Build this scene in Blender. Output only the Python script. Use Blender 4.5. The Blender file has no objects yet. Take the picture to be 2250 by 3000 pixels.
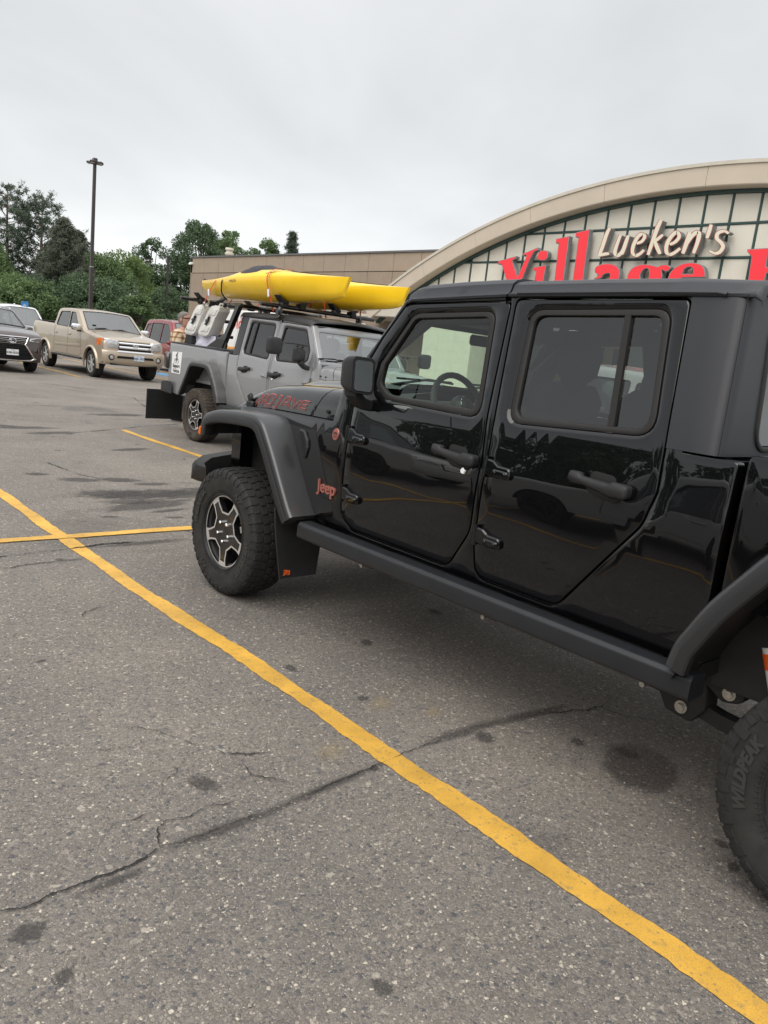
import bpy, bmesh, math, random
import numpy as np
from math import sin, cos, pi, radians, sqrt, atan2, hypot
from mathutils import Vector, Matrix
from mathutils.geometry import delaunay_2d_cdt

random.seed(7)
SC = bpy.context.scene
COL = SC.collection
D = bpy.data

# ------------------------------------------------------------------ camera
EYE = 1.60
YAW, PITCH, ROLL = radians(42.7), radians(11.39), radians(6.32)
_f = Vector((sin(YAW) * cos(PITCH), cos(YAW) * cos(PITCH), -sin(PITCH)))
_r = Vector((cos(YAW), -sin(YAW), 0))
_u = _r.cross(_f)
_r2 = _r * cos(ROLL) + _u * sin(ROLL)
_u2 = _u * cos(ROLL) - _r * sin(ROLL)
cam_data = D.cameras.new('camera')
cam = D.objects.new('camera', cam_data)
COL.objects.link(cam)
cam.matrix_world = Matrix(((_r2.x, _u2.x, -_f.x, 0), (_r2.y, _u2.y, -_f.y, 0), (_r2.z, _u2.z, -_f.z, EYE), (0, 0, 0, 1)))
cam_data.sensor_fit = 'VERTICAL'
cam_data.sensor_height = 36
cam_data.lens = 2260 / 3000 * 36
cam_data.clip_start = 0.05
cam_data.clip_end = 2000
SC.camera = cam

# ------------------------------------------------------------------ sky and sun (overcast)
SUN_EL, SUN_AZ = radians(52), radians(250)
W = D.worlds.new("World")
SC.world = W
W.use_nodes = True
nt = W.node_tree
for n in list(nt.nodes):
    nt.nodes.remove(n)
def N(tree, typ, **kw):
    n = tree.nodes.new(typ)
    for k, v in kw.items():
        setattr(n, k, v)
    return n
wo = N(nt, 'ShaderNodeOutputWorld')
bg = N(nt, 'ShaderNodeBackground')
sky = N(nt, 'ShaderNodeTexSky', sky_type='NISHITA', sun_disc=False)
sky.sun_elevation = SUN_EL
sky.sun_rotation = SUN_AZ
sky.air_density = 1.0
sky.dust_density = 3.0
tc = N(nt, 'ShaderNodeTexCoord')
sep = N(nt, 'ShaderNodeSeparateXYZ')
nt.links.new(tc.outputs['Generated'], sep.inputs[0])
# cloud deck: project the view ray on a layer so clouds flatten toward the horizon
mx = N(nt, 'ShaderNodeMath', operation='MAXIMUM'); mx.inputs[1].default_value = 0.0
nt.links.new(sep.outputs['Z'], mx.inputs[0])
ad = N(nt, 'ShaderNodeMath', operation='ADD'); ad.inputs[1].default_value = 0.22
nt.links.new(mx.outputs[0], ad.inputs[0])
dv = N(nt, 'ShaderNodeVectorMath', operation='DIVIDE')
cb = N(nt, 'ShaderNodeCombineXYZ')
for i in range(3):
    nt.links.new(ad.outputs[0], cb.inputs[i])
nt.links.new(tc.outputs['Generated'], dv.inputs[0])
nt.links.new(cb.outputs[0], dv.inputs[1])
nz = N(nt, 'ShaderNodeTexNoise')
nz.inputs['Scale'].default_value = 0.75
nz.inputs['Detail'].default_value = 5.0
nz.inputs['Roughness'].default_value = 0.52
nz.inputs['Distortion'].default_value = 0.35
mp = N(nt, 'ShaderNodeMapping')
mp.inputs['Location'].default_value = (1.3, 4.2, 0)
nt.links.new(dv.outputs[0], mp.inputs[0])
nt.links.new(mp.outputs[0], nz.inputs['Vector'])
cr = N(nt, 'ShaderNodeValToRGB')
cr.color_ramp.elements[0].position = 0.30
cr.color_ramp.elements[0].color = (4.75, 4.85, 4.93, 1)
cr.color_ramp.elements[1].position = 0.70
cr.color_ramp.elements[1].color = (6.8, 6.88, 6.93, 1)
nt.links.new(nz.outputs['Fac'], cr.inputs[0])
# paler toward the horizon
hr = N(nt, 'ShaderNodeFloatCurve')
cv = hr.mapping.curves[0]
for i, (x, y) in enumerate(((0.0, 0.56), (0.40, 0.425), (1.0, 0.80))):
    if i in (0, 2):
        cv.points[0 if i == 0 else -1].location = (x, y)
    else:
        cv.points.new(x, y)
hr.mapping.update()
h2 = N(nt, 'ShaderNodeMath', operation='MULTIPLY'); h2.inputs[1].default_value = 2.0
nt.links.new(mx.outputs[0], hr.inputs['Value'])
nt.links.new(hr.outputs[0], h2.inputs[0])
ml = N(nt, 'ShaderNodeVectorMath', operation='SCALE')
nt.links.new(cr.outputs[0], ml.inputs[0])
nt.links.new(h2.outputs[0], ml.inputs['Scale'])
mixs = N(nt, 'ShaderNodeMixRGB')
mixs.inputs[0].default_value = 0.94
nt.links.new(sky.outputs[0], mixs.inputs[1])
nt.links.new(ml.outputs[0], mixs.inputs[2])
nt.links.new(mixs.outputs[0], bg.inputs['Color'])
bg.inputs['Strength'].default_value = 0.100
nt.links.new(bg.outputs[0], wo.inputs['Surface'])

sun_d = D.lights.new('sun', 'SUN')
sun_d.energy = 1.5
sun_d.angle = radians(60)
sun_d.color = (1.0, 0.955, 0.90)
sun = D.objects.new('sun', sun_d)
COL.objects.link(sun)
# sky texture: rotation 0 = +Y, clockwise seen from above
sdir = Vector((sin(SUN_AZ) * cos(SUN_EL), cos(SUN_AZ) * cos(SUN_EL), sin(SUN_EL)))
sun.rotation_euler = sdir.to_track_quat('Z', 'Y').to_euler()

SC.view_settings.view_transform = 'Standard'
SC.view_settings.look = 'None'
SC.view_settings.exposure = 0.72
SC.view_settings.gamma = 1.0
SC.view_settings.use_curve_mapping = False
SC.render.engine = 'CYCLES'
SC.cycles.max_bounces = 8
SC.cycles.transparent_max_bounces = 16
SC.cycles.glossy_bounces = 4
SC.cycles.diffuse_bounces = 3

# ------------------------------------------------------------------ materials
def lk(m, a, b):
    m.node_tree.links.new(a, b)

def P(name, col, rough=0.5, metal=0.0, coat=0.0, spec=0.5, var=0.0, vscale=3.0, bump=0.0, bscale=60.0, rvar=0.0, vdetail=4.0, aniso=None, emit=None):
    """Principled material with optional large colour variation (var) and fine relief (bump)."""
    m = D.materials.new(name)
    m.use_nodes = True
    t = m.node_tree
    b = t.nodes['Principled BSDF']
    c = (*col, 1.0)
    b.inputs['Base Color'].default_value = c
    b.inputs['Roughness'].default_value = rough
    b.inputs['Metallic'].default_value = metal
    b.inputs['Coat Weight'].default_value = coat
    b.inputs['Coat Roughness'].default_value = 0.015
    b.inputs['Coat IOR'].default_value = 1.55
    b.inputs['Specular IOR Level'].default_value = spec
    if emit:
        b.inputs['Emission Color'].default_value = (*emit[:3], 1)
        b.inputs['Emission Strength'].default_value = emit[3]
    if var or bump or rvar:
        co = N(t, 'ShaderNodeTexCoord')
    if var or rvar:
        n = N(t, 'ShaderNodeTexNoise')
        n.inputs['Scale'].default_value = vscale
        n.inputs['Detail'].default_value = vdetail
        n.inputs['Roughness'].default_value = 0.6
        lk(m, co.outputs['Object'], n.inputs['Vector'])
    if var:
        r = N(t, 'ShaderNodeMapRange')
        r.inputs['From Min'].default_value = 0.3
        r.inputs['From Max'].default_value = 0.7
        r.inputs['To Min'].default_value = 1 - var
        r.inputs['To Max'].default_value = 1 + var
        lk(m, n.outputs['Fac'], r.inputs['Value'])
        s = N(t, 'ShaderNodeVectorMath', operation='SCALE')
        s.inputs[0].default_value = col
        lk(m, r.outputs[0], s.inputs['Scale'])
        lk(m, s.outputs[0], b.inputs['Base Color'])
    if rvar:
        r = N(t, 'ShaderNodeMapRange')
        r.inputs['From Min'].default_value = 0.3
        r.inputs['From Max'].default_value = 0.7
        r.inputs['To Min'].default_value = max(0.02, rough - rvar)
        r.inputs['To Max'].default_value = min(1, rough + rvar)
        lk(m, n.outputs['Fac'], r.inputs['Value'])
        lk(m, r.outputs[0], b.inputs['Roughness'])
    if bump:
        n2 = N(t, 'ShaderNodeTexNoise')
        n2.inputs['Scale'].default_value = bscale
        n2.inputs['Detail'].default_value = 2.0
        lk(m, co.outputs['Object'], n2.inputs['Vector'])
        bp = N(t, 'ShaderNodeBump')
        bp.inputs['Strength'].default_value = bump
        bp.inputs['Distance'].default_value = 0.01
        lk(m, n2.outputs['Fac'], bp.inputs['Height'])
        lk(m, bp.outputs[0], b.inputs['Normal'])
    return m

def glass(name, tint, ior=1.6, refl=(1, 1, 1)):
    m = D.materials.new(name)
    m.use_nodes = True
    t = m.node_tree
    t.nodes.clear()
    o = N(t, 'ShaderNodeOutputMaterial')
    mix = N(t, 'ShaderNodeMixShader')
    tr = N(t, 'ShaderNodeBsdfTransparent'); tr.inputs[0].default_value = (*tint, 1)
    gl = N(t, 'ShaderNodeBsdfGlossy'); gl.inputs['Color'].default_value = (*refl, 1); gl.inputs['Roughness'].default_value = 0.015
    # Schlick reflectance from the surface angle, the same from both sides of the pane
    ge = N(t, 'ShaderNodeNewGeometry')
    dt = N(t, 'ShaderNodeVectorMath', operation='DOT_PRODUCT'); lk(m, ge.outputs['Incoming'], dt.inputs[0]); lk(m, ge.outputs['Normal'], dt.inputs[1])
    ab = N(t, 'ShaderNodeMath', operation='ABSOLUTE'); lk(m, dt.outputs['Value'], ab.inputs[0])
    om = N(t, 'ShaderNodeMath', operation='SUBTRACT', use_clamp=True); om.inputs[0].default_value = 1; lk(m, ab.outputs[0], om.inputs[1])
    pw = N(t, 'ShaderNodeMath', operation='POWER'); lk(m, om.outputs[0], pw.inputs[0]); pw.inputs[1].default_value = 5
    f0 = ((ior - 1) / (ior + 1)) ** 2
    fr = N(t, 'ShaderNodeMath', operation='MULTIPLY_ADD'); lk(m, pw.outputs[0], fr.inputs[0]); fr.inputs[1].default_value = 1 - f0; fr.inputs[2].default_value = f0
    lk(m, fr.outputs[0], mix.inputs[0])
    lk(m, tr.outputs[0], mix.inputs[1])
    lk(m, gl.outputs[0], mix.inputs[2])
    lk(m, mix.outputs[0], o.inputs[0])
    return m

def waves(m, strength=0.25, scale=2.2, dist=0.02):
    """pressed-steel waviness plus orange peel on a paint material"""
    t = m.node_tree
    b = t.nodes['Principled BSDF']
    co = N(t, 'ShaderNodeTexCoord')
    n1 = N(t, 'ShaderNodeTexNoise'); n1.inputs['Scale'].default_value = scale; n1.inputs['Detail'].default_value = 1.0
    lk(m, co.outputs['Object'], n1.inputs['Vector'])
    b1 = N(t, 'ShaderNodeBump'); b1.inputs['Strength'].default_value = strength; b1.inputs['Distance'].default_value = dist
    lk(m, n1.outputs['Fac'], b1.inputs['Height'])
    lk(m, b1.outputs[0], b.inputs['Normal'])
    lk(m, b1.outputs[0], b.inputs['Coat Normal'])
    return m

M = dict(
    black_paint=waves(P('black_paint', (0.0030, 0.0031, 0.0038), 0.30, 0, 1.0, 0.05), 0.35, 2.6, 0.012),
    black_top=P('black_hardtop', (0.019, 0.0205, 0.026), 0.42, 0, 0, 0.6, bump=0.12, bscale=420),
    flare=P('flare_satin', (0.030, 0.031, 0.034), 0.30, 0, 0.0, 0.8, bump=0.03, bscale=300),
    plastic=P('black_plastic', (0.018, 0.018, 0.019), 0.55, 0, 0, 0.4, var=0.15, vscale=9, bump=0.10, bscale=500),
    plastic_soft=P('grey_black_plastic', (0.030, 0.030, 0.032), 0.62, 0, 0, 0.4, var=0.12, vscale=7, bump=0.08, bscale=400),
    rail=P('rail_coating', (0.0135, 0.015, 0.018), 0.42, 0, 0, 0.5, var=0.15, vscale=8, bump=0.10, bscale=350),
    seal=P('rubber_seal', (0.017, 0.0155, 0.0145), 0.5, 0, 0, 0.4),
    tyre=P('tyre_rubber', (0.026, 0.025, 0.024), 0.80, 0, 0, 0.35, var=0.30, vscale=16, bump=0.15, bscale=240),
    tyre_mud=P('tyre_rubber_dusty', (0.070, 0.058, 0.048), 0.9, 0, 0, 0.2, var=0.40, vscale=7, bump=0.2, bscale=160),
    tread=P('tread_rubber', (0.020, 0.020, 0.020), 0.72, 0, 0, 0.4, var=0.3, vscale=30, bump=0.2, bscale=220),
    tyre_text=P('tyre_lettering', (0.031, 0.030, 0.029), 0.7),
    rim_black=P('rim_black', (0.012, 0.012, 0.013), 0.28, 0.2, 0.4),
    rim_grey=P('rim_charcoal', (0.050, 0.050, 0.053), 0.35, 0.7),
    machined=P('machined_alloy', (0.50, 0.49, 0.47), 0.42, 0.25, bump=0.04, bscale=200),
    chrome=P('chrome', (0.85, 0.85, 0.86), 0.09, 1.0),
    steel=P('zinc_steel', (0.46, 0.45, 0.42), 0.42, 0.9, var=0.2, vscale=60),
    dark=P('dark_void', (0.006, 0.006, 0.006), 0.85),
    chassis=P('chassis_black', (0.012, 0.012, 0.012), 0.6, var=0.4, vscale=8),
    interior=P('interior_black', (0.020, 0.021, 0.022), 0.55, bump=0.1, bscale=250),
    seat=P('seat_cloth', (0.035, 0.035, 0.038), 0.8, bump=0.15, bscale=300),
    screen=P('screen', (0.13, 0.14, 0.145), 0.12, 0, 0.3),
    red_letter=P('red_lettering', (0.72, 0.12, 0.09), 0.5),
    copper=P('copper_red', (0.44, 0.15, 0.12), 0.30, 0.35, 0.4),
    orange=P('orange_paint', (0.85, 0.13, 0.012), 0.5),
    amber=P('amber_lens', (0.75, 0.16, 0.02), 0.15, 0, 0.6),
    red_lens=P('red_lens', (0.35, 0.012, 0.012), 0.15, 0, 0.6),
    smoke_lens=P('smoked_lens', (0.030, 0.028, 0.030), 0.2, 0, 0.5),
    clear_lens=P('clear_lens', (0.55, 0.56, 0.57), 0.12, 0.35, 0.8, var=0.35, vscale=26),
    white=P('white_paint', (0.78, 0.78, 0.77), 0.35, 0, 0.4),
    white_plastic=P('white_plastic', (0.74, 0.73, 0.70), 0.45, var=0.05, vscale=9),
    paper=P('paper', (0.76, 0.74, 0.86), 0.8),
    print_black=P('print_black', (0.015, 0.015, 0.016), 0.6),
    print_white=P('print_white', (0.78, 0.78, 0.78), 0.6),
    print_blue=P('print_blue', (0.05, 0.22, 0.52), 0.5),
    print_green=P('print_green', (0.06, 0.25, 0.10), 0.5),
    print_red=P('print_red', (0.70, 0.05, 0.03), 0.5),
    print_orange=P('print_orange', (0.80, 0.35, 0.05), 0.5),
    grey_paint=waves(P('silver_grey_paint', (0.29, 0.293, 0.30), 0.36, 0.45, 0.6, 0.5), 0.25, 2.6, 0.010),
    grey_top=P('grey_hardtop', (0.032, 0.033, 0.036), 0.42, 0, 0, 0.5, bump=0.10, bscale=420),
    grey_flare=P('grey_flare', (0.115, 0.115, 0.115), 0.50, 0.1, 0.1, var=0.25, vscale=6),
    tan_paint=waves(P('champagne_paint', (0.47, 0.395, 0.305), 0.32, 0.40, 0.6), 0.2, 2.2, 0.010),
    plum_paint=waves(P('dark_brown_paint', (0.062, 0.043, 0.040), 0.22, 0.35, 1.0), 0.2, 2.2, 0.010),
    red_paint=waves(P('red_paint', (0.24, 0.022, 0.026), 0.25, 0.25, 0.9), 0.2, 2.2, 0.010),
    silver_paint=waves(P('silver_paint', (0.52, 0.53, 0.54), 0.28, 0.4, 0.8), 0.2, 2.2, 0.010),
    white_car=waves(P('white_car_paint', (0.74, 0.74, 0.74), 0.25, 0, 0.8), 0.2, 2.2, 0.010),
    kayak=P('kayak_yellow', (0.95, 0.61, 0.017), 0.28, 0, 0.3, var=0.06, vscale=2),
    nylon=P('black_nylon', (0.014, 0.014, 0.018), 0.55, bump=0.4, bscale=14),
    strap=P('red_strap', (0.62, 0.07, 0.025), 0.7),
    cord=P('black_cord', (0.012, 0.012, 0.012), 0.6),
    skin=P('skin', (0.44, 0.235, 0.17), 0.55, var=0.08, vscale=30),
    hair=P('grey_hair', (0.17, 0.155, 0.14), 0.8, var=0.45, vscale=60),
    denim=P('denim', (0.06, 0.08, 0.13), 0.85, var=0.2, vscale=20),
    glass_front=glass('glass_green', (0.78, 0.90, 0.82), 1.6),
    glass_dark=glass('glass_privacy', (0.28, 0.29, 0.29), 1.8),
    glass_car=glass('glass_car', (0.42, 0.50, 0.48), 2.1),
    glass_shield=glass('glass_windshield', (0.42, 0.50, 0.48), 2.8),
    glass_mirror=P('mirror_glass', (0.80, 0.86, 0.84), 0.02, 1.0),
)
# ------------------------------------------------------------------ mesh helpers
class MB:
    """collects geometry, then builds ONE mesh object"""
    def __init__(s):
        s.v = []; s.f = []; s.m = []
    def add(s, vs, fs, mi=0):
        n = len(s.v)
        s.v += [tuple(v) for v in vs]
        s.f += [tuple(i + n for i in f) for f in fs]
        s.m += [mi] * len(fs)
        return s
    def box(s, c, d, bev=0.0, rot=None, mi=0):
        hx, hy, hz = d[0] / 2, d[1] / 2, d[2] / 2
        bev = min(bev, hx * .95, hy * .95, hz * .95)
        vs = []; idx = {}
        for sx in (-1, 1):
            for sy in (-1, 1):
                for sz in (-1, 1):
                    for a in (range(3) if bev else (0,)):
                        p = [sx * hx, sy * hy, sz * hz]
                        if bev:
                            for k in range(3):
                                if k != a:
                                    p[k] -= (sx, sy, sz)[k] * bev
                        idx[(sx, sy, sz, a)] = len(vs)
                        vs.append(Vector(p))
        fs = []
        def I(q, a):
            return idx[(*q, a if bev else 0)]
        for a in range(3):
            b, c2 = (a + 1) % 3, (a + 2) % 3
            for sg in (-1, 1):
                qs = []
                for (u, v) in ((-1, -1), (1, -1), (1, 1), (-1, 1)):
                    q = [0, 0, 0]; q[a] = sg; q[b] = u; q[c2] = v
                    qs.append(I(q, a))
                fs.append(qs if sg > 0 else qs[::-1])
        if bev:
            for a in range(3):
                b, c2 = (a + 1) % 3, (a + 2) % 3
                for u in (-1, 1):
                    for v in (-1, 1):
                        q0 = [0, 0, 0]; q0[a] = -1; q0[b] = u; q0[c2] = v
                        q1 = list(q0); q1[a] = 1
                        fs.append([I(q0, b), I(q1, b), I(q1, c2), I(q0, c2)])
            for sx in (-1, 1):
                for sy in (-1, 1):
                    for sz in (-1, 1):
                        q = (sx, sy, sz)
                        fs.append([I(q, 0), I(q, 1), I(q, 2)])
        if rot is not None:
            vs = [rot @ v for v in vs]
        c = Vector(c)
        return s.add([v + c for v in vs], fs, mi)
    def tube(s, pts, r, n=8, cap=True, closed=False, mi=0, squash=None):
        pts = [Vector(p) for p in pts]
        m = len(pts)
        rs = r if isinstance(r, (list, tuple)) else [r] * m
        ring0 = None; vs = []; fs = []
        up = None
        for i, p in enumerate(pts):
            if closed:
                t = pts[(i + 1) % m] - pts[i - 1]
            else:
                t = pts[min(i + 1, m - 1)] - pts[max(i - 1, 0)]
            t.normalize()
            if up is None:
                up = Vector((0, 0, 1)) if abs(t.z) < .9 else Vector((1, 0, 0))
            a = t.cross(up); a.normalize(); b = a.cross(t); up = b
            for k in range(n):
                q = 2 * pi * k / n
                vs.append(p + (a * cos(q) + b * sin(q) * (squash or 1)) * rs[i])
        for i in range(m if closed else m - 1):
            for k in range(n):
                k2 = (k + 1) % n; j = (i + 1) % m
                fs.append((i * n + k, i * n + k2, j * n + k2, j * n + k))
        if cap and not closed:
            fs.append(tuple(range(n))[::-1]); fs.append(tuple(range((m - 1) * n, m * n)))
        return s.add(vs, fs, mi)
    def prism(s, poly, fn, d0, d1, bev=0.0, mi=0, back=True):
        """closed 2-D outline -> solid between depths d0 (face) and d1; fn(u, v, d) -> xyz"""
        poly = ccw(poly); n = len(poly)
        rings = []
        if bev:
            sg = 1 if d1 > d0 else -1
            rings.append([fn(u, v, d0) for u, v in inset(poly, bev)])
            rings.append([fn(u, v, d0 + sg * bev) for u, v in poly])
        else:
            rings.append([fn(u, v, d0) for u, v in poly])
        rings.append([fn(u, v, d1) for u, v in poly])
        vs = [p for r in rings for p in r]; fs = [tuple(range(n))]
        for k in range(len(rings) - 1):
            for i in range(n):
                j = (i + 1) % n
                fs.append((k * n + j, k * n + i, (k + 1) * n + i, (k + 1) * n + j))
        if back:
            fs.append(tuple(range((len(rings) - 1) * n, len(rings) * n))[::-1])
        return s.add(vs, fs, mi)
    def grid(s, rows, mi=0, closed=False, skip=None):
        """rows of equal length point lists -> quads"""
        n = len(rows[0]); vs = [p for r in rows for p in r]; fs = []
        for i in range(len(rows) - 1):
            for k in range(n if closed else n - 1):
                if skip and skip(i, k):
                    continue
                k2 = (k + 1) % n
                fs.append((i * n + k, i * n + k2, (i + 1) * n + k2, (i + 1) * n + k))
        return s.add(vs, fs, mi)
    def loft(s, rows, mi=0):
        s.grid(rows, mi, True)
        n = len(rows[0])
        s.add(rows[0], [tuple(range(n))[::-1]], mi)
        s.add(rows[-1], [tuple(range(n))], mi)
        return s
    def ball(s, c, r, n=12, m=8, mi=0, rot=None):
        c = Vector(c); r = Vector(r) if not isinstance(r, (int, float)) else Vector((r, r, r))
        vs = []; fs = []
        for i in range(m + 1):
            th = pi * i / m
            for k in range(n):
                ph = 2 * pi * k / n
                q = Vector((r.x * sin(th) * cos(ph), r.y * sin(th) * sin(ph), r.z * cos(th)))
                vs.append(c + (rot @ q if rot else q))
        for i in range(m):
            for k in range(n):
                k2 = (k + 1) % n
                fs.append((i * n + k, (i + 1) * n + k, (i + 1) * n + k2, i * n + k2))
        return s.add(vs, fs, mi)
    def lathe(s, prof, n, fn, mi=0, closed=False):
        """prof: (radius, h); fn(r, angle, h)->xyz"""
        rows = [[fn(r, 2 * pi * k / n, h) for k in range(n)] for r, h in prof]
        if closed:
            rows.append(rows[0])
        return s.grid(rows, mi, True)
    def xform(s, mtx):
        s.v = [tuple(mtx @ Vector(v)) for v in s.v]
        return s
    def mesh(s, name, mats, angle=38, recalc=True):
        me = D.meshes.new(name)
        me.from_pydata(s.v, [], s.f)
        if not isinstance(mats, (list, tuple)):
            mats = [mats]
        for m in mats:
            me.materials.append(M[m] if isinstance(m, str) else m)
        if recalc:
            bm = bmesh.new(); bm.from_mesh(me)
            bmesh.ops.remove_doubles(bm, verts=bm.verts, dist=1e-6)
            bm.faces.ensure_lookup_table()
            bmesh.ops.recalc_face_normals(bm, faces=bm.faces)
            bm.to_mesh(me); bm.free()
        if len(mats) > 1 and not recalc:
            me.polygons.foreach_set('material_index', s.m)
        elif len(mats) > 1:
            if len(me.polygons) == len(s.m):
                me.polygons.foreach_set('material_index', s.m)
        me.polygons.foreach_set('use_smooth', [True] * len(me.polygons))
        if angle is not None:
            me.set_sharp_from_angle(angle=radians(angle))
        me.update()
        return me
    def build(s, name, mats, parent=None, angle=38, recalc=True, **tags):
        return link(name, s.mesh(name, mats, angle, recalc), parent, **tags)

def link(name, me, parent=None, **tags):
    o = D.objects.new(name, me)
    COL.objects.link(o)
    if parent is not None:
        o.parent = parent
    for k, v in tags.items():
        if v is not None:
            o[k] = v
    return o

def thing(name, label, cat, loc=(0, 0, 0), rz=0.0, group=None, scale=None):
    o = D.objects.new(name, None)
    COL.objects.link(o)
    o.location = loc
    o.rotation_euler = (0, 0, rz)
    o.empty_display_size = 0.2
    o['label'] = label
    o['category'] = cat
    if group:
        o['group'] = group
    if scale:
        o.scale = scale
    return o

def copy_tree(o, parent=None):
    c = o.copy()
    COL.objects.link(c)
    if parent is not None:
        c.parent = parent
    for ch in list(o.children):
        copy_tree(ch, c)
    return c

def ccw(p):
    a = sum(p[i - 1][0] * p[i][1] - p[i][0] * p[i - 1][1] for i in range(len(p)))
    return list(p) if a > 0 else list(p)[::-1]

def inset(p, d):
    """offset a CCW polygon inward by d (outward when d < 0)"""
    n = len(p); out = []
    for i in range(n):
        a, b, c = p[i - 1], p[i], p[(i + 1) % n]
        e1 = Vector((b[0] - a[0], b[1] - a[1])); e2 = Vector((c[0] - b[0], c[1] - b[1]))
        if e1.length < 1e-9: e1 = e2
        if e2.length < 1e-9: e2 = e1
        e1.normalize(); e2.normalize()
        n1 = Vector((-e1.y, e1.x)); n2 = Vector((-e2.y, e2.x))
        m = n1 + n2
        if m.length < 1e-6:
            m = n1
        m.normalize()
        k = d / max(0.35, m.dot(n1))
        out.append((b[0] + m.x * k, b[1] + m.y * k))
    return out

def rnd(pts, seg=6):
    """polygon with (x, y[, radius]) corners -> rounded outline"""
    n = len(pts); out = []
    for i in range(n):
        b = Vector(pts[i][:2]); r = pts[i][2] if len(pts[i]) > 2 else 0
        if not r:
            out.append(tuple(b)); continue
        a = Vector(pts[i - 1][:2]); c = Vector(pts[(i + 1) % n][:2])
        u = (a - b); v = (c - b); la, lc = u.length, v.length
        u.normalize(); v.normalize()
        ang = max(1e-3, u.angle(v))
        t = min(r / math.tan(ang / 2), la * .49, lc * .49)
        p0, p1 = b + u * t, b + v * t
        for k in range(seg + 1):
            q = k / seg
            out.append(tuple(p0 * (1 - q) ** 2 + b * 2 * q * (1 - q) + p1 * q * q))
    return out

def dense(p, step, closed=True):
    out = []; n = len(p)
    for i in range(n if closed else n - 1):
        a, b = Vector(p[i]), Vector(p[(i + 1) % n])
        k = max(1, int(math.ceil((b - a).length / step)))
        for j in range(k):
            out.append(tuple(a.lerp(b, j / k)))
    if not closed:
        out.append(tuple(p[-1]))
    return out

def inside(x, y, p):
    r = False; n = len(p); j = n - 1
    for i in range(n):
        if (p[i][1] > y) != (p[j][1] > y) and x < (p[j][0] - p[i][0]) * (y - p[i][1]) / (p[j][1] - p[i][1]) + p[i][0]:
            r = not r
        j = i
    return r

def panel(mb, outline, holes, fn, bev=0.006, th=0.03, res=0.07, hbev=None, hdepth=None, hth=None, mi=0, d0=0.0):
    """curved sheet with holes: fn(u, v, depth) -> xyz.  Edges rolled over by bev, walls th deep."""
    outline = ccw(dense(ccw(outline), res)); holes = [ccw(dense(ccw(h), res)) for h in holes]
    hbev = bev if hbev is None else hbev
    hdepth = hbev if hdepth is None else hdepth
    hth = th if hth is None else hth
    inner = inset(outline, bev) if bev else outline
    hin = [inset(h, -hbev) for h in holes]
    xs = [p[0] for p in inner]; ys = [p[1] for p in inner]
    pts = list(inner); edges = []; faces = [list(range(len(inner)))]
    n = len(inner)
    edges += [(i, (i + 1) % n) for i in range(n)]
    for h in hin:
        o = len(pts); pts += h; k = len(h)
        edges += [(o + i, o + (i + 1) % k) for i in range(k)]
    gx = int((max(xs) - min(xs)) / res) + 1; gy = int((max(ys) - min(ys)) / res) + 1
    ring = [q for q in pts]
    for i in range(gx):
        for j in range(gy):
            x = min(xs) + (i + .5 + .25 * (j % 2)) * res; y = min(ys) + (j + .5) * res
            if not inside(x, y, inner) or any(inside(x, y, h) for h in hin):
                continue
            if min((x - q[0]) ** 2 + (y - q[1]) ** 2 for q in ring) < (res * .35) ** 2:
                continue
            pts.append((x, y))
    res_ = delaunay_2d_cdt([Vector(q) for q in pts], edges, faces, 1, 1e-6)
    vv, _, ff = res_[0], res_[1], res_[2]
    keep = []
    for f in ff:
        cx = sum(vv[i].x for i in f) / len(f); cy = sum(vv[i].y for i in f) / len(f)
        if any(inside(cx, cy, h) for h in hin):
            continue
        keep.append(tuple(f))
    mb.add([fn(q.x, q.y, d0) for q in vv], keep, mi)
    def skirt(face, edge, dep, wall, flip):
        k = len(face)
        rings = [[fn(*q, d0) for q in face]]
        if dep:
            lin = flip and dep > .008
            mid = [((a[0] * .5 + b[0] * .5), (a[1] * .5 + b[1] * .5)) for a, b in zip(face, edge)] if lin else [((a[0] * .3 + b[0] * .7), (a[1] * .3 + b[1] * .7)) for a, b in zip(face, edge)]
            rings.append([fn(*q, d0 + dep * (.42 if lin else .3)) for q in mid])
            rings.append([fn(*q, d0 + dep) for q in edge])
        if wall > dep:
            rings.append([fn(*q, d0 + wall) for q in edge])
        vs = [p for r in rings for p in r]; fs = []
        for a in range(len(rings) - 1):
            for i in range(k):
                j = (i + 1) % k
                q = (a * k + j, a * k + i, (a + 1) * k + i, (a + 1) * k + j)
                fs.append(q[::-1] if flip else q)
        mb.add(vs, fs, mi)
    if th:
        skirt(inner, outline, bev, th, False)
    for h, hi in zip(holes, hin):
        if hth:
            skirt(hi, h, hdepth, hth, True)
    return mb

def sheet(outline, fn, res=0.1, d0=0.0):
    mb = MB()
    panel(mb, outline, [], fn, bev=0, th=0, res=res, d0=d0)
    return mb

_fonts = {}
def textgeo(body, size=1.0, spacing=1.0, shear=0.0, bold=0.0, extrude=0.0, align='CENTER', res=3):
    """verts, faces of a line of text in the XY plane"""
    cu = D.curves.new('lettering', 'FONT')
    cu.body = body; cu.size = size; cu.space_character = spacing; cu.shear = shear
    cu.offset = bold; cu.extrude = extrude; cu.align_x = align; cu.align_y = 'CENTER'
    cu.resolution_u = res
    o = D.objects.new('lettering', cu)
    COL.objects.link(o)
    me = D.meshes.new_from_object(o.evaluated_get(bpy.context.evaluated_depsgraph_get()))
    vs = [tuple(v.co) for v in me.vertices]; fs = [tuple(p.vertices) for p in me.polygons]
    D.objects.remove(o); D.curves.remove(cu); D.meshes.remove(me)
    return vs, fs

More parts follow.
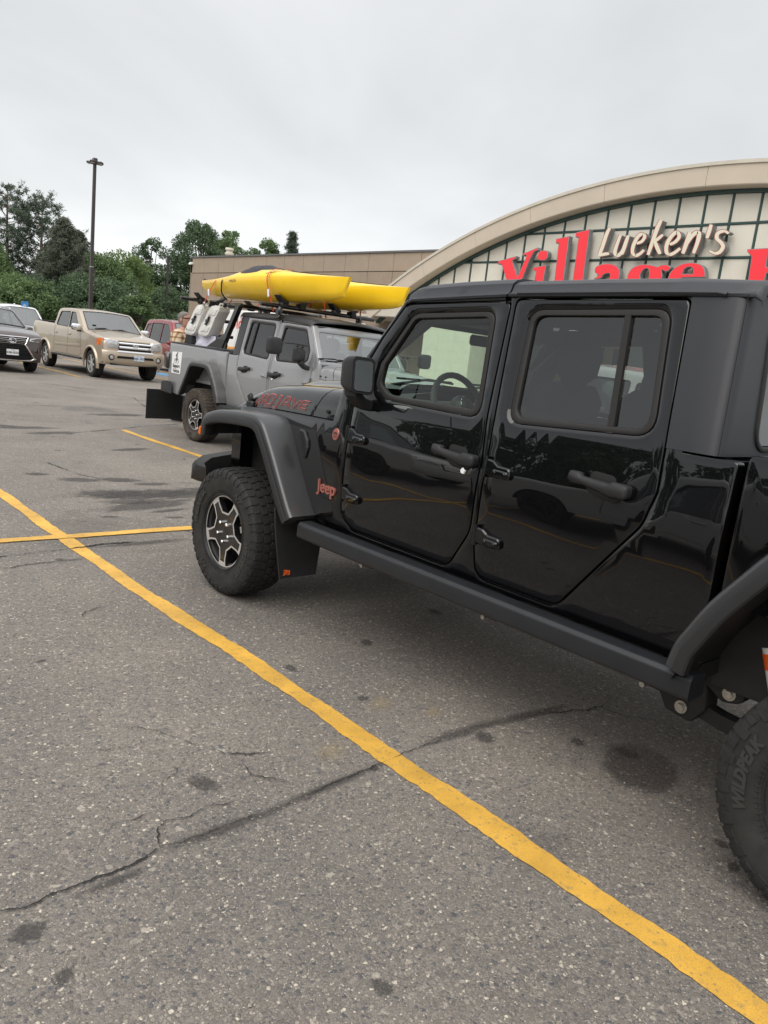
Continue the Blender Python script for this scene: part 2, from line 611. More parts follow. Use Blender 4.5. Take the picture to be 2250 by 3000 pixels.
def lerp_tab(tab, x):
    if x <= tab[0][0]: return tab[0][1]
    for (a, va), (b, vb) in zip(tab, tab[1:]):
        if x <= b:
            return va + (vb - va) * (x - a) / (b - a)
    return tab[-1][1]

def smooth_path(pts, n=4, closed=False):
    """Catmull-Rom through the points"""
    P_ = [Vector(p) for p in pts]; m = len(P_); out = []
    for i in range(m if closed else m - 1):
        if closed:
            p0, p1, p2, p3 = P_[i - 1], P_[i], P_[(i + 1) % m], P_[(i + 2) % m]
        else:
            p0, p1, p2, p3 = P_[max(0, i - 1)], P_[i], P_[i + 1], P_[min(m - 1, i + 2)]
        for k in range(n):
            t = k / n
            out.append(0.5 * ((2 * p1) + (p2 - p0) * t + (2 * p0 - 5 * p1 + 4 * p2 - p3) * t * t + (3 * p1 - p0 - 3 * p2 + p3) * t ** 3))
    if not closed:
        out.append(P_[-1])
    return [tuple(q) for q in out]

def ribbon(mb, pts, w, fn, d, mi=0, closed=False):
    """flat stroke of width w along 2-D pts, laid at depth d by fn(u, v, d)"""
    m = len(pts); L = []; R = []
    for i in range(m):
        a = pts[i - 1] if (i or closed) else pts[i]
        b = pts[(i + 1) % m] if (i < m - 1 or closed) else pts[i]
        t = Vector((b[0] - a[0], b[1] - a[1]))
        if t.length < 1e-9: t = Vector((1, 0))
        t.normalize(); ww = w[i] if isinstance(w, (list, tuple)) else w
        L.append((pts[i][0] - t.y * ww / 2, pts[i][1] + t.x * ww / 2)); R.append((pts[i][0] + t.y * ww / 2, pts[i][1] - t.x * ww / 2))
    if closed:
        L.append(L[0]); R.append(R[0])
    return mb.grid([[fn(*p, d) for p in L], [fn(*p, d) for p in R]], mi)
# ------------------------------------------------------------------ ground
def asphalt():
    m = D.materials.new('asphalt'); m.use_nodes = True
    t = m.node_tree; b = t.nodes['Principled BSDF']
    co = N(t, 'ShaderNodeTexCoord')
    def noise(scale, det=4, rough=.55, dist=0.0):
        n = N(t, 'ShaderNodeTexNoise'); n.inputs['Scale'].default_value = scale; n.inputs['Detail'].default_value = det
        n.inputs['Roughness'].default_value = rough; n.inputs['Distortion'].default_value = dist
        lk(m, co.outputs['Object'], n.inputs['Vector']); return n
    def rng(sock, a, b_, c, d):
        r = N(t, 'ShaderNodeMapRange'); r.inputs['From Min'].default_value = a; r.inputs['From Max'].default_value = b_
        r.inputs['To Min'].default_value = c; r.inputs['To Max'].default_value = d
        lk(m, sock, r.inputs['Value']); return r.outputs[0]
    def math(op, a, b_):
        n = N(t, 'ShaderNodeMath', operation=op)
        for i, s in enumerate((a, b_)):
            if isinstance(s, (int, float)): n.inputs[i].default_value = s
            else: lk(m, s, n.inputs[i])
        return n.outputs[0]
    # binder and large tone
    big = noise(0.35, 5, .6, .4); mid = noise(3.2, 5, .65); fine = noise(45, 3, .7)
    tone = math('MULTIPLY', rng(big.outputs['Fac'], .3, .7, .68, 1.28), rng(mid.outputs['Fac'], .3, .7, .88, 1.12))
    tone = math('MULTIPLY', tone, rng(fine.outputs['Fac'], .25, .75, .70, 1.28))
    ramp = N(t, 'ShaderNodeMixRGB'); ramp.inputs[1].default_value = (.126, .114, .103, 1); ramp.inputs[2].default_value = (.208, .183, .157, 1)
    lk(m, rng(noise(0.9, 3).outputs['Fac'], .35, .65, 0, 1), ramp.inputs[0])
    # aggregate: two grades of stone
    wn = N(t, 'ShaderNodeTexNoise'); wn.inputs['Scale'].default_value = 120; wn.inputs['Detail'].default_value = 2; lk(m, co.outputs['Object'], wn.inputs['Vector'])
    wsub = N(t, 'ShaderNodeVectorMath', operation='SUBTRACT'); lk(m, wn.outputs['Color'], wsub.inputs[0]); wsub.inputs[1].default_value = (.5, .5, .5)
    def stones(scale, lo, hi, thr, rarity=.93):
        wv = N(t, 'ShaderNodeVectorMath', operation='MULTIPLY_ADD'); lk(m, wsub.outputs[0], wv.inputs[0]); wv.inputs[1].default_value = (.55 / scale,) * 3; lk(m, co.outputs['Object'], wv.inputs[2])
        v = N(t, 'ShaderNodeTexVoronoi'); v.inputs['Scale'].default_value = scale; v.inputs['Randomness'].default_value = 1
        ve = N(t, 'ShaderNodeTexVoronoi', feature='DISTANCE_TO_EDGE'); ve.inputs['Scale'].default_value = scale; ve.inputs['Randomness'].default_value = 1
        lk(m, wv.outputs[0], v.inputs['Vector']); lk(m, wv.outputs[0], ve.inputs['Vector'])
        s = N(t, 'ShaderNodeSeparateColor'); lk(m, v.outputs['Color'], s.inputs[0])
        cr_ = N(t, 'ShaderNodeValToRGB'); e = cr_.color_ramp.elements
        e[0].position = 0; e[0].color = (.050, .053, .062, 1); e[1].position = 1; e[1].color = hi
        for p_, c_ in ((.10, (.075, .078, .088, 1)), (.16, (.118, .105, .094, 1)), (.50, (.174, .156, .136, 1)), (.82, lo), (rarity, (.30, .265, .225, 1))):
            k = e.new(p_); k.color = c_
        lk(m, s.outputs[0], cr_.inputs[0])
        near = rng(ve.outputs['Distance'], .03, .16, 0, 1)
        pick = math('GREATER_THAN', s.outputs[1], thr)
        return cr_.outputs[0], math('MULTIPLY', near, pick), v
    c1, f1, v1 = stones(92, (.225, .20, .170, 1), (.60, .54, .43, 1), .35)
    c2, f2, v2 = stones(190, (.23, .205, .175, 1), (.62, .56, .46, 1), .15)
    c3, f3, v3 = stones(50, (.21, .185, .16, 1), (.46, .41, .34, 1), .80)
    base = N(t, 'ShaderNodeVectorMath', operation='SCALE'); lk(m, ramp.outputs[0], base.inputs[0]); lk(m, tone, base.inputs['Scale'])
    m2 = N(t, 'ShaderNodeMixRGB'); lk(m, math('MULTIPLY', f2, .75), m2.inputs[0]); lk(m, base.outputs[0], m2.inputs[1]); lk(m, c2, m2.inputs[2])
    m1 = N(t, 'ShaderNodeMixRGB'); lk(m, math('MULTIPLY', f1, .80), m1.inputs[0]); lk(m, m2.outputs[0], m1.inputs[1]); lk(m, c1, m1.inputs[2])
    m0 = N(t, 'ShaderNodeMixRGB'); lk(m, math('MULTIPLY', f3, .62), m0.inputs[0]); lk(m, m1.outputs[0], m0.inputs[1]); lk(m, c3, m0.inputs[2]); m1 = m0
    # dark drips and old oil, scattered
    sp = N(t, 'ShaderNodeTexVoronoi'); sp.inputs['Scale'].default_value = 1.7; lk(m, co.outputs['Object'], sp.inputs['Vector'])
    sr = N(t, 'ShaderNodeSeparateColor'); lk(m, sp.outputs['Color'], sr.inputs[0])
    wob = math('ADD', sp.outputs['Distance'], math('MULTIPLY', math('SUBTRACT', mid.outputs['Fac'], .5), .16))
    drip = math('MULTIPLY', rng(wob, .04, .085, .62, 0), math('GREATER_THAN', sr.outputs[0], .66))
    soft = math('MULTIPLY', rng(noise(.55, 4, .6, .6).outputs['Fac'], .56, .70, 0, .34), 1.0)
    dk = math('SUBTRACT', 1.0, math('MAXIMUM', drip, soft))
    fin = N(t, 'ShaderNodeVectorMath', operation='SCALE'); lk(m, m1.outputs[0], fin.inputs[0]); lk(m, math('MULTIPLY', dk, 1.26), fin.inputs['Scale'])
    lk(m, fin.outputs[0], b.inputs['Base Color'])
    lk(m, rng(mid.outputs['Fac'], .3, .7, .62, .86), b.inputs['Roughness'])
    b.inputs['Specular IOR Level'].default_value = .45
    h = math('ADD', math('MULTIPLY', f1, .9), math('ADD', math('MULTIPLY', f2, .5), math('MULTIPLY', fine.outputs['Fac'], .8)))
    bp = N(t, 'ShaderNodeBump'); bp.inputs['Strength'].default_value = .75; bp.inputs['Distance'].default_value = .0035
    lk(m, h, bp.inputs['Height']); lk(m, bp.outputs[0], b.inputs['Normal'])
    return m
M['asphalt'] = asphalt()
M['earth'] = P('earth_grass', (.060, .085, .030), .95, var=.35, vscale=.8, bump=.5, bscale=8)
M['concrete'] = P('concrete', (.36, .34, .31), .85, var=.15, vscale=5, bump=.2, bscale=90)

def plane(name, x0, x1, y0, y1, z, mat, kind='structure', n=1):
    mb = MB()
    rows = [[(x0 + (x1 - x0) * i / n, y0 + (y1 - y0) * j / n, z) for i in range(n + 1)] for j in range(n + 1)]
    mb.grid(rows)
    return mb.build(name, mat, None, recalc=False, kind=kind)
plane('ground', -700, 700, -700, 700, -0.03, 'earth')
plane('parking_lot', -45, 62, -60, 58, 0.0, 'asphalt')
kb = MB(); kb.box((8.5, 58.1, .05), (107, .18, .26), .02)
kb.build('kerb', 'concrete', None, kind='structure')

def yellow(name, base):
    m = P(name, base, .55, 0, 0, .4)
    t = m.node_tree; b = t.nodes['Principled BSDF']
    co = N(t, 'ShaderNodeTexCoord')
    def noi(s, d=4, r=.6):
        n = N(t, 'ShaderNodeTexNoise'); n.inputs['Scale'].default_value = s; n.inputs['Detail'].default_value = d; n.inputs['Roughness'].default_value = r
        lk(m, co.outputs['Object'], n.inputs['Vector']); return n
    def rg(s, a, b_, c, d):
        r = N(t, 'ShaderNodeMapRange'); r.inputs['From Min'].default_value = a; r.inputs['From Max'].default_value = b_
        r.inputs['To Min'].default_value = c; r.inputs['To Max'].default_value = d; lk(m, s, r.inputs['Value']); return r.outputs[0]
    n1, n2, n3 = noi(26, 4, .7), noi(3.0, 4), noi(110, 2)
    sc = N(t, 'ShaderNodeVectorMath', operation='SCALE'); sc.inputs[0].default_value = base; lk(m, rg(n2.outputs['Fac'], .3, .7, .74, 1.18), sc.inputs['Scale'])
    v = N(t, 'ShaderNodeTexVoronoi'); v.inputs['Scale'].default_value = 60; lk(m, co.outputs['Object'], v.inputs['Vector'])
    sv = N(t, 'ShaderNodeSeparateColor'); lk(m, v.outputs['Color'], sv.inputs[0])
    gt = N(t, 'ShaderNodeMath', operation='GREATER_THAN'); lk(m, sv.outputs[0], gt.inputs[0]); gt.inputs[1].default_value = .86
    mm = N(t, 'ShaderNodeMath', operation='MULTIPLY'); lk(m, gt.outputs[0], mm.inputs[0]); lk(m, rg(v.outputs['Distance'], .2, .4, .6, 0), mm.inputs[1])
    ma = N(t, 'ShaderNodeMath', operation='MAXIMUM'); lk(m, mm.outputs[0], ma.inputs[0]); lk(m, rg(n1.outputs['Fac'], .54, .72, 0, .60), ma.inputs[1])
    n4 = noi(210, 3, .7); big_ = noi(1.6, 3)
    wr_ = N(t, 'ShaderNodeMath', operation='MULTIPLY'); lk(m, rg(n4.outputs['Fac'], .52, .62, 0, 1), wr_.inputs[0]); lk(m, rg(big_.outputs['Fac'], .36, .66, .10, .60), wr_.inputs[1])
    mb_ = N(t, 'ShaderNodeMath', operation='MAXIMUM'); lk(m, ma.outputs[0], mb_.inputs[0]); lk(m, wr_.outputs[0], mb_.inputs[1]); ma = mb_
    mx_ = N(t, 'ShaderNodeMixRGB'); mx_.inputs[2].default_value = (.17, .145, .11, 1)
    lk(m, ma.outputs[0], mx_.inputs[0]); lk(m, sc.outputs[0], mx_.inputs[1]); lk(m, mx_.outputs[0], b.inputs['Base Color'])
    bp = N(t, 'ShaderNodeBump'); bp.inputs['Strength'].default_value = .6; bp.inputs['Distance'].default_value = .002
    lk(m, n3.outputs['Fac'], bp.inputs['Height']); lk(m, bp.outputs[0], b.inputs['Normal'])
    return m
M['yellow_line'] = yellow('yellow_line', (.70, .395, .060))
M['blue_line'] = P('blue_line', (.10, .25, .42), .7, var=.2, vscale=20)

def line(p0, p1, w=.108, z=.004, mat='yellow_line', name='parking_line', wob=.010):
    a, b = Vector(p0), Vector(p1); L = (b - a).length; t = (b - a) / L; nn = Vector((-t.y, t.x))
    k = max(2, int(L / .035)); rows = []
    ph = random.random() * 9
    for i in range(k + 1):
        s = L * i / k; c = a + t * s
        j = lambda q: wob * (sin(s * 3.1 + q) * .6 + sin(s * 7.7 + q * 2.3) * .5 + random.uniform(-.5, .5))
        sway = nn * wob * 1.3 * sin(s * 1.4 + ph)
        l = c + nn * (w / 2 + j(ph)) + sway; r = c - nn * (w / 2 + j(ph + 2)) + sway
        rows.append([(l.x, l.y, z), (r.x, r.y, z)])
    return MB().grid(rows).build(name, mat, None, None, False, kind='structure')
SP = 3.07
for k in (-4, -3, -2, -1, 0, 1, 2, 3):
    line((2.06 + SP * k, -.35), (2.06 + SP * k, 11.85))
line((-14, 5.70), (15, 5.78), z=.008)
for x in (5.6, 8.78, 12.12):
    line((x, 23.4), (x, 35))
line((-1, 29.4), (20, 29.9), z=.008)
line((13.3, 26.9), (13.6, 28.6), .5, .008, 'blue_line')
for k in (-3, -2, -1):
    line((2.06 + SP * k, -14), (2.06 + SP * k, -8))

M['crack'] = P('crack', (.022, .021, .020), .95)
def crack(pts, w, z=.0062, jig=.010, name='pavement_crack'):
    """jagged narrow fissure along a path"""
    pp = dense(pts, .008, False); mb = MB(); rows = []; off = 0.0; wd_ = 1.0
    for i, p in enumerate(pp):
        q = pp[min(i + 1, len(pp) - 1)]; o = pp[max(i - 1, 0)]
        t = Vector((q[0] - o[0], q[1] - o[1])); t = t.normalized() if t.length else Vector((1, 0)); nn = Vector((-t.y, t.x))
        off = off * .86 + random.uniform(-1, 1) * jig * .55; wd_ = min(1.35, max(.12, wd_ + random.uniform(-.28, .28)))
        ww = w * wd_ * (0.2 + .8 * min(1, i / 10, (len(pp) - 1 - i) / 10))
        c = Vector(p) + nn * off
        a = c + nn * (ww / 2 + random.uniform(-.12, .12) * w); b = c - nn * (ww / 2 + random.uniform(-.12, .12) * w)
        rows.append([(a.x, a.y, z), (b.x, b.y, z)])
    mb.grid(rows)
    return mb.build(name, 'crack', None, None, False, kind='structure')
crack([(0.0, 1.93), (0.432, 1.946), (0.564, 1.976), (0.623, 1.949), (0.683, 1.964), (0.747, 1.963), (0.807, 1.966), (0.869, 1.966), (0.925, 1.965), (0.978, 1.974), (1.032, 1.999), (1.093, 1.998)], .0075, jig=.007)
crack([(1.09, 1.99), (1.3, 1.985), (1.5, 1.99), (1.716, 1.999), (1.95, 2.02), (2.15, 2.03), (2.4, 2.03)], .004, jig=.007)
for pts, w in (
    ([(1.266, 2.776), (1.327, 2.741), (1.375, 2.652), (1.426, 2.574), (1.442, 2.517), (1.489, 2.478), (1.511, 2.395), (1.575, 2.346), (1.665, 2.317)], .006),
    ([(1.524, 2.377), (1.533, 2.315), (1.539, 2.268), (1.509, 2.211), (1.553, 2.164), (1.596, 2.107)], .005),
    ([(1.402, 2.505), (1.324, 2.417), (1.287, 2.365), (1.229, 2.329), (1.173, 2.266), (1.156, 2.24)], .006),
    ([(0.949, 2.162), (1.0, 2.179), (1.05, 2.173), (1.098, 2.177)], .006),
    ([(1.036, 2.0), (1.066, 2.071), (1.118, 2.122), (1.185, 2.106), (1.246, 2.111), (1.32, 2.101), (1.386, 2.089)], .006),
    ([(1.055, 2.663), (1.119, 2.648), (1.208, 2.618)], .004),
    ([(1.57, 4.064), (1.612, 4.137), (1.698, 4.169), (1.784, 4.156)], .005),
    ([(1.0, 5.33), (1.349, 5.362), (1.509, 5.371), (1.772, 5.417), (2.079, 5.423), (2.253, 5.479), (2.566, 5.458), (2.882, 5.442)], .018),
    ([(1.437, 5.112), (1.769, 5.148), (2.0, 5.165)], .008),
    ([(3.0, 1.95), (3.182, 1.886), (3.261, 1.867), (3.306, 1.861), (3.524, 1.854)], .007),
    ([(3.3, 1.86), (3.36, 1.72), (3.42, 1.66), (3.48, 1.5)], .006),
    ([(6.238, 19.298), (7.306, 18.095), (7.795, 17.485), (7.193, 15.546)], .03),
    ([(4.0, 11.2), (4.266, 11.467), (4.871, 11.812), (5.721, 12.379), (6.586, 12.782)], .02),
    ([(1.0, 15.4), (3.0, 15.2), (5.0, 15.0), (8.0, 14.6)], .02),
    ([(3.0, 9.0), (3.1, 8.2), (3.3, 7.8), (4.4, 7.5)], .012),
):
    crack(pts, w)

def stain_mat(name, col, alpha, rough=.75, edge=.35, nsc=3.0, wob=.9):
    m = D.materials.new(name); m.use_nodes = True
    t = m.node_tree; b = t.nodes['Principled BSDF']
    b.inputs['Base Color'].default_value = (*col, 1); b.inputs['Roughness'].default_value = rough
    co = N(t, 'ShaderNodeTexCoord'); ln = N(t, 'ShaderNodeVectorMath', operation='LENGTH'); lk(m, co.outputs['Object'], ln.inputs[0])
    n = N(t, 'ShaderNodeTexNoise'); n.inputs['Scale'].default_value = nsc; n.inputs['Detail'].default_value = 6; n.inputs['Roughness'].default_value = .65
    oi = N(t, 'ShaderNodeObjectInfo'); va = N(t, 'ShaderNodeVectorMath', operation='ADD'); lk(m, co.outputs['Object'], va.inputs[0]); lk(m, oi.outputs['Location'], va.inputs[1])
    lk(m, va.outputs[0], n.inputs['Vector'])
    s = N(t, 'ShaderNodeMath', operation='SUBTRACT'); lk(m, n.outputs['Fac'], s.inputs[0]); s.inputs[1].default_value = .5
    ml_ = N(t, 'ShaderNodeMath', operation='MULTIPLY_ADD'); lk(m, s.outputs[0], ml_.inputs[0]); ml_.inputs[1].default_value = wob; lk(m, ln.outputs['Value'], ml_.inputs[2])
    r = N(t, 'ShaderNodeMapRange'); r.inputs['From Min'].default_value = 1 - edge - .12; r.inputs['From Max'].default_value = .88
    r.inputs['To Min'].default_value = alpha; r.inputs['To Max'].default_value = 0; lk(m, ml_.outputs[0], r.inputs['Value'])
    g = N(t, 'ShaderNodeTexNoise'); g.inputs['Scale'].default_value = 160; lk(m, N(t, 'ShaderNodeNewGeometry').outputs['Position'], g.inputs['Vector'])
    gr = N(t, 'ShaderNodeMapRange'); gr.inputs['From Min'].default_value = .3; gr.inputs['From Max'].default_value = .6; gr.inputs['To Min'].default_value = .55; lk(m, g.outputs['Fac'], gr.inputs['Value'])
    mm = N(t, 'ShaderNodeMath', operation='MULTIPLY'); lk(m, r.outputs[0], mm.inputs[0]); lk(m, gr.outputs[0], mm.inputs[1])
    lk(m, mm.outputs[0], b.inputs['Alpha'])
    return m
M['stain'] = stain_mat('oil_stain', (.055, .051, .048), .60, wob=1.5)
M['tar'] = stain_mat('tar_smear', (.058, .053, .050), .62, .8, .6, 2.2, .8)
M['damp'] = stain_mat('damp_patch', (.050, .045, .041), .50, .35, .22, 1.6, .5)
M['sand'] = stain_mat('sand_spill', (.42, .32, .17), .38, .9, .9, 3, 1.2)
disc = MB(); disc.add([(cos(2 * pi * k / 32), sin(2 * pi * k / 32), 0) for k in range(32)], [tuple(range(32))])
_dm = {k: disc.mesh('stain_' + k, k, None, False) for k in ('stain', 'tar', 'damp', 'sand')}
_sz = [0.0018]
def stain(x, y, rx, ry, rot=0, kind='stain'):
    o = link('pavement_stain', _dm[kind], None, kind='structure')
    _sz[0] += 0.00005
    o.location = (x, y, _sz[0]); o.scale = (rx * 1.3, ry * 1.3, 1); o.rotation_euler = (0, 0, rot)
for x, y, r, k in ((1.334, 2.256, .060, .7), (.601, 1.858, .05, .7), (.626, 1.663, .03, .7), (1.263, 1.176, .032, .8), (1.192, 3.577, .03, .5), (2.213, 2.966, .045, .6), (2.316, 2.515, .03, .9), (1.952, 2.007, .02, .9), (2.9, 1.7, .04, .8), (3.02, 1.52, .06, .6), (2.55, 1.95, .06, .7), (2.72, .95, .03, .8), (2.62, .86, .035, .6)):
    stain(x, y, r, r * k, random.random() * 3)
stain(2.96, 1.42, .21, .15, .4, 'damp')
for x0, y0, x1, y1, w in ((.74, 1.925, .98, 1.93, .022), (1.02, 1.985, 1.5, 1.975, .030), (1.4, 1.98, 2.05, 2.02, .026), (2.25, 2.045, 2.75, 2.03, .040), (2.6, 2.03, 3.2, 1.95, .036)):
    stain((x0 + x1) / 2, (y0 + y1) / 2, hypot(x1 - x0, y1 - y0) / 2, w, atan2(y1 - y0, x1 - x0), 'tar')
stain(2.55, 5.42, .38, .05, 0, 'tar')
for x, y, rx, ry in ((3.372, 7.131, .55, .22), (3.021, 7.195, .35, .2), (3.75, 7.064, .5, .2), (3.153, 6.658, .5, .16), (2.996, 7.93, .2, .12), (3.384, 7.88, .2, .12), (3.044, 6.818, .25, .1), (3.24, 6.404, .2, .05), (3.168, 6.139, .09, .035), (2.64, 6.297, .08, .035), (2.68, 8.29, .12, .08), (3.63, 7.604, .2, .07), (3.647, 11.9, .5, .15), (3.9, 11.4, .4, .12), (3.3, 12.1, .3, .1), (5.9, 13.9, .6, .2), (4.4, 9.9, .3, .1)):
    stain(x, y, rx, ry, random.uniform(-.3, .3))
for x, y, r in ((2.357, 2.431, .10), (1.887, 2.199, .10), (2.52, 2.24, .07)):
    stain(x, y, r, r * .6, .4, 'sand')
for i in range(26):
    stain(random.uniform(.4, 7), random.uniform(3, 18), random.uniform(.02, .06), random.uniform(.02, .04), random.random() * 3)
# ------------------------------------------------------------------ off-road wheel (axle along x, outer face at -x)
TR = .400
def WF(r, a, h):
    return (h, r * cos(a), r * sin(a))
def face(u, v, d, h0=-.098):
    """plane of the wheel face: u to the right, v up as seen from outside, d inward"""
    return (h0 + d, -u, v)
def tyre_meshes():
    rn = random.Random(3)
    t = MB()
    half = [(.218, -.100), (.226, -.116), (.240, -.126), (.262, -.131), (.300, -.1400), (.335, -.1415), (.360, -.1385), (.378, -.131), (.3865, -.118), (.3895, -.095), (.3915, -.05), (.392, 0)]
    prof = half + [(r, -h) for r, h in half[-2::-1]] + [(.205, .09), (.205, -.09)]
    t.lathe(prof, 96, WF, 0, True)
    # two fine moulded rings
    for r, h in ((.352, -.1412), (.252, -.1300)):
        t.lathe([(r - .0012, h), (r, h - .0012), (r + .0012, h)], 96, WF)
    # ribbed band near the bead
    for k in range(90):
        a = 2 * pi * k / 90
        t.add([WF(.246, a - .006, -.1275), WF(.262, a - .006, -.1312), WF(.262, a + .006, -.1312), WF(.246, a + .006, -.1275),
               WF(.246, a, -.1305), WF(.262, a, -.1345)], [(0, 4, 5, 1), (4, 3, 2, 5), (1, 5, 2), (0, 3, 4)])
    b = MB(); NB = 44; pitch = 2 * pi / NB
    def tr(s, h, d):
        R = TR - .55 * h * h - d
        return (h, R * cos(s), R * sin(s))
    # centre and intermediate blocks, interlocked zigzags
    for k in range(NB):
        a = k * pitch
        for row, (hc, off) in enumerate(((-.054, .25), (0.0, .0), (.054, .6))):
            q = a + off * pitch
            j = lambda s=.0022: rn.uniform(-s, s)
            w = .0225; l = pitch * .43
            if row == 1:
                poly = [(q - l, hc - w * .5 + j()), (q - l * .3, hc - w * 1.05 + j()), (q + l * .8, hc - w * .75 + j()), (q + l, hc + w * .4 + j()), (q + l * .35, hc + w * 1.05 + j()), (q - l * .8, hc + w * .8 + j())]
            else:
                sg = 1 if row == 0 else -1
                poly = [(q - l * .9, hc - w * .85 + j()), (q + l * .1, hc - w + j()), (q + l * .95, hc - w * .6 + j()), (q + l * .7, hc + w * .9 + j()), (q - l * .2, hc + w * 1.05 + j()), (q - l, hc + sg * w * .35 + j())]
            b.prism(poly, tr, 0, .013, .0012, back=False)
            # sipe
        for sg in (-1, 1):
            q = a + (.1 if sg < 0 else .45) * pitch; l = pitch * (.40 if k % 2 else .36)
            h0, h1 = sg * .083, sg * (.126 if k % 2 else .121)
            poly = [(q - l, h0), (q - l * .2, h0 - sg * .004), (q + l * .9, h0 + sg * .002), (q + l, h1), (q - l * .9, h1)]
            b.prism(poly, tr, -.0005, .014, .0014, back=False)
            # shoulder lug running down the sidewall
            hw = l * .92 if k % 2 else l * .62
            r0 = .338 if k % 2 else .352
            rows = []
            for r, hh in ((.388, .1255), (.376, .1375), (.362, .1435), (r0, .1452)):
                rows.append([WF(r, q - hw * .95, sg * hh), WF(r, q + hw * .95, sg * hh)])
            base = [[WF(r, q - hw, sg * hh), WF(r, q + hw, sg * hh)] for r, hh in ((.384, .117), (.372, .129), (.358, .135), (r0 - .003, .137))]
            vs = []
            for rw, bs in zip(rows, base):
                vs += [bs[0], rw[0], rw[1], bs[1]]
            fs = []
            for i in range(3):
                for c in range(3):
                    fs.append((i * 4 + c, i * 4 + c + 1, i * 4 + 5 + c, i * 4 + 4 + c))
            fs.append((12, 13, 14, 15))
            b.add(vs, fs)
    return t, b
_t, _b = tyre_meshes()
ME_TYRE = _t.mesh('tyre', 'tyre', 34); ME_TREAD = _b.mesh('tread', 'tread', 30)
ME_TYRE_MUD = ME_TYRE.copy(); ME_TYRE_MUD.materials[0] = M['tyre_mud']
ME_TREAD_MUD = ME_TREAD.copy(); ME_TREAD_MUD.materials[0] = M['tyre_mud']
def arc_text(body, a0, r0, size, bold=.003, h=-.1415):
    vs, fs = textgeo(body, size, 1.05, 0.25, bold, .0016)
    mb = MB()
    mb.add([(h - .0016 - z + (.30 - (r0 + y)) * -.0 , (r0 + y) * cos(a0 + x / r0), (r0 + y) * sin(a0 + x / r0)) for x, y, z in vs], fs)
    return mb
_l = MB()
for bd, a in (('WILDPEAK', .37), ('WILDPEAK', .37 + pi), ('A/T', .37 + pi / 2 + .25), ('A/T', .37 - pi / 2 + .25)):
    q = arc_text(bd, a, .306, .050); _l.add(q.v, q.f)
ME_TYRETEXT = _l.mesh('tyre_lettering', 'tyre_text', 30)

def rim_meshes():
    pockets = []
    for k in range(5):
        th = radians(90 + 72 * k)
        pts = []
        for a, r in ((-24.5, .168), (-25, .196)):
            pts.append((th + radians(a), r))
        for i in range(-4, 5):
            pts.append((th + radians(24.0 * i / 4), .205))
        for a, r in ((25, .196), (24.5, .168), (15.5, .119), (-15.5, .119)):
            pts.append((th + radians(a), r))
        pockets.append([(r * cos(a), r * sin(a)) for a, r in pts])
    disc_ = [(.214 * cos(2 * pi * k / 60), .214 * sin(2 * pi * k / 60)) for k in range(60)]
    blk = MB()
    def dish(u, v, d):
        r = hypot(u, v)
        return face(u, v, d + max(0, .105 - r) * .22 * min(1, max(0, r - .03) / .03) + 0.0)
    panel(blk, disc_, pockets, dish, .002, .035, .05, .003, .006, .040)
    # barrel and back
    blk.lathe([(.208, -.100), (.203, -.06), (.195, .02), (.195, .09)], 60, WF)
    blk.lathe([(.195, .02), (.02, .02)], 60, WF)
    # centre cap
    blk.lathe([(.0001, -.096), (.026, -.096), (.031, -.091), (.034, -.075)], 24, WF)
    alloy = MB()
    for p in pockets:
        ribbon(alloy, inset(ccw(p), -.0058), .0105, face, -.0022, 0, True)
    for k in range(5):
        a0 = radians(90 + 72 * k + 36)
        poly = [((.211) * cos(a0 + radians(t)), .211 * sin(a0 + radians(t))) for t in (-10.5, -5, 0, 5, 10.5)] + [(.184 * cos(a0 + radians(t)), .184 * sin(a0 + radians(t))) for t in (8.8, 0, -8.8)]
        alloy.prism(poly, face, -.0030, .002)
    lip = MB().lathe([(.2085, -.097), (.2150, -.1015), (.2215, -.1035), (.2255, -.1060), (.2275, -.112), (.2255, -.118), (.2215, -.117), (.219, -.108), (.2130, -.1035)], 72, WF)
    nut = []
    for k in range(5):
        a = radians(270 + 72 * k); u, v = .0600 * cos(a), .0600 * sin(a)
        hexa = [(u + .0105 * cos(t * pi / 3), v + .0105 * sin(t * pi / 3)) for t in range(6)]
        q = MB(); q.prism(hexa, face, -.018, .010, .003); nut.append(q)
    return blk, alloy, lip, nut
_rb, _ra, _rl, _rn = rim_meshes()
ME_RIM = _rb.mesh('rim', 'rim_black', 30); ME_ALLOY = _ra.mesh('rim_outline', 'machined', 30)
ME_LIP = _rl.mesh('rim_lip', 'rim_grey', 30); ME_NUTS = [q.mesh('lug_nut', 'chrome', 30) for q in _rn]

def wheel(root, x, y, left=True, spin=0.0, mud=False, z=.40):
    w = D.objects.new('wheel', None); COL.objects.link(w); w.parent = root
    w.location = (x, y, z + .006); w.scale = (1, 1.016, 1.016); w.rotation_euler = (spin if left else -spin, 0, 0 if left else pi)
    for nm, me in (('tyre', ME_TYRE_MUD if mud else ME_TYRE), ('tyre_tread', ME_TREAD_MUD if mud else ME_TREAD), ('tyre_lettering', ME_TYRETEXT), ('rim', ME_RIM), ('rim_outline', ME_ALLOY), ('rim_lip', ME_LIP)) + tuple(('lug_nut', q) for q in ME_NUTS):
        q = link(nm, me, w)
        if nm in ('rim', 'rim_outline', 'rim_lip', 'lug_nut'):
            q.scale = (1, 1.06, 1.06); q.location = (-.013, 0, 0)
    return w
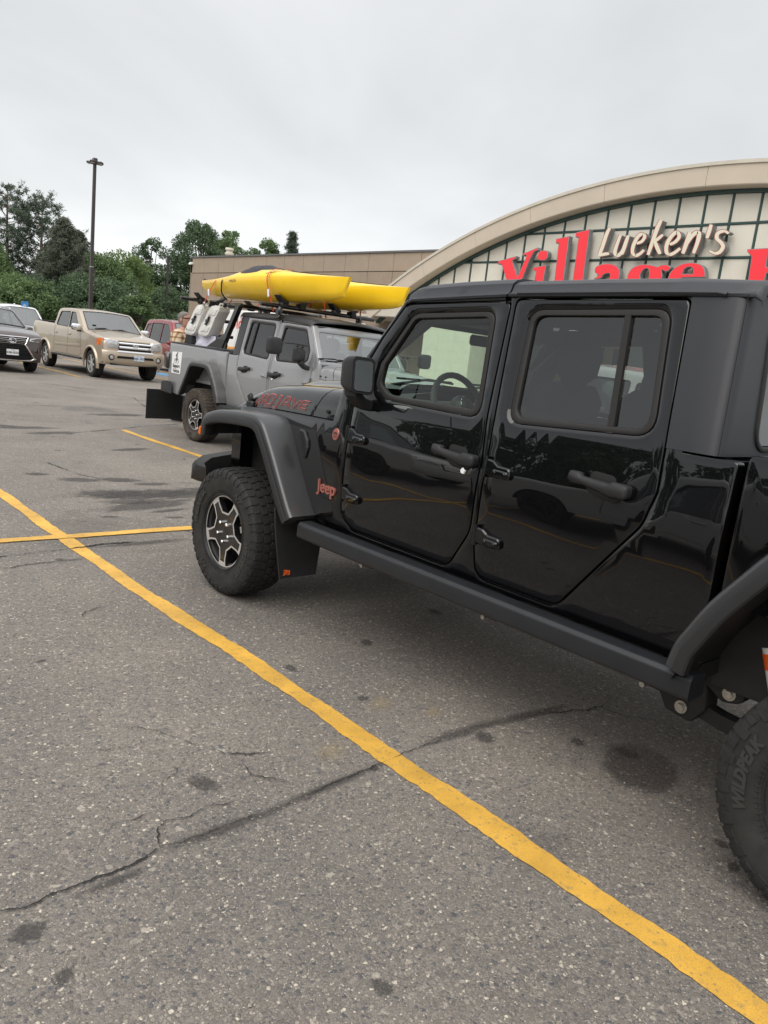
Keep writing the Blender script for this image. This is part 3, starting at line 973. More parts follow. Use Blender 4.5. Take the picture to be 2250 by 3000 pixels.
# ------------------------------------------------------------------ the crew-cab off-road pickup (y forward, front axle at y = 0, z up)
WB = 3.625
_wt = [(.55, .755), (.62, .772), (.75, .783), (.95, .790), (1.12, .789), (1.20, .780), (1.36, .766), (1.45, .752), (1.93, .668), (2.1, .64)]
_wtab = []
for i in range(160):
    z = .5 + i * .01
    _wtab.append((z, sum(lerp_tab(_wt, z + k * .01) for k in range(-4, 5)) / 9))
def Wd(y, z):
    w = lerp_tab(_wtab, z)
    if y > -.95:
        t = min(1.0, (y + .95) / 1.25); w -= .095 * t * t * (3 - 2 * t)
    return w
def S(sd):
    return lambda y, z, d: (sd * (Wd(y, z) - d), y, z)
DOOR_A = [(-.955, .73, .10), (-1.06, .658, .10), (-1.775, .660, .08), (-1.893, .86, .16), (-1.902, 1.20), (-1.884, 1.39), (-1.861, 1.893, .03), (-1.196, 1.866, .03), (-1.075, 1.69), (-.965, 1.48, .05), (-.958, 1.20)]
DOOR_B = [(-1.934, .80, .02), (-1.955, .660, .11), (-2.40, .660, .10), (-2.725, 1.085, .14), (-2.758, 1.22), (-2.749, 1.382), (-2.697, 1.921, .03), (-1.894, 1.904, .03), (-1.933, 1.395), (-1.940, 1.2)]
WIN_A = [(-1.258, 1.824, .09), (-1.783, 1.851, .06), (-1.838, 1.369, .07), (-1.19, 1.380, .10), (-1.090, 1.440, .06), (-1.092, 1.56)]
GL_A = [(-1.272, 1.798, .06), (-1.756, 1.824, .045), (-1.808, 1.402, .05), (-1.20, 1.408, .08), (-1.122, 1.455, .05), (-1.124, 1.555)]
WIN_B = [(-1.978, 1.864, .07), (-2.630, 1.886, .07), (-2.692, 1.412, .08), (-2.004, 1.372, .07)]
GL_B = [(-2.008, 1.838, .05), (-2.604, 1.858, .05), (-2.662, 1.436, .06), (-2.036, 1.402, .05)]
ZL = [(-.90, 1.224), (-.781, 1.222), (-.559, 1.217), (-.037, 1.201), (.165, 1.183), (.40, 1.150)]
ZT = [(-.90, 1.408), (-.80, 1.403), (-.527, 1.385), (-.223, 1.368), (.012, 1.345), (.135, 1.324), (.258, 1.276), (.308, 1.249), (.36, 1.215), (.42, 1.165)]
RT = [(-2.95, 2.004), (-2.65, 2.013), (-2.27, 2.009), (-1.79, 1.996), (-1.46, 1.982), (-1.2, 1.965), (-1.09, 1.940), (-1.04, 1.912)]
GZ = [(-2.95, 1.934), (-2.70, 1.934), (-1.89, 1.917), (-1.20, 1.884), (-1.05, 1.876)]

def hood_pt(y, s):
    """s in [-1, 1]: from left lower edge over the top to the right lower edge"""
    zl, zt = lerp_tab(ZL, y), lerp_tab(ZT, y)
    xb = Wd(y, 1.20) - .035
    h = zt - zl
    prof = [(1.0, xb, zl), (.93, xb - .006, zl + .30 * h), (.86, xb - .020, zl + .58 * h), (.80, xb - .045, zl + .80 * h), (.74, xb - .080, zl + .93 * h), (.66, xb - .130, zl + h), (.46, .36, zt + .010), (.40, .30, zt + .040), (.34, .25, zt + .050), (0, 0, zt + .058)]
    if y > .15:
        k = max(0, 1 - (y - .15) / .2)
        prof = [(a, x, z if a > .6 else zt + (z - zt) * k) for a, x, z in prof]
    q = abs(s)
    for (a, xa, za), (b, xb_, zb) in zip(prof, prof[1:]):
        if q >= b:
            t = (a - q) / (a - b)
            return ((xa + (xb_ - xa) * t) * (1 if s > 0 else -1), y, za + (zb - za) * t)
    return (0, y, prof[-1][2])
HS = [1, .965, .93, .895, .86, .83, .80, .77, .74, .70, .66, .56, .46, .43, .40, .37, .34, .2, 0]
HS = HS + [-q for q in HS[-2::-1]]
def hood_seam(s):
    return -.537 - .113 * min(1, (1 - abs(s)) / .35)

FLF = [(.372, .985), (.362, 1.05), (.335, 1.095), (.28, 1.122), (.18, 1.146), (.06, 1.158), (-.05, 1.166), (-.20, 1.171), (-.275, 1.164), (-.325, 1.142), (-.365, 1.108), (-.46, .985), (-.57, .827), (-.66, .70), (-.700, .655)]
FLR = [(-2.990, .660), (-3.005, .735), (-3.035, .800), (-3.097, .916), (-3.175, 1.026), (-3.247, 1.122), (-3.295, 1.165), (-3.35, 1.188), (-3.46, 1.205), (-3.75, 1.205), (-3.86, 1.185), (-3.93, 1.13), (-4.02, .99), (-4.15, .80), (-4.22, .69)]

def flare(root, path, sd, paint, trim, xin, front):
    p = smooth_path(path, 3); n = len(p)
    nr = []
    for i in range(n):
        a, b = p[max(0, i - 1)], p[min(n - 1, i + 1)]
        t = Vector((b[0] - a[0], b[1] - a[1])); t.normalize()
        q = Vector((t.y, -t.x))
        if q.dot(Vector((p[i][0] - (0 if front else -WB), p[i][1] - .5))) < 0: q = -q
        nr.append(q)
    def row(i, spec):
        return [(sd * x, p[i][0] + nr[i].x * o, p[i][1] + nr[i].y * o) for x, o in spec]
    mb = MB()
    mb.loft([row(i, [(xin, .004), (xin + .02, .010), (.80, .013), (.90, .010), (.918, .0085), (.929, .005), (.936, -.002), (.9385, -.012), (.939, -.034), (.90, -.034), (xin, -.012)]) for i in range(n)])
    f = mb.build('fender_flare', paint, root, 50)
    tb = MB()
    tb.loft([row(i, [(.925, -.026), (.947, -.027), (.952, -.034), (.952, -.066), (.946, -.073), (.915, -.075), (.86, -.055), (.86, -.040)]) for i in range(n)])
    tb.build('flare_trim', trim, f, 40)
    return f

def fascia_text(mb, body, size, fn, spacing=1.0, shear=0, bold=0, ext=.002):
    vs, fs = textgeo(body, size, spacing, shear, bold, ext)
    mb.add([fn(x, y, -z - ext) for x, y, z in vs], fs)

MOJ = {  # centre-line strokes on a 0..1 box per letter (x advance, strokes)
    'M': (1.25, [[(0, 0), (.22, 1), (.34, 1), (.58, .25), (.98, 1), (1.08, 1), (1.02, 0)]]),
    'O': (1.12, [[(.12, 0), (.0, .2), (.06, .8), (.22, 1), (.82, 1), (.94, .8), (.88, .2), (.72, 0), (.12, 0)]]),
    'J': (.72, [[(-.12, -.32), (.22, -.30), (.36, -.05), (.50, 1.0), (.18, 1.0)]]),
    'A': (1.08, [[(0, 0), (.40, 1), (.78, 1), (.96, 0)], [(.24, .36), (.88, .36)]]),
    'V': (1.05, [[(.08, 1), (.34, 0), (.50, 0), (1.06, 1)]]),
    'E': (1.0, [[(1.0, 1), (.26, 1), (.12, .85), (.02, .15), (.14, 0), (.90, 0)], [(.08, .50), (.86, .50)]]),
}
def build_pickup(root, c, o):
    """c: material names; o: options"""
    paint, top, flarem, trim = c['paint'], c['top'], c['flare'], c['trim']
    # ---------------- tub
    body = MB()
    outl = [(.30, 1.045), (.30, 1.176), (.10, 1.188), (-.037, 1.196), (-.559, 1.212), (-.80, 1.218), (-.842, 1.40), (-.985, 1.600), (-1.195, 1.888), (-1.89, 1.922), (-2.82, 1.938), (-2.82, 1.40), (-2.82, 1.376), (-3.028, 1.376, .02), (-3.032, .625, .05), (-.79, .625), (-.66, .66), (-.40, 1.03), (-.25, 1.06)]
    dA, dB = rnd(DOOR_A), rnd(DOOR_B)
    holes = [inset(ccw(dA), -.0065), inset(ccw(dB), -.0065)]
    for sd in (-1, 1):
        panel(body, rnd(outl), holes, S(sd), .006, .05, .075)
    # back of the cab, floor, bulkhead, sills
    for y in (-3.02,):
        body.grid([[(-Wd(y, z) + .04, y, z), (Wd(y, z) - .04, y, z)] for z in (.62, .9, 1.2, 1.376)])
        body.grid([[(-Wd(y, 1.376) + .05, y, 1.376), (Wd(y, 1.376) - .05, y, 1.376)], [(-.70, -2.96, 1.376), (.70, -2.96, 1.376)]])
    bo = body.build('body', paint, root, 35)
    fl = MB()
    fl.box((0, -1.95, .60), (1.44, 2.15, .06)); fl.box((0, -.93, .95), (1.40, .06, .80)); fl.box((0, -.3, .80), (.86, 1.3, .5))
    for sd in (-1, 1):
        fl.box((sd * .735, -1.95, .63), (.05, 2.1, .12))
        fl.loft([[(sd * x, y, z) for x, y in ((Wd(-1.9, z) - .07, -1.93), (Wd(-1.9, z) - .02, -1.93), (Wd(-1.9, z) - .02, -1.865), (Wd(-1.9, z) - .07, -1.865))] for z in (.65, 1.0, 1.36, 1.6, 1.88)])
    fl.build('floor_pan', 'chassis', root)
    # ---------------- doors
    for sd in (-1, 1):
        s = S(sd)
        for nm, dp, wp, gp, tint in (('front', dA, WIN_A, GL_A, c['glass']), ('rear', dB, WIN_B, GL_B, c['glass2'])):
            mb = MB(); wo, go = rnd(wp), rnd(gp)
            panel(mb, dp, [inset(ccw(wo), -.001)], s, .0055, .05, .06, .017, .011, .04)
            dr = mb.build('door', paint, root, 35)
            sl = MB(); panel(sl, inset(ccw(wo), .001), [go], s, .003, .03, .12, .004, .008, .03, d0=.008)
            sl.build('window_seal', 'seal', dr, 40)
            sheet(go, s, .12, .024).build('window_pane', tint, dr, None)
            if nm == 'rear':
                dv_ = MB(); dv_.prism([(-2.440, 1.856), (-2.468, 1.856), (-2.520, 1.40), (-2.492, 1.40)], s, .008, .025)
                dv_.build('window_divider', 'seal', dr)
            # handle
            hy, hz = (-1.757, 1.190) if nm == 'front' else (-2.530, 1.204)
            def hp(u, v, d, hy=hy, hz=hz):
                y = hy - u; z = hz + v - u * .055
                return s(y, z, d)
            hb = MB()
            hb.prism(rnd([(-.134, .012, .01), (-.128, .027, .01), (-.088, .028, .01), (-.070, .016, .02), (.050, .015, .02), (.066, .026, .015), (.136, .025, .022), (.136, -.030, .024), (.062, -.034, .02), (.015, -.026, .02), (-.060, -.018, .02), (-.105, -.022, .01), (-.134, -.012, .01)]), hp, -.050, -.026, .009)
            hb.prism(rnd([(-.130, -.018, .012), (-.090, -.018, .012), (-.090, .024, .012), (-.130, .024, .012)]), hp, -.04, .004, .003)
            hb.prism(rnd([(.066, -.030, .012), (.132, -.028, .02), (.132, .024, .02), (.066, .022, .012)]), hp, -.04, .004, .003)
            hb.prism(rnd([(-.085, -.014, .02), (.110, -.026, .02), (.075, -.058, .025), (-.02, -.056, .025), (-.055, -.040, .02)]), hp, -.008, .003, .005)
            hd = hb.build('door_handle', trim, dr, 50)
            cup = MB(); cup.prism(rnd([(-.06, -.048, .03), (.06, -.048, .03), (.06, .042, .03), (-.06, .042, .03)]), hp, -.0012, .003, .001)
            cup.build('handle_cup_shade', 'dark', dr, 50)  # no real hollow: the recess shade is put into a flat near-black patch
            if nm == 'front':
                lo = MB(); lo.prism([(.017 * cos(k * pi / 9), .017 * sin(k * pi / 9)) for k in range(18)], lambda u, v, d: s(-1.815 - u, 1.126 + v, d), -.010, .003, .004)
                lo.build('door_lock', 'chrome', dr, 40)
            # hinges
            hx = -.966 if nm == 'front' else -1.944
            for zc in ((1.172, .852) if nm == 'front' else (1.172, .860)):
                hg = MB()
                hm = lambda u, v, d, zc=zc, hx=hx: s(hx - u, zc + v, d)
                hg.prism(rnd([(.0, -.036, .008), (.0, .036, .008), (.045, .030), (.075, .012), (.140, .010, .02), (.150, -.040, .02), (.05, -.044)]), hm, -.020, .004, .006)
                hg.prism(rnd([(.052, -.004, .012), (.138, -.006, .012), (.138, -.032, .012), (.052, -.034, .012)]), hm, -.029, -.015, .005)
                hg.tube([hm(0.0, -.048, -.014), hm(0.0, .046, -.014)], .012, 10)
                for u in (.068, .122):
                    hg.prism([(u + .009 * cos(k * pi / 5), -.019 + .009 * sin(k * pi / 5)) for k in range(10)], hm, -.034, -.02, .002)
                hg.build('hinge', paint, dr, 40)
    # ---------------- hood and cowl
    mb = MB(); rows = []
    for i in range(25):
        t = (i / 24) ** .9
        rows.append([hood_pt(.42 + t * (hood_seam(s_) - .42), s_) for s_ in HS])
    mb.grid(rows)
    lipl = [tuple(Vector(p) - Vector((0, 0, .02))) for p in rows[-1]]; mb.grid([rows[-1], lipl])
    hood = mb.build('hood', paint, root, 35)
    mb = MB(); rows = []
    for i in range(10):
        t = i / 9
        rows.append([hood_pt(hood_seam(s_) - .011 + t * (-.858 - hood_seam(s_) + .011), s_) for s_ in HS])
    mb.grid([[tuple(Vector(p) - Vector((0, -.004, .02))) for p in rows[0]]] + rows)
    cw = mb.build('cowl', paint, root, 35)
    bl = MB()
    for sd in (-1, 1):
        for y, z in ((-.70, 1.262), (-.80, 1.264)):
            q = Vector(hood_pt(y, sd * .95)); bl.tube([q, q + Vector((sd * .010, 0, .0))], .011, 10)
    bl.build('cowl_bolt', 'rim_black', cw)
    un = MB(); un.box((0, -.10, 1.08), (1.18, 1.0, .12)); un.build('engine_cover', 'chassis', root)
    for sd in (-1, 1):
        lt = MB()
        q = Vector(hood_pt(.235, sd * .93))
        lt.box((q.x + sd * .012, q.y, q.z - .018), (.030, .075, .055), .008)
        lt.box((q.x + sd * .004, q.y + .02, q.z + .03), (.026, .045, .05), .008, Matrix.Rotation(-.5, 3, 'X'))
        lt.build('hood_latch', 'plastic', hood)
    if o.get('mojave'):
        for sd in (-1, 1):
            red, blk = MB(), MB()
            tot = sum(MOJ[ch][0] for ch in 'MOJAVE') + .17 * 5
            x = 0
            def dec(u, v, d):
                # u along the word 0..tot, v letter height
                y = (.185 - u / tot * .655) if sd < 0 else (-.47 + u / tot * .655)
                zfr = (.12 + .055 * (.185 - y) / .655, .66 - .20 * (.185 - y) / .655)
                y += (v - .5) * .020 * sd
                sv = 1 - .18 * (zfr[0] + (zfr[1] - zfr[0]) * v) / .82
                p_ = hood_pt(y, sd * sv)
                return (p_[0] + sd * (.0015 + d), p_[1], p_[2])
            for ch in 'MOJAVE':
                adv, sts = MOJ[ch]
                for st in sts:
                    cl = st[0] == st[-1]
                    pts = dense([(x + a, b) for a, b in st], .12, False)
                    if cl: pts = pts[:-1]
                    ribbon(red, pts, .30, dec, .0, 0, cl); ribbon(blk, pts, .190, dec, .0022, 0, cl)
                    if not cl:   # square stroke ends
                        pass
                x += adv + .17
            d_ = red.build('hood_lettering', 'red_letter', hood, None, recalc=False)
            blk.build('lettering_fill', 'black_paint', d_, None, recalc=False)
    # ---------------- windshield frame
    y0, z0, y1, z1 = -.842, 1.405, -1.182, 1.885
    L = hypot(y1 - y0, z1 - z0); ty, tz = (y1 - y0) / L, (z1 - z0) / L
    def ws(u, v, d):
        return (u, y0 + ty * v - d * tz + .085 * (1 - min(1, abs(u) / .745) ** 2), z0 + tz * v + d * ty)
    wl, wu = .742, .668
    mb = MB(); fr = [(-wl, 0), (wl, 0), (wu, L), (-wu, L)]
    gl = rnd([(-wl + .075, .055, .05), (wl - .075, .055, .05), (wu - .062, L - .095, .05), (-wu + .062, L - .095, .05)])
    panel(mb, rnd([(x, y, .02) for x, y in fr]), [gl], ws, .008, .055, .10, .01, .01, .05)
    wf = mb.build('windshield_frame', paint, root, 40)
    sheet(gl, ws, .12, .014).build('windshield', c['glass_w'], wf, None)
    for sx in (-.35, .25):
        wp_ = MB(); wp_.tube([ws(sx, .03, -.02), ws(sx + .28, .09, -.016), ws(sx + .50, .075, -.012)], .008, 6)
        wp_.box(ws(sx + .25, .085, -.012), (.46, .012, .012)); wp_.build('wiper', 'plastic', wf)
    # ---------------- hard top
    def roof_rows(ya, yb, n):
        rows = []
        for i in range(n + 1):
            y = ya + (yb - ya) * i / n; zt, zg = lerp_tab(RT, y), lerp_tab(GZ, y); w = Wd(y, zg + .0) - .002
            zt += .012 if y > -1.84 else 0.0
            lp = min(1, max(.25, (y + 2.90) / .06)); half_ = [(w + .000, zg - .004), (w + .014 * lp, zg + .000), (w + .016 * lp, zg + .010), (w + .002, zg + .016), (w - .008, zg + .024), (w - .022, zg + (zt - zg) * .66), (w - .045, zg + (zt - zg) * .84), (w - .085, zg + (zt - zg) * .95), (.50, zt), (.25, zt + .012), (0, zt + .016)]
            rows.append([(-x, y, z) for x, z in half_] + [(x, y, z) for x, z in half_[-2::-1]])
        return rows
    for nm, ya, yb, n in (('front_roof_panel', -1.085, -1.838, 14), ('roof', -1.848, -2.93, 16)):
        mb = MB(); rows = roof_rows(ya, yb, n)
        dn = lambda r, dz: [tuple(Vector(p) - Vector((0, 0, dz))) for p in r]
        if nm == 'front_roof_panel':
            rows = [[(x, y - (.110 * min(1, abs(x) / .69) ** 2.2 * (1 - i / n) ** 1.5), z) for x, y, z in r] for i, r in enumerate(rows)]
            rows[0] = [(x, y, z - .012 * min(1, abs(x) / .69)) for x, y, z in rows[0]]
            fr0 = [(x * .99, y + .012, z - .018) for x, y, z in rows[0]]; fr1 = [(x * .985, y - .010, max(1.888, z - .028)) for x, y, z in rows[0]]
            mb.grid([fr1, fr0] + rows + [dn(rows[-1], .03)])
        else:
            r1 = [(x * .99, y - .018, z - .010) for x, y, z in rows[-1]]; r2 = [(x * .985, y - .026, z - .03) for x, y, z in rows[-1]]
            mb.grid([dn(rows[0], .03)] + rows + [r1, r2])
        rp = mb.build(nm, top, root, 32)
        if nm == 'roof':
            for sd in (-1, 1):
                rg = MB(); rg.tube([(sd * (Wd(y, z) + .014), y, z) for y, z in [(-1.90, 1.930), (-2.2, 1.937), (-2.5, 1.943), (-2.80, 1.945), (-2.835, 1.940)]], .0075, 6)
                rg.build('rain_gutter', top, rp)
    # quarter wrap of the top: side -> rounded corner -> back
    mb = MB(); rows = []
    for i in range(12):
        z = 1.383 + (1.950 - 1.383) * i / 11; w = Wd(-2.9, z) + .004
        yr = -2.955 + .045 * (z - 1.383) / .567
        yc = -2.757 + .053 * (z - 1.383) / .55
        pl = [(w, yc), (w, yc - .07), (w, yr + .045), (w - .006, yr + .024), (w - .016, yr + .008), (w - .035, yr - .002), (w - .06, yr - .004), (.45, yr - .010), (0, yr - .012)]
        rows.append([(-x, y, z) for x, y in pl] + [(x, y, z) for x, y in pl[-2::-1]])
    mb.grid(rows)
    mb.grid([[(x * .97, y + .03, z) for x, y, z in rows[0]], rows[0]]); mb.grid([[(x * .94, y, z) for x, y, z in [r[0] for r in rows]], [r[0] for r in rows]]); mb.grid([[(x * .94, y, z) for x, y, z in [r[-1] for r in rows]], [r[-1] for r in rows]])
    qt = mb.build('hardtop_side', top, root, 32)
    for sd in (-1, 1):
        mb = MB(); mb.tube([(sd * (Wd(-2.9, z) + .0043), -2.905 - .048 * (1.945 - z) / .56, z) for z in (1.945, 1.8, 1.6, 1.385)], .0016, 4)
        mb.build('panel_seam', 'dark', qt)
    rw = lambda u, v, d: (u, -2.972 - d + .045 * (v - 1.383) / .567, v)
    wn = rnd([(-.50, 1.42, .07), (.50, 1.42, .07), (.47, 1.86, .07), (-.47, 1.86, .07)])
    mb = MB(); panel(mb, inset(ccw(wn), -.022), [wn], lambda u, v, d: rw(u, v, -d), .005, .02, .2)
    rwn = mb.build('rear_window', 'seal', root); sheet(wn, lambda u, v, d: rw(u, v, -d), .3, .006).build('window_pane', c['glass2'], rwn, None)
    # ---------------- flares, vents, badges, lamps
    for sd in (-1, 1):
        ff = flare(root, FLF, sd, flarem, trim, .60, True)
        mk = MB(); mk.prism(rnd([(.352, 1.030, .008), (.372, 1.020, .008), (.376, .975, .008), (.352, .970, .008)]), lambda u, v, d: (sd * (.951 - d), u, v), .0, .035, .004)
        mk.build('marker_lamp', 'amber', ff)
        flare(root, FLR, sd, flarem, trim, .70, False)
        s = S(sd)
        # fender well liners
        for pts_, xa, xb in ((((.40, 1.10), (.1, 1.13), (-.25, 1.12), (-.42, .98), (-.60, .72), (-.70, .58)), .56, .80), (((-3.01, .61), (-3.06, .73), (-3.14, .86), (-3.29, 1.06), (-3.42, 1.13), (-3.8, 1.14), (-4.1, .82)), .58, .925)):
            ln = MB(); ln.grid([[(sd * xa, y, z), (sd * xb, y, z)] for y, z in pts_])
            ln.grid([[(sd * xa, y, .52), (sd * xa, y, z)] for y, z in pts_])
            ln.build('wheel_well', 'chassis', root)
        vb = MB()
        vp = [(-.470, 1.135, .02), (-.545, 1.128, .015), (-.592, 1.080, .01), (-.600, 1.035, .01), (-.572, .965, .01), (-.556, .985)]
        vb.prism(rnd(vp), s, -.014, .004, .006)
        vt = vb.build('fender_vent', 'plastic_soft', root)
        vm = MB()
        for i in range(6):
            for j in range(14):
                y = -.505 - .010 * i - j * .0036; z = 1.115 - j * .0105 + (.004 if i % 2 else 0)
                if inside(y, z, inset(ccw(rnd(vp)), .009)):
                    vm.box(s(y, z, -.016), (.004, .0065, .0060), .001)
        vm.build('vent_mesh', 'rim_grey', vt, kind='stuff')
        if o.get('badges'):
            bd = MB(); bf = lambda u, v, d: s(-.852 - u * (1 if sd < 0 else -1), 1.152 + v, d)
            bd.prism([(.030 * cos(k * pi / 14), .034 * sin(k * pi / 14)) for k in range(28)], bf, -.006, .003, .002)
            b1 = bd.build('badge', 'copper', root)
            b2 = MB()
            ring = [(.0275 * cos(k * pi / 14), .0315 * sin(k * pi / 14)) for k in range(28)]
            ribbon(b2, ring, .002, bf, -.0068, 0, True)
            b2.prism([(-.020, .002), (-.006, .016), (.002, .008), (.008, .014), (.020, .002)], bf, -.0072, -.006)
            for k in range(3):
                b2.prism([(-.020 + k * .003, -.006 - k * .007), (.020 - k * .003, -.006 - k * .007), (.020 - k * .003, -.0035 - k * .007), (-.020 + k * .003, -.0035 - k * .007)], bf, -.0072, -.006)
            b2.build('badge_print', 'print_black', b1)
            em = MB(); ef = lambda u, v, d: s(-.818 - u * (1 if sd < 0 else -1), .845 + v, d)
            fascia_text(em, 'Jeep', .098, ef, 1.02, 0, .0018, .005)
            em.build('emblem', 'copper', root, 40)
            e2 = MB(); fascia_text(e2, 'GLADIATOR', .020, lambda u, v, d: s(-.818 - u * (1 if sd < 0 else -1), .788 + v, d), 1.3, 0, .0004, .0012)
            e2.build('name_lettering', 'plastic_soft', root, None)
    # ---------------- mirrors
    for sd in (-1, 1):
        mb = MB(); rows = []
        # housing lofted along y (front to back), glass faces backwards
        for y, x0_, x1_, za, zb, r in ((-1.025, .850, .920, 1.430, 1.550, .03), (-1.042, .832, .940, 1.410, 1.570, .035), (-1.08, .822, .952, 1.398, 1.582, .035), (-1.125, .818, .957, 1.392, 1.586, .03), (-1.140, .820, .955, 1.394, 1.584, .03)):
            rows.append([(sd * u, y + ((u - .82) * .10 + (v - 1.41) * .05 - .027 if y < -1.1 else 0), v) for u, v in rnd([(x0_, za, r), (x1_, za + .012, r), (x1_, zb, r), (x0_, zb - .006, r)], 5)])
        mb.loft(rows)
        mi_ = mb.build('wing_mirror', trim, root, 45)
        g = MB(); g.prism(rnd([(.834, 1.412, .02), (.941, 1.416, .02), (.940, 1.566, .02), (.835, 1.562, .02)]), lambda u, v, d: (sd * u, -1.170 + (u - .82) * .10 + (v - 1.41) * .05 + d, v), 0.0, .003)
        g.build('mirror_glass', 'glass_mirror', mi_)
        a = MB(); a.loft([[(sd * x, y + dy, z + dz) for dy, dz in rnd([(-.05, -.028, .012), (.045, -.028, .012), (.045, .028, .012), (-.05, .028, .012)], 3)] for x, y, z in ((.765, -1.06, 1.335), (.82, -1.065, 1.350), (.86, -1.07, 1.380), (.895, -1.07, 1.41))])
        a.build('mirror_arm', trim, mi_, 40)
    # ---------------- rock rails, flaps, chassis
    for sd in (-1, 1):
        mb = MB()
        sec = rnd([(.795, .552, .012), (.895, .545, .016), (.908, .560, .014), (.905, .625, .016), (.890, .640, .014), (.80, .640, .02)], 3)
        mb.loft([[(sd * x, y, z) for x, z in sec] for y in (-.74, -1.6, -2.4, -3.075)])
        rl = mb.build('rock_rail', c['rail'], root, 40)
        for y in (-1.28, -2.12, -2.9):
            br = MB(); br.box((sd * .76, y, .555), (.14, .07, .05), .01); br.box((sd * .83, y, .535), (.03, .09, .03), .008); br.build('rail_bracket', 'chassis', rl)
            bt = MB(); bt.tube([(sd * .845, y + .02, .526), (sd * .863, y + .02, .526)], .012, 6); bt.build('bolt', 'steel', rl)
        if o.get('flaps'):
            fm = MB(); fm.loft([[(sd * x, y, z) for x, y in ((xa, yy), (xb, yy - .0), (xb, yy - .012), (xa, yy - .012))] for xa, xb, yy, z in ((.93, .60, -.53, .68), (.935, .60, -.555, .58), (.925, .60, -.565, .48), (.895, .635, -.585, .262))])
            fp = fm.build('mud_flap', 'plastic', root)
            lg = MB(); lf = lambda u, v, d: (sd * (.868 - u), -.5985 - d + (v + .31) * .12 * 0, v)
            lf2 = lambda u, v, d: (sd * (.868 - u), -.577 - (.48 - v) / .218 * .02 - .012 - d, v)
            for pts in ([(-.012, .312), (.004, .316), (.008, .306), (-.004, .300), (.006, .288)], [(-.012, .300), (.0, .300)], [(.014, .316), (.012, .290)], [(.018, .308), (.030, .310), (.032, .300), (.020, .300), (.032, .296), (.030, .288), (.016, .288)], [(-.014, .286), (-.002, .290)]):
                ribbon(lg, dense(pts, .006, False), .0065, lf2, .0012)
            lg.build('flap_emblem', 'orange', fp, None, recalc=False)
    ch = MB()
    for sd in (-1, 1):
        ch.box((sd * .47, -2.0, .56), (.09, 5.2, .13), .01)
    ch.box((0, -2.05, .58), (.80, 2.0, .10)); ch.box((.1, -1.0, .48), (.35, .9, .22), .04); ch.box((-.25, -2.4, .47), (.30, 1.0, .20), .05)  # the wide flat plate is added to block light under the truck
    ch.tube([(-.75, 0, .40), (.75, 0, .40)], .042, 10); ch.ball((.25, 0, .41), .13)
    ch.tube([(-.75, -WB, .40), (.75, -WB, .40)], .045, 10); ch.ball((0, -WB, .41), .15)
    ch.tube([(.05, -1.3, .44), (0, -WB, .42)], .035, 10); ch.tube([(.4, -1.0, .40), (.42, -4.9, .52)], .03, 8)
    ch.build('chassis', 'chassis', root)
    for sd in (-1, 1):
        sp = MB(); sp.loft([[(sd * x, y, z + dz) for x, dz in ((.47, -.03), (.53, -.03), (.53, .03), (.47, .03))] for y, z in ((-2.84, .405), (-3.05, .365), (-WB, .33))])
        su = sp.build('control_arm', 'chassis', root)
        bk = MB(); bk.prism(rnd([(-2.74, .50), (-2.84, .34, .03), (-2.95, .325, .04), (-3.00, .40, .04), (-2.98, .55)]), lambda u, v, d: (sd * (.555 - d), u, v), 0, .10, .005)
        bk.prism(rnd([(-2.92, .60), (-2.98, .50), (-3.05, .455, .05), (-3.14, .48, .05), (-3.12, .62)]), lambda u, v, d: (sd * (.555 - d), u, v), 0, .10, .005)
        bk.build('suspension_bracket', 'chassis', root)
        for y, z in ((-2.905, .375), (-3.075, .50)):
            b_ = MB(); b_.tube([(sd * .553, y, z), (sd * .562, y, z)], .026, 14); b_.tube([(sd * .562, y, z), (sd * .575, y, z)], .017, 6); b_.build('bolt', 'steel', su)
        sh = MB(); sh.tube([(sd * .56, -3.185, .73), (sd * .56, -3.245, .56)], .034, 14); so = sh.build('shock_absorber', 'white_plastic', root)
        s2 = MB(); s2.tube([(sd * .56, -3.192, .71), (sd * .56, -3.212, .655)], .0355, 14); s2.build('shock_sticker', 'orange', so)
        s3 = MB(); s3.tube([(sd * .56, -3.245, .56), (sd * .56, -3.30, .40)], .022, 12); s3.build('shock_rod', 'chassis', so)
    # ---------------- wheels
    tx = .8175
    for i, (x, y, lf) in enumerate(((-tx, 0, True), (tx, 0, False), (-tx, -WB, True), (tx, -WB, False))):
        wheel(root, x, y, lf, o.get('spin', (0, .4, .9, 1.3))[i], o.get('mud', False))
    # ---------------- front end
    g = MB(); g.prism(rnd([(-.66, .74, .06), (.66, .74, .06), (.66, 1.10, .10), (.50, 1.165, .1), (-.50, 1.165, .1), (-.66, 1.10, .10)]), lambda u, v, d: (u, .44 - d, v), 0, .12, .012)
    gr = g.build('grille', paint, root)
    for k in range(7):
        x = (k - 3) * .105
        q = MB(); q.prism(rnd([(x - .030, .80, .03), (x + .030, .80, .03), (x + .030, 1.11, .03), (x - .030, 1.11, .03)]), lambda u, v, d: (u, .4415 - d, v), 0, .02)
        q.build('grille_slot', 'dark', gr)
    for sd in (-1, 1):
        q = MB(); q.lathe([(.0001, .03), (.06, .024), (.088, .0), (.094, -.03)], 24, lambda r, a, h: (sd * .50 + r * cos(a), .445 + h, .98 + r * sin(a))); q.build('headlight', 'clear_lens', root)
    bm_ = MB(); rows = []
    for x, y, za, zb in ((-.85, .60, .66, .735), (-.825, .67, .62, .755), (-.72, .76, .58, .775), (-.45, .86, .55, .79), (0, .88, .55, .79), (.45, .86, .55, .79), (.72, .76, .58, .775), (.825, .67, .62, .755), (.85, .60, .66, .735)):
        rows.append([(x, y, za), (x, y - .01, zb - .03), (x, y - .05, zb), (x * .99, y - .16, zb), (x * .98, y - .16, za)])
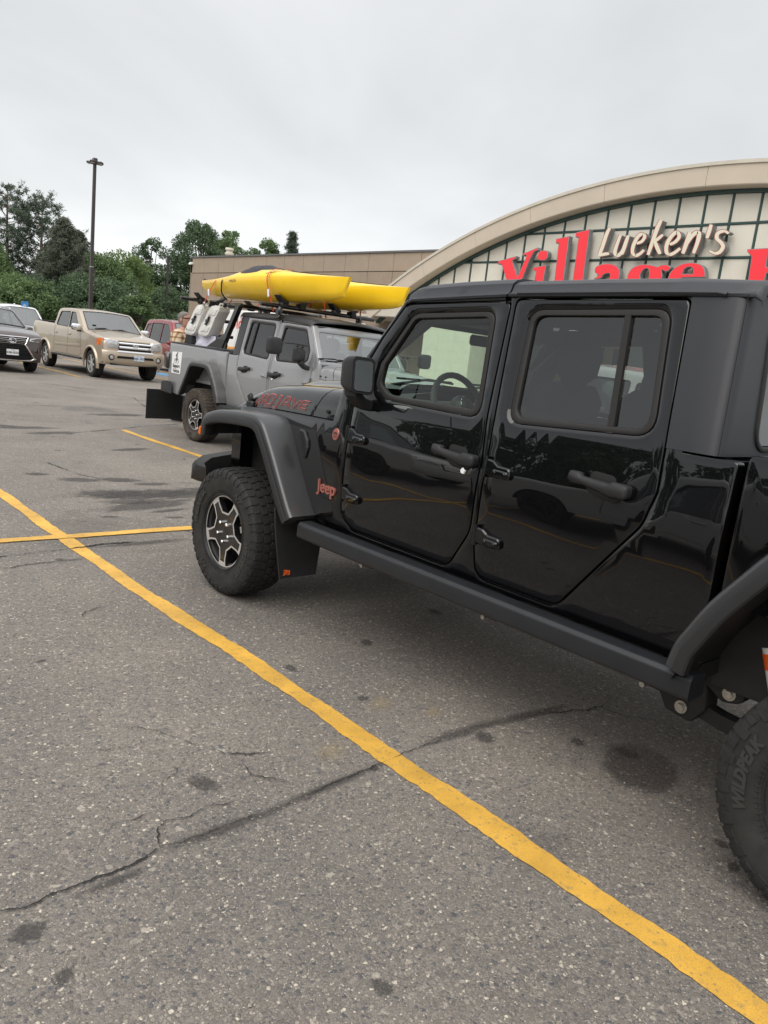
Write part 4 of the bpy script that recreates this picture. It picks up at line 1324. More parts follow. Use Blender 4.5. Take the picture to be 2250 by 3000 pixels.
    bm_.loft(rows); bm_.build('front_bumper', 'chassis', root, 35)
    bs = MB(); bs.box((0, .62, .66), (1.0, .24, .16), .02); bs.build('bumper_mount', 'chassis', root)
    # ---------------- cargo bed
    by0, by1 = -3.058, -4.90
    bw = lambda z: .770 + .012 * (1 - ((z - 1.0) / .42) ** 2)
    bed = MB()
    arch = [(-3.02, .64)] if False else [(-4.28, .62), (-4.24, .70), (-4.10, .93), (-3.98, 1.09), (-3.86, 1.15), (-3.40, 1.15), (-3.27, 1.08), (-3.16, .93), (-3.08, .78)]
    oo = [(by0, .78), (by0, 1.408, .03), (by1, 1.440, .04), (by1, .66, .05), (by1 + .3, .62)] + arch
    for sd in (-1, 1):
        panel(bed, rnd(oo), [], lambda y, z, d: (sd * (bw(z) - d), y, z), .012, .06, .10)
        bed.grid([[(sd * (.705), y, z) for z in (.92, 1.15, 1.405)] for y in (by0 - .01, by1 + .02)])
        bed.grid([[(sd * .705, y, 1.405 + .03 * (by0 - y) / 1.84), (sd * .76, y, 1.405 + .03 * (by0 - y) / 1.84)] for y in (by0 - .01, by1 + .02)])
    bed.box((0, by0 - .03, 1.13), (1.50, .05, .55), .01); bed.box((0, -3.98, .90), (1.46, 1.82, .05))
    bd_ = bed.build('cargo_bed', paint, root, 35)
    for sd in (-1, 1):
        rc = MB(); rc.loft([[(sd * x, y, z + zz) for x, zz in ((.70, .0), (.775, .0), (.772, .014), (.70, .018))] for y, z in ((by0 - .10, 1.408), (by1 + .03, 1.437))]); rc.build('bed_rail_cap', 'plastic', bd_)
        tl = MB(); tl.box((sd * .745, by1 - .035, 1.15), (.16, .13, .27), .03); tl.build('tail_lamp', 'smoke_lens', root)
    tg = MB(); tg.prism(rnd([(-.65, .80, .03), (.65, .80, .03), (.65, 1.43, .04), (-.65, 1.43, .04)]), lambda u, v, d: (u, by1 - .03 + d, v), 0, .06, .012); tg.build('tailgate', paint, root)
    rb = MB(); rows = []
    for x, y in ((-.86, -4.80), (-.88, -4.93), (-.82, -5.05), (-.5, -5.10), (0, -5.11), (.5, -5.10), (.82, -5.05), (.88, -4.93), (.86, -4.80)):
        rows.append([(x, y, .64), (x, y, .78), (x * .98, y + .03, .81), (x * .95, y + .12, .81), (x * .95, y + .12, .62)])
    rb.loft(rows); rb.build('rear_bumper', trim, root, 35)
    # ---------------- cabin
    da = MB(); rows = []
    for x in (-.70, -.35, 0, .35, .70):
        rows.append([(x, -.93, 1.36), (x, -1.10, 1.385), (x, -1.20, 1.36), (x, -1.25, 1.28), (x, -1.18, 1.02), (x, -.95, 1.0)])
    da.loft(rows); da.box((0, -1.4, .92), (.26, 1.1, .34), .04); dash = da.build('dashboard', 'interior', root)
    dr_ = MB(); rows = [[(-.62, -1.19, 1.36), (-.62, -1.12, 1.385)], [(-.55, -1.20, 1.42), (-.55, -1.09, 1.41)], [(-.40, -1.205, 1.44), (-.40, -1.08, 1.42)], [(-.25, -1.20, 1.42), (-.25, -1.09, 1.41)], [(-.18, -1.19, 1.36), (-.18, -1.12, 1.385)]]
    dr_.grid(rows); dr_.build('instrument_hood', 'interior', dash)
    sc_ = MB(); sc_.box((.02, -1.215, 1.375), (.24, .02, .145), .008, Matrix.Rotation(.15, 3, 'X')); sc_.build('screen', 'screen', dash)
    rv = MB(); rv.box((0, -1.13, 1.74), (.22, .03, .06), .012); rv.build('rear_view_mirror', 'plastic', root)
    sw = MB(); Rw = Matrix.Translation((-.38, -1.36, 1.37)) @ Matrix.Rotation(radians(65), 4, 'X')
    sw.tube([Rw @ Vector((.185 * cos(k * pi / 16), .185 * sin(k * pi / 16), 0)) for k in range(32)], .017, 8, closed=True)
    for a in (0, pi, 1.5 * pi):
        sw.tube([Rw @ Vector((.05 * cos(a), .05 * sin(a), .01)), Rw @ Vector((.18 * cos(a), .18 * sin(a), 0))], .016, 6)
    sw.ball(Rw @ Vector((0, 0, .015)), .065, 12, 8)
    sw.tube([Rw @ Vector((0, 0, 0)), Rw @ Vector((0, 0, -.2))], .03, 8); st_ = sw.build('steering_wheel', 'interior', root)
    wr = MB(); wr.tube([Rw @ Vector((.045 * cos(k * pi / 10), .045 * sin(k * pi / 10), .062)) for k in range(20)], .003, 5, closed=True); wr.build('wheel_emblem_ring', 'chrome', st_)
    for x in (-.38, .38):
        for y, rear in ((-1.98, False), (-2.78, True)):
            q = MB()
            q.box((x, y + .30, .98), (.50, .52, .16), .06)
            q.box((x, y, 1.28), (.48, .15, .58), .06, Matrix.Rotation(.20, 3, 'X'))
            stt = q.build('seat', 'seat', root, 50)
            hq = MB(); hq.box((x, y - .085, 1.665), (.27, .11, .20), .05, Matrix.Rotation(.15, 3, 'X')); hq.tube([(x - .06, y - .07, 1.50), (x - .06, y - .08, 1.62)], .006, 5); hq.tube([(x + .06, y - .07, 1.50), (x + .06, y - .08, 1.62)], .006, 5)
            hq.build('headrest', 'seat', stt, 50)
    rbar = MB()
    for sd in (-1, 1):
        rbar.tube([(sd * .60, -1.80, 1.0), (sd * .59, -1.86, 1.60), (sd * .57, -1.92, 1.84), (sd * .56, -2.5, 1.88), (sd * .57, -2.85, 1.80), (sd * .60, -2.90, 1.3)], .035, 8)
        rbar.tube([(sd * .57, -1.92, 1.84), (sd * .60, -1.30, 1.80), (sd * .64, -1.05, 1.60), (sd * .67, -.95, 1.40)], .028, 8)
    rbar.tube([(-.56, -1.93, 1.85), (.56, -1.93, 1.85)], .035, 8); rbar.build('roll_bar', 'interior', root)
    hl = MB(); hl.grid([[(-.60, y, z), (.60, y, z)] for y, z in ((-1.12, 1.875), (-1.5, 1.93), (-2.2, 1.95), (-2.92, 1.95))]); hl.build('headliner', 'interior', root)

BX, BY = 3.418, 4.16
black = thing('pickup_truck', 'glossy black off-road crew cab pickup with MOJAVE in red outline on its hood', 'pickup truck', (BX, BY, 0), 0, 'off-road crew cab pickups')
build_pickup(black, dict(paint='black_paint', top='black_top', flare='flare', trim='plastic', rail='rail', glass='glass_front', glass2='glass_dark', glass_w='glass_front'), dict(mojave=True, badges=True, flaps=True, spin=(0, .4, -.32, 1.3)))
# small things seen through the driver's window
GX, GY = 6.71, 7.12
grey = thing('pickup_truck', 'silver grey off-road crew cab pickup carrying two yellow kayaks and a Support Vehicle sign', 'pickup truck', (GX, GY, 0), pi, 'off-road crew cab pickups')
build_pickup(grey, dict(paint='grey_paint', top='grey_top', flare='grey_flare', trim='plastic_soft', rail='plastic', glass='glass_dark', glass2='glass_dark', glass_w='glass_shield'), dict(mud=True, spin=(0, .2, .6, .35)))
# ------------------------------------------------------------------ store
M['tan_wall'] = P('tan_wall', (.330, .262, .200), .85, var=.06, vscale=1.5, bump=.15, bscale=60)
M['tan_ribbed'] = P('tan_ribbed_wall', (.300, .238, .182), .85, var=.06, vscale=1.5, bump=.15, bscale=60)
M['stucco'] = P('arch_stucco', (.54, .470, .380), .85, var=.05, vscale=.8, bump=.2, bscale=70)
M['stucco_cap'] = P('arch_cap', (.56, .52, .44), .7, var=.06, vscale=2)
M['tile'] = P('facade_panel', (.70, .665, .575), .6, var=.05, vscale=.9, bump=.05, bscale=40)
M['mullion'] = P('green_mullion', (.030, .066, .060), .5, var=.15, vscale=3)
M['flashing'] = P('roof_flashing', (.15, .15, .15), .5, .3)
M['sign_red'] = P('sign_red', (.92, .028, .045), .35, 0, .3)
M['sign_return'] = P('sign_return', (.23, .245, .25), .5, .2, var=.2, vscale=4)
M['sign_cream'] = P('sign_cream', (.74, .68, .55), .45)
M['block'] = P('cream_block', (.70, .67, .56), .85, var=.06, vscale=3, bump=.2, bscale=80)
M['store_glass'] = glass('store_glass', (.16, .18, .18), 1.7)

store = thing('grocery_store', 'beige grocery store with a wide arched front and red Village lettering', 'store', (25, 20, 0))
def SX(mb, name, mat, parent=store, angle=30, **k):
    """geometry given in world metres, stored relative to the store"""
    mb.xform(Matrix.Translation((-25, -20, 0)))
    return mb.build(name, mat, parent, angle, **k)
AY, AZ, AR = 12.80, -19.74, 28.12          # arch centre and outer radius
def arc(R, y): return AZ + sqrt(max(0, R * R - (y - AY) ** 2))
def arcp(R, a): return (AY + R * sin(a), AZ + R * cos(a))
# arch fascia in separate stucco lengths
A0, A1 = radians(-33.5), radians(33.5)
seams = [A0, radians(-22), radians(-11), radians(-.2), radians(7.2), radians(13.6), radians(19.2), radians(25.4), A1]
for a, b in zip(seams, seams[1:]):
    n = 12; mb = MB(); rows = []
    for i in range(n + 1):
        t = a + (b - a) * i / n + (.00022 if i == 0 else -.00022 if i == n else 0)
        rows.append([(23.5, *arcp(28.02, t)), (23.5, *arcp(27.46, t)), (23.52, *arcp(27.43, t)), (24.05, *arcp(27.40, t)), (24.4, *arcp(27.40, t)), (24.4, *arcp(28.02, t))])
    mb.loft(rows); SX(mb, 'arch_fascia', 'stucco')
mb = MB(); rows = []
for i in range(97):
    t = A0 + (A1 - A0) * i / 96
    rows.append([(23.46, *arcp(28.125, t)), (23.46, *arcp(28.022, t)), (24.7, *arcp(28.022, t)), (24.7, *arcp(28.14, t))])
mb.loft(rows); SX(mb, 'arch_cap', 'stucco_cap')
mb = MB(); rows = []
for i in range(97):
    t = A0 + (A1 - A0) * i / 96
    rows.append([(23.90, *arcp(27.398, t)), (23.90, *arcp(27.30, t)), (24.12, *arcp(27.30, t)), (24.12, *arcp(27.398, t))])
mb.loft(rows); SX(mb, 'arch_mullion', 'mullion')
# barrel roof behind the arch
mb = MB(); mb.grid([[(x, *arcp(28.0, A0 + (A1 - A0) * i / 40)) for x in (24.5, 36)] for i in range(41)])
SX(mb, 'arch_roof', 'stucco_cap')
# panel grid under the arch
bars = [4.69 - .99 * 1, 4.69, 5.67, 6.67, 7.66]
cols = [11.12 + .873 * k for k in range(-14, 20)]
def clip_arc(poly, R):
    out = []
    n = len(poly)
    f = lambda p: R - hypot(p[0] - AY, p[1] - AZ)
    for i in range(n):
        a, b = poly[i], poly[(i + 1) % n]
        fa, fb = f(a), f(b)
        if fa >= 0: out.append(a)
        if fa * fb < 0:
            lo, hi = 0.0, 1.0
            for _ in range(30):
                m_ = (lo + hi) / 2; q = (a[0] + (b[0] - a[0]) * m_, a[1] + (b[1] - a[1]) * m_)
                if f(q) * fa > 0: lo = m_
                else: hi = m_
            out.append(q)
    return out
g = .038
for z0, z1 in zip([3.35] + bars[1:], bars[1:] + [8.6]):
    for y0, y1 in zip(cols, cols[1:]):
        p = [(y0 + g, z0 + g), (y1 - g, z0 + g), (y1 - g, z1 - g), (y0 + g, z1 - g)]
        p = dense(p, .2); p = clip_arc(p, 27.30)
        if len(p) < 3: continue
        ar = abs(sum(p[i - 1][0] * p[i][1] - p[i][0] * p[i - 1][1] for i in range(len(p)))) / 2
        if ar < .02: continue
        mb = MB(); dx = random.uniform(0, .006)
        mb.prism(p, lambda u, v, d: (24.03 + dx + d, u, v), 0, .05, .008, back=False)
        SX(mb, 'facade_panel', 'tile')
for z in bars[1:-1] + [3.35]:
    h = sqrt(27.33 ** 2 - (z - AZ) ** 2)
    mb = MB(); mb.box((24.05, AY, z), (.10, 2 * h, .07), .008); SX(mb, 'horizontal_mullion', 'mullion')
for y in cols:
    zt = arc(27.33, y)
    if zt < 3.5: continue
    mb = MB(); mb.box((24.055, y, (zt + 3.35) / 2), (.10, .07, zt - 3.35), .008); SX(mb, 'mullion', 'mullion')
mb = MB(); mb.box((24.35, AY, 5.2), (.4, 26, 3.4)); mb.v = [(x, y, min(z, arc(27.2, y))) for x, y, z in mb.v]
mb = MB(); mb.prism([(AY - 14.2, 3.3), (AY + 14.2, 3.3)] + [arcp(27.3, radians(31.2) - radians(62.4) * i / 40) for i in range(41)], lambda u, v, d: (24.12 + d, u, v), 0, .15); SX(mb, 'facade_backing', 'dark')
# beam and soffit under the arch, pillars, recessed shop front
for y0, y1 in ((-6, 8), (8.02, 20), (20.02, 27.8)):
    mb = MB(); mb.box((24.0, (y0 + y1) / 2, 3.62), (.9, y1 - y0, .62), .03); SX(mb, 'entrance_beam', 'stucco_cap')
mb = MB(); mb.box((26.6, 12.75, 3.40), (4.4, 37, .12)); SX(mb, 'entrance_soffit', 'stucco_cap')
for y in (22.35, 12.2, 3.0, -5.0):
    w_ = 2.7 if y > 20 else 1.6
    pil = None
    mb = MB(); mb.box((23.75, y, 1.65), (1.5, w_, 3.30), .02); pil = SX(mb, 'pillar', 'block')
    for k in range(8):
        for j in range(3 if w_ > 2 else 2):
            nn = 3 if w_ > 2 else 2; bw_ = w_ / nn
            q = MB(); q.box((22.997, y - w_ / 2 + bw_ * (j + .5), .21 + k * .41), (.012, bw_ - .006, .404), .002)
            SX(q, 'block', 'block', pil)
shop = MB(); shop.box((28.9, 12.7, 1.7), (.2, 37.4, 3.4)); SX(shop, 'shop_wall', 'block')
for k in range(9):
    y = 2.0 + k * 3.0
    f = MB(); f.box((28.76, y, 1.55), (.08, 2.5, 2.7), .01); fo = SX(f, 'shop_window', 'mullion')
    q = MB(); q.box((28.71, y - .62, 1.55), (.03, 1.12, 2.5), .005); q.box((28.71, y + .62, 1.55), (.03, 1.12, 2.5), .005); SX(q, 'shop_pane', 'store_glass', fo)
nb = MB(); nb.box((28.68, 20.6, 1.75), (.01, .62, .85)); SX(nb, 'notice', 'print_white')
# long tan side wall: upper and ribbed lower panels, parapet cap
ys = [52.12, 50.2, 48.23, 46.26, 44.29, 42.35, 40.41, 38.47, 36.48, 34.55, 32.57, 30.6, 28.6, 26.6]
ztop = lambda y: 6.86 - (52.1 - y) * .006
for y1, y0 in zip(ys, ys[1:]):
    mb = MB(); gp = .012
    mb.prism([(y0 + gp, 5.83), (y1 - gp, 5.83), (y1 - gp, ztop(y1)), (y0 + gp, ztop(y0))], lambda u, v, d: (27.0 + d, u, v), 0, .3, .012); SX(mb, 'wall_panel', 'tan_wall')
    mb = MB(); rows = []; n = 16
    for i in range(n * 4 + 1):
        y = y0 + gp + (y1 - y0 - 2 * gp) * i / (n * 4); x = 27.0 + (.0, .018, .018, .0)[i % 4]
        rows.append([(x, y, 4.1), (x, y, 5.80)])
    mb.grid(rows); mb.box((27.2, (y0 + y1) / 2, 4.9), (.3, y1 - y0 - 2 * gp, 1.78)); SX(mb, 'ribbed_panel', 'tan_ribbed', angle=20)
    mb = MB(); rows = []
    for i in range(n * 4 + 1):
        y = y0 + gp + (y1 - y0 - 2 * gp) * i / (n * 4); x = 27.0 + (.0, .03, .03, .0)[i % 4]
        rows.append([(x, y, 0), (x, y, 4.02)])
    mb.grid(rows); mb.box((27.25, (y0 + y1) / 2, 2.0), (.3, y1 - y0 - 2 * gp, 4.0)); SX(mb, 'lower_panel', 'tan_ribbed', angle=20)
mb = MB(); mb.box((27.02, 39.3, 4.06), (.08, 25.6, .07)); SX(mb, 'wall_band', 'tan_wall')
mb = MB(); mb.loft([[(26.93, y, z), (26.93, y, z + .09), (27.5, y, z + .10), (27.5, y, z)] for y, z in ((52.2, ztop(52.2)), (26.6, ztop(26.6)))]); SX(mb, 'parapet_cap', 'flashing')
mb = MB(); mb.box((38, 52.0, 3.4), (22, .24, 6.8)); mb.box((38, 39, 6.3), (21.4, 25.8, .2)); mb.box((48.9, 39, 3.3), (.2, 26, 6.6)); SX(mb, 'end_wall', 'tan_wall')
mb = MB(); mb.lathe([(.02, 7.90), (.27, 7.88), (.32, 7.74), (.24, 7.70), (.24, 7.58), (.32, 7.52), (.32, 7.40), (.25, 7.36), (.25, 6.6)], 16, lambda r, a, h: (29.3 + r * cos(a), 50.9 + r * sin(a), h)); SX(mb, 'roof_vent', 'stucco_cap')
mb = MB(); mb.box((26.9, 51.86, 6.46), (.22, .30, .16), .03); mb.box((26.78, 51.86, 6.40), (.1, .22, .08), .02); SX(mb, 'wall_lamp', 'white')

# ---- sign letters: traced outlines on the facade, each a solid channel letter
SGX = 23.86
def letter(polys, name, deep=.22, face='sign_red', holes=()):
    mb = MB()
    mp_ = lambda u, v, d: (SGX - .22 + d, u, v)
    for p in polys:
        panel(mb, p, [h for h in holes if inside(h[0][0], h[0][1], ccw(p))], mp_, .008, deep, 5.0, .008, .008, deep)
    lt = SX(mb, name, 'sign_return', angle=30)
    fm = MB()
    for p in polys:
        hs = [h for h in holes if inside(h[0][0], h[0][1], ccw(p))]
        panel(fm, inset(ccw(p), .022), [inset(ccw(h), -.022) for h in hs], lambda u, v, d: (SGX - .222 - .004 + d, u, v), 0, .012, 5.0, 0, 0, .012)
    fm.xform(Matrix.Translation((-25, -20, 0)))
    fm.build('letter_face', face, lt, 20)
    return lt
letter([[(20.71, 5.65), (19.86, 5.81), (19.86, 5.72), (20.01, 5.65), (19.97, 5.55), (19.66, 5.06), (19.37, 5.80), (19.40, 5.85), (19.55, 5.81), (19.57, 5.89), (18.89, 6.10), (18.86, 6.01), (19.03, 5.95), (19.18, 5.68), (19.66, 4.20), (19.72, 4.20), (20.54, 5.53), (20.72, 5.52)]], 'letter')
letter([[(18.99, 5.29), (18.99, 5.39), (18.39, 5.47), (18.46, 4.45), (18.36, 4.30), (18.36, 4.20), (18.98, 4.20), (18.96, 4.30), (18.86, 4.45), (18.82, 5.24)], rnd([(18.84, 5.99, .17), (18.84, 5.63, .17), (18.38, 5.63, .17), (18.38, 5.99, .17)], 8)], 'letter')
letter([[(18.11, 6.22), (18.12, 6.38), (17.56, 6.45), (17.52, 4.45), (17.42, 4.30), (17.42, 4.20), (18.06, 4.20), (18.03, 4.32), (17.92, 4.45), (17.98, 6.22)]], 'letter')
letter([[(17.29, 6.40), (17.31, 6.56), (16.74, 6.65), (16.69, 4.45), (16.60, 4.30), (16.60, 4.20), (17.26, 4.20), (17.24, 4.32), (17.13, 4.45), (17.16, 6.40)]], 'letter')
letter([smooth_path([(16.28, 4.98), (16.10, 5.10), (16.27, 5.20), (16.27, 5.37), (16.09, 5.46), (15.75, 5.49), (15.43, 5.40), (15.28, 5.20), (15.27, 4.70), (15.20, 4.42), (15.08, 4.34), (15.12, 4.24), (15.45, 4.19), (15.66, 4.36), (15.92, 4.20), (16.24, 4.22), (16.42, 4.45), (16.38, 4.70), (16.05, 4.92), (15.68, 5.00), (15.66, 5.14), (15.78, 5.16), (15.92, 5.10), (16.0, 4.99)], 3, True)], 'letter', holes=[smooth_path([(15.68, 4.85), (15.68, 4.55), (15.82, 4.44), (16.0, 4.54), (15.92, 4.76)], 3, True)])
letter([smooth_path([(14.97, 5.05), (14.86, 5.31), (14.60, 5.43), (14.37, 5.45), (14.12, 5.42), (13.91, 5.37), (13.80, 5.42), (13.63, 5.43), (13.49, 5.38), (13.45, 5.31), (13.54, 5.22), (13.66, 5.22), (13.75, 5.26), (13.70, 5.05), (13.78, 4.86), (14.0, 4.72), (14.35, 4.68), (14.62, 4.60), (14.30, 4.50), (13.80, 4.42), (13.62, 4.18), (13.75, 3.92), (14.3, 3.80), (14.85, 3.90), (15.0, 4.12), (14.88, 4.30), (15.0, 4.50), (14.86, 4.72)], 3, True)], 'letter', holes=[smooth_path([(14.47, 5.0), (14.48, 5.15), (14.35, 5.31), (14.22, 5.27), (14.17, 5.10), (14.22, 4.90), (14.35, 4.84)], 3, True)])
letter([smooth_path([(13.52, 4.85), (13.44, 5.17), (13.30, 5.33), (13.10, 5.44), (12.86, 5.48), (12.64, 5.47), (12.43, 5.40), (12.30, 5.26), (12.24, 5.03)], 3) + [(13.02, 5.02), (13.02, 4.80)] + smooth_path([(12.95, 4.50), (12.70, 4.42), (12.40, 4.62), (12.28, 4.55), (12.50, 4.28), (12.88, 4.18), (13.25, 4.28), (13.46, 4.55)], 3)], 'letter', holes=[[(13.01, 5.14), (12.98, 5.27), (12.88, 5.34), (12.77, 5.34), (12.69, 5.28), (12.68, 5.14)]])
letter([[(11.09, 5.77), (11.10, 5.84), (10.48, 5.86), (9.94, 5.87), (9.92, 5.50), (10.10, 5.62), (10.46, 5.68), (10.45, 5.33), (10.27, 5.33), (10.20, 5.46), (10.16, 5.02), (10.27, 5.14), (10.40, 5.14), (10.44, 4.45), (10.34, 4.30), (10.34, 4.20), (11.02, 4.20), (11.0, 4.32), (10.88, 4.45), (10.93, 5.62)]], 'letter')
for cy, nm in ((9.15, 'o'), (7.75, 'o')):
    ell = lambda rx, rz: [(cy + rx * cos(k * pi / 16), 4.84 + rz * sin(k * pi / 16)) for k in range(32)]
    letter([ell(.62, .64)], 'letter', holes=[ell(.24, .46)])
letter([smooth_path([(6.35, 5.0), (6.6, 5.35), (6.3, 5.46), (5.95, 5.30), (5.9, 6.5), (5.6, 6.55), (5.45, 6.45), (5.42, 4.5), (5.3, 4.25), (5.85, 4.2), (5.95, 4.4), (6.3, 4.2), (6.65, 4.5), (6.75, 4.9)], 3, True)], 'letter')
letter([smooth_path([(4.9, 5.40), (4.5, 5.46), (4.15, 5.30), (4.2, 5.05), (4.5, 5.2), (4.62, 5.1), (4.3, 4.85), (4.1, 4.6), (4.2, 4.3), (4.6, 4.18), (4.95, 4.28), (5.0, 4.6), (4.75, 4.45), (4.5, 4.5), (4.85, 4.8), (5.05, 5.1)], 3, True)], 'letter')
def brush(strokes, name='letter'):
    base, edge, fill = MB(), MB(), MB()
    k = 0
    for pts, w in strokes:
        p = smooth_path(pts, 5) if len(pts) > 2 else dense(pts, .1, False); n = len(p)
        x0 = SGX - .20 - .003 * k; k += 1
        ws = []
        for i in range(n):
            t = i / max(1, n - 1); ws.append(w * (0.85 + .3 * sin(pi * t)))
        def LR(ww, i):
            a = p[max(0, i - 1)]; b = p[min(n - 1, i + 1)]
            # slanted broad nib: thick on the downstroke, thinner across
            t = Vector((b[0] - a[0], b[1] - a[1])); t.normalize()
            nn = Vector((-t.y, t.x)); nib = Vector((-.93, -.36))
            off = nn * .62 + (nib if nib.dot(nn) > 0 else -nib) * .42
            return (p[i][0] + off.x * ww / 2, p[i][1] + off.y * ww / 2), (p[i][0] - off.x * ww / 2, p[i][1] - off.y * ww / 2)
        rows = []
        for i in range(n):
            l, r = LR(ws[i] + .035, i)
            rows.append([(x0, *l), (x0, *r), (SGX + .05, *r), (SGX + .05, *l)])
        base.loft(rows)
        for mb, ex, dx in ((edge, .035, -.004), (fill, -.012, -.008)):
            L_, R_ = zip(*[LR(ws[i] + ex, i) for i in range(n)])
            L_, R_ = list(L_), list(R_)
            mb.grid([[(x0 + dx, *q) for q in L_], [(x0 + dx, *q) for q in R_]])
    lt = SX(base, name, 'sign_return', angle=30)
    for mb, nm, mt in ((edge, 'letter_edge', 'sign_edge'), (fill, 'letter_face', 'sign_cream')):
        mb.xform(Matrix.Translation((-25, -20, 0))); mb.build(nm, mt, lt, None, recalc=False)
M['sign_edge'] = P('sign_edge', (.36, .085, .065), .5)
wB = .135
brush([([(15.95, 6.66), (16.04, 6.45), (16.15, 5.95), (16.22, 5.76)], wB), ([(16.22, 5.76), (16.02, 5.80), (15.82, 5.82)], wB * .9)])
brush([([(15.49, 6.41), (15.58, 6.05), (15.60, 5.84), (15.49, 5.75), (15.36, 5.82), (15.26, 6.05)], wB), ([(15.19, 6.38), (15.27, 6.0), (15.32, 5.78)], wB)])
brush([([(14.83, 6.12), (14.66, 6.17), (14.57, 6.32), (14.68, 6.41), (14.82, 6.33), (14.93, 6.08), (14.93, 5.84), (14.80, 5.73), (14.65, 5.78), (14.52, 5.90)], wB * .92)])
brush([([(14.08, 6.82), (14.18, 6.51), (14.34, 5.74)], wB), ([(14.30, 6.10), (14.10, 6.22), (13.93, 6.36)], wB * .8), ([(14.16, 6.14), (14.04, 5.95), (13.91, 5.76)], wB)])
brush([([(13.63, 6.05), (13.46, 6.12), (13.35, 6.28), (13.46, 6.42), (13.62, 6.30), (13.73, 6.06), (13.70, 5.82), (13.57, 5.74), (13.42, 5.79), (13.25, 5.92)], wB * .92)])
brush([([(13.02, 6.40), (13.06, 6.1), (13.13, 5.76)], wB), ([(13.05, 6.05), (12.93, 6.27), (12.80, 6.38), (12.70, 6.34), (12.70, 6.1), (12.77, 5.76)], wB)])
brush([([(12.36, 6.60), (12.39, 6.40), (12.42, 6.20)], wB * .9)])
brush([([(11.76, 6.31), (11.92, 6.39), (12.10, 6.33), (12.10, 6.18), (11.95, 6.06), (11.86, 5.94), (11.92, 5.79), (12.06, 5.74), (12.26, 5.82)], wB * .9)])
# ------------------------------------------------------------------ generic road cars (y forward, z up, nose at y = +)
def cyl_wheel(root, x, y, r, w, left, rim='rim_grey', spokes=6, double=False):
    o = D.objects.new('wheel', None); COL.objects.link(o); o.parent = root
    o.location = (x, y, r); o.rotation_euler = (random.random() * 2, 0, 0 if left else pi)
    h = w / 2; R = r; q = r * .66
    t = MB(); t.lathe([(q, -h * .86), (q + .015, -h * .96), (R * .86, -h), (R * .965, -h * .90), (R, -h * .66), (R, h * .66), (R * .965, h * .9), (R * .86, h), (q, h * .9)], 40, WF, 0, True)
    for k in range(3):
        hh = -h * .4 + k * h * .4
        t.lathe([(R - .001, hh - .006), (R - .012, hh), (R - .001, hh + .006)], 40, WF)
    t.build('tyre', 'tyre', o)
    f = MB(); fc = lambda u, v, d: (-h * .80 + d, -u, v)
    for k in range(spokes):
        for dd in ((-.10, .10) if double else (0,)):
            a = 2 * pi * k / spokes + dd
            a2 = 2 * pi * k / spokes + dd * 1.8
            n = Vector((-sin(a), cos(a)))
            p0 = Vector((cos(a), sin(a))) * q * .16; p1 = Vector((cos(a2), sin(a2))) * q * .94
            w0, w1 = (q * .13, q * .085) if not double else (q * .08, q * .055)
            f.prism([tuple(p0 + n * w0), tuple(p0 - n * w0), tuple(p1 - n * w1), tuple(p1 + n * w1)], fc, 0, .03, .004)
    f.lathe([(q * .93, -h * .86), (q * .98, -h * .84), (q, -h * .88), (q, -h * .5), (q * .9, h * .2)], 32, WF)
    f.lathe([(.0001, -h * .84), (q * .15, -h * .84), (q * .19, -h * .72)], 16, WF)
    f.build('rim', rim, o, 30)
    b = MB(); b.lathe([(q * .92, h * .1), (.01, h * .1)], 24, WF); b.lathe([(.01, -h * .35), (q * .62, -h * .35), (q * .62, h * .1)], 24, WF); b.build('brake_disc', 'rim_black', o)
    return o

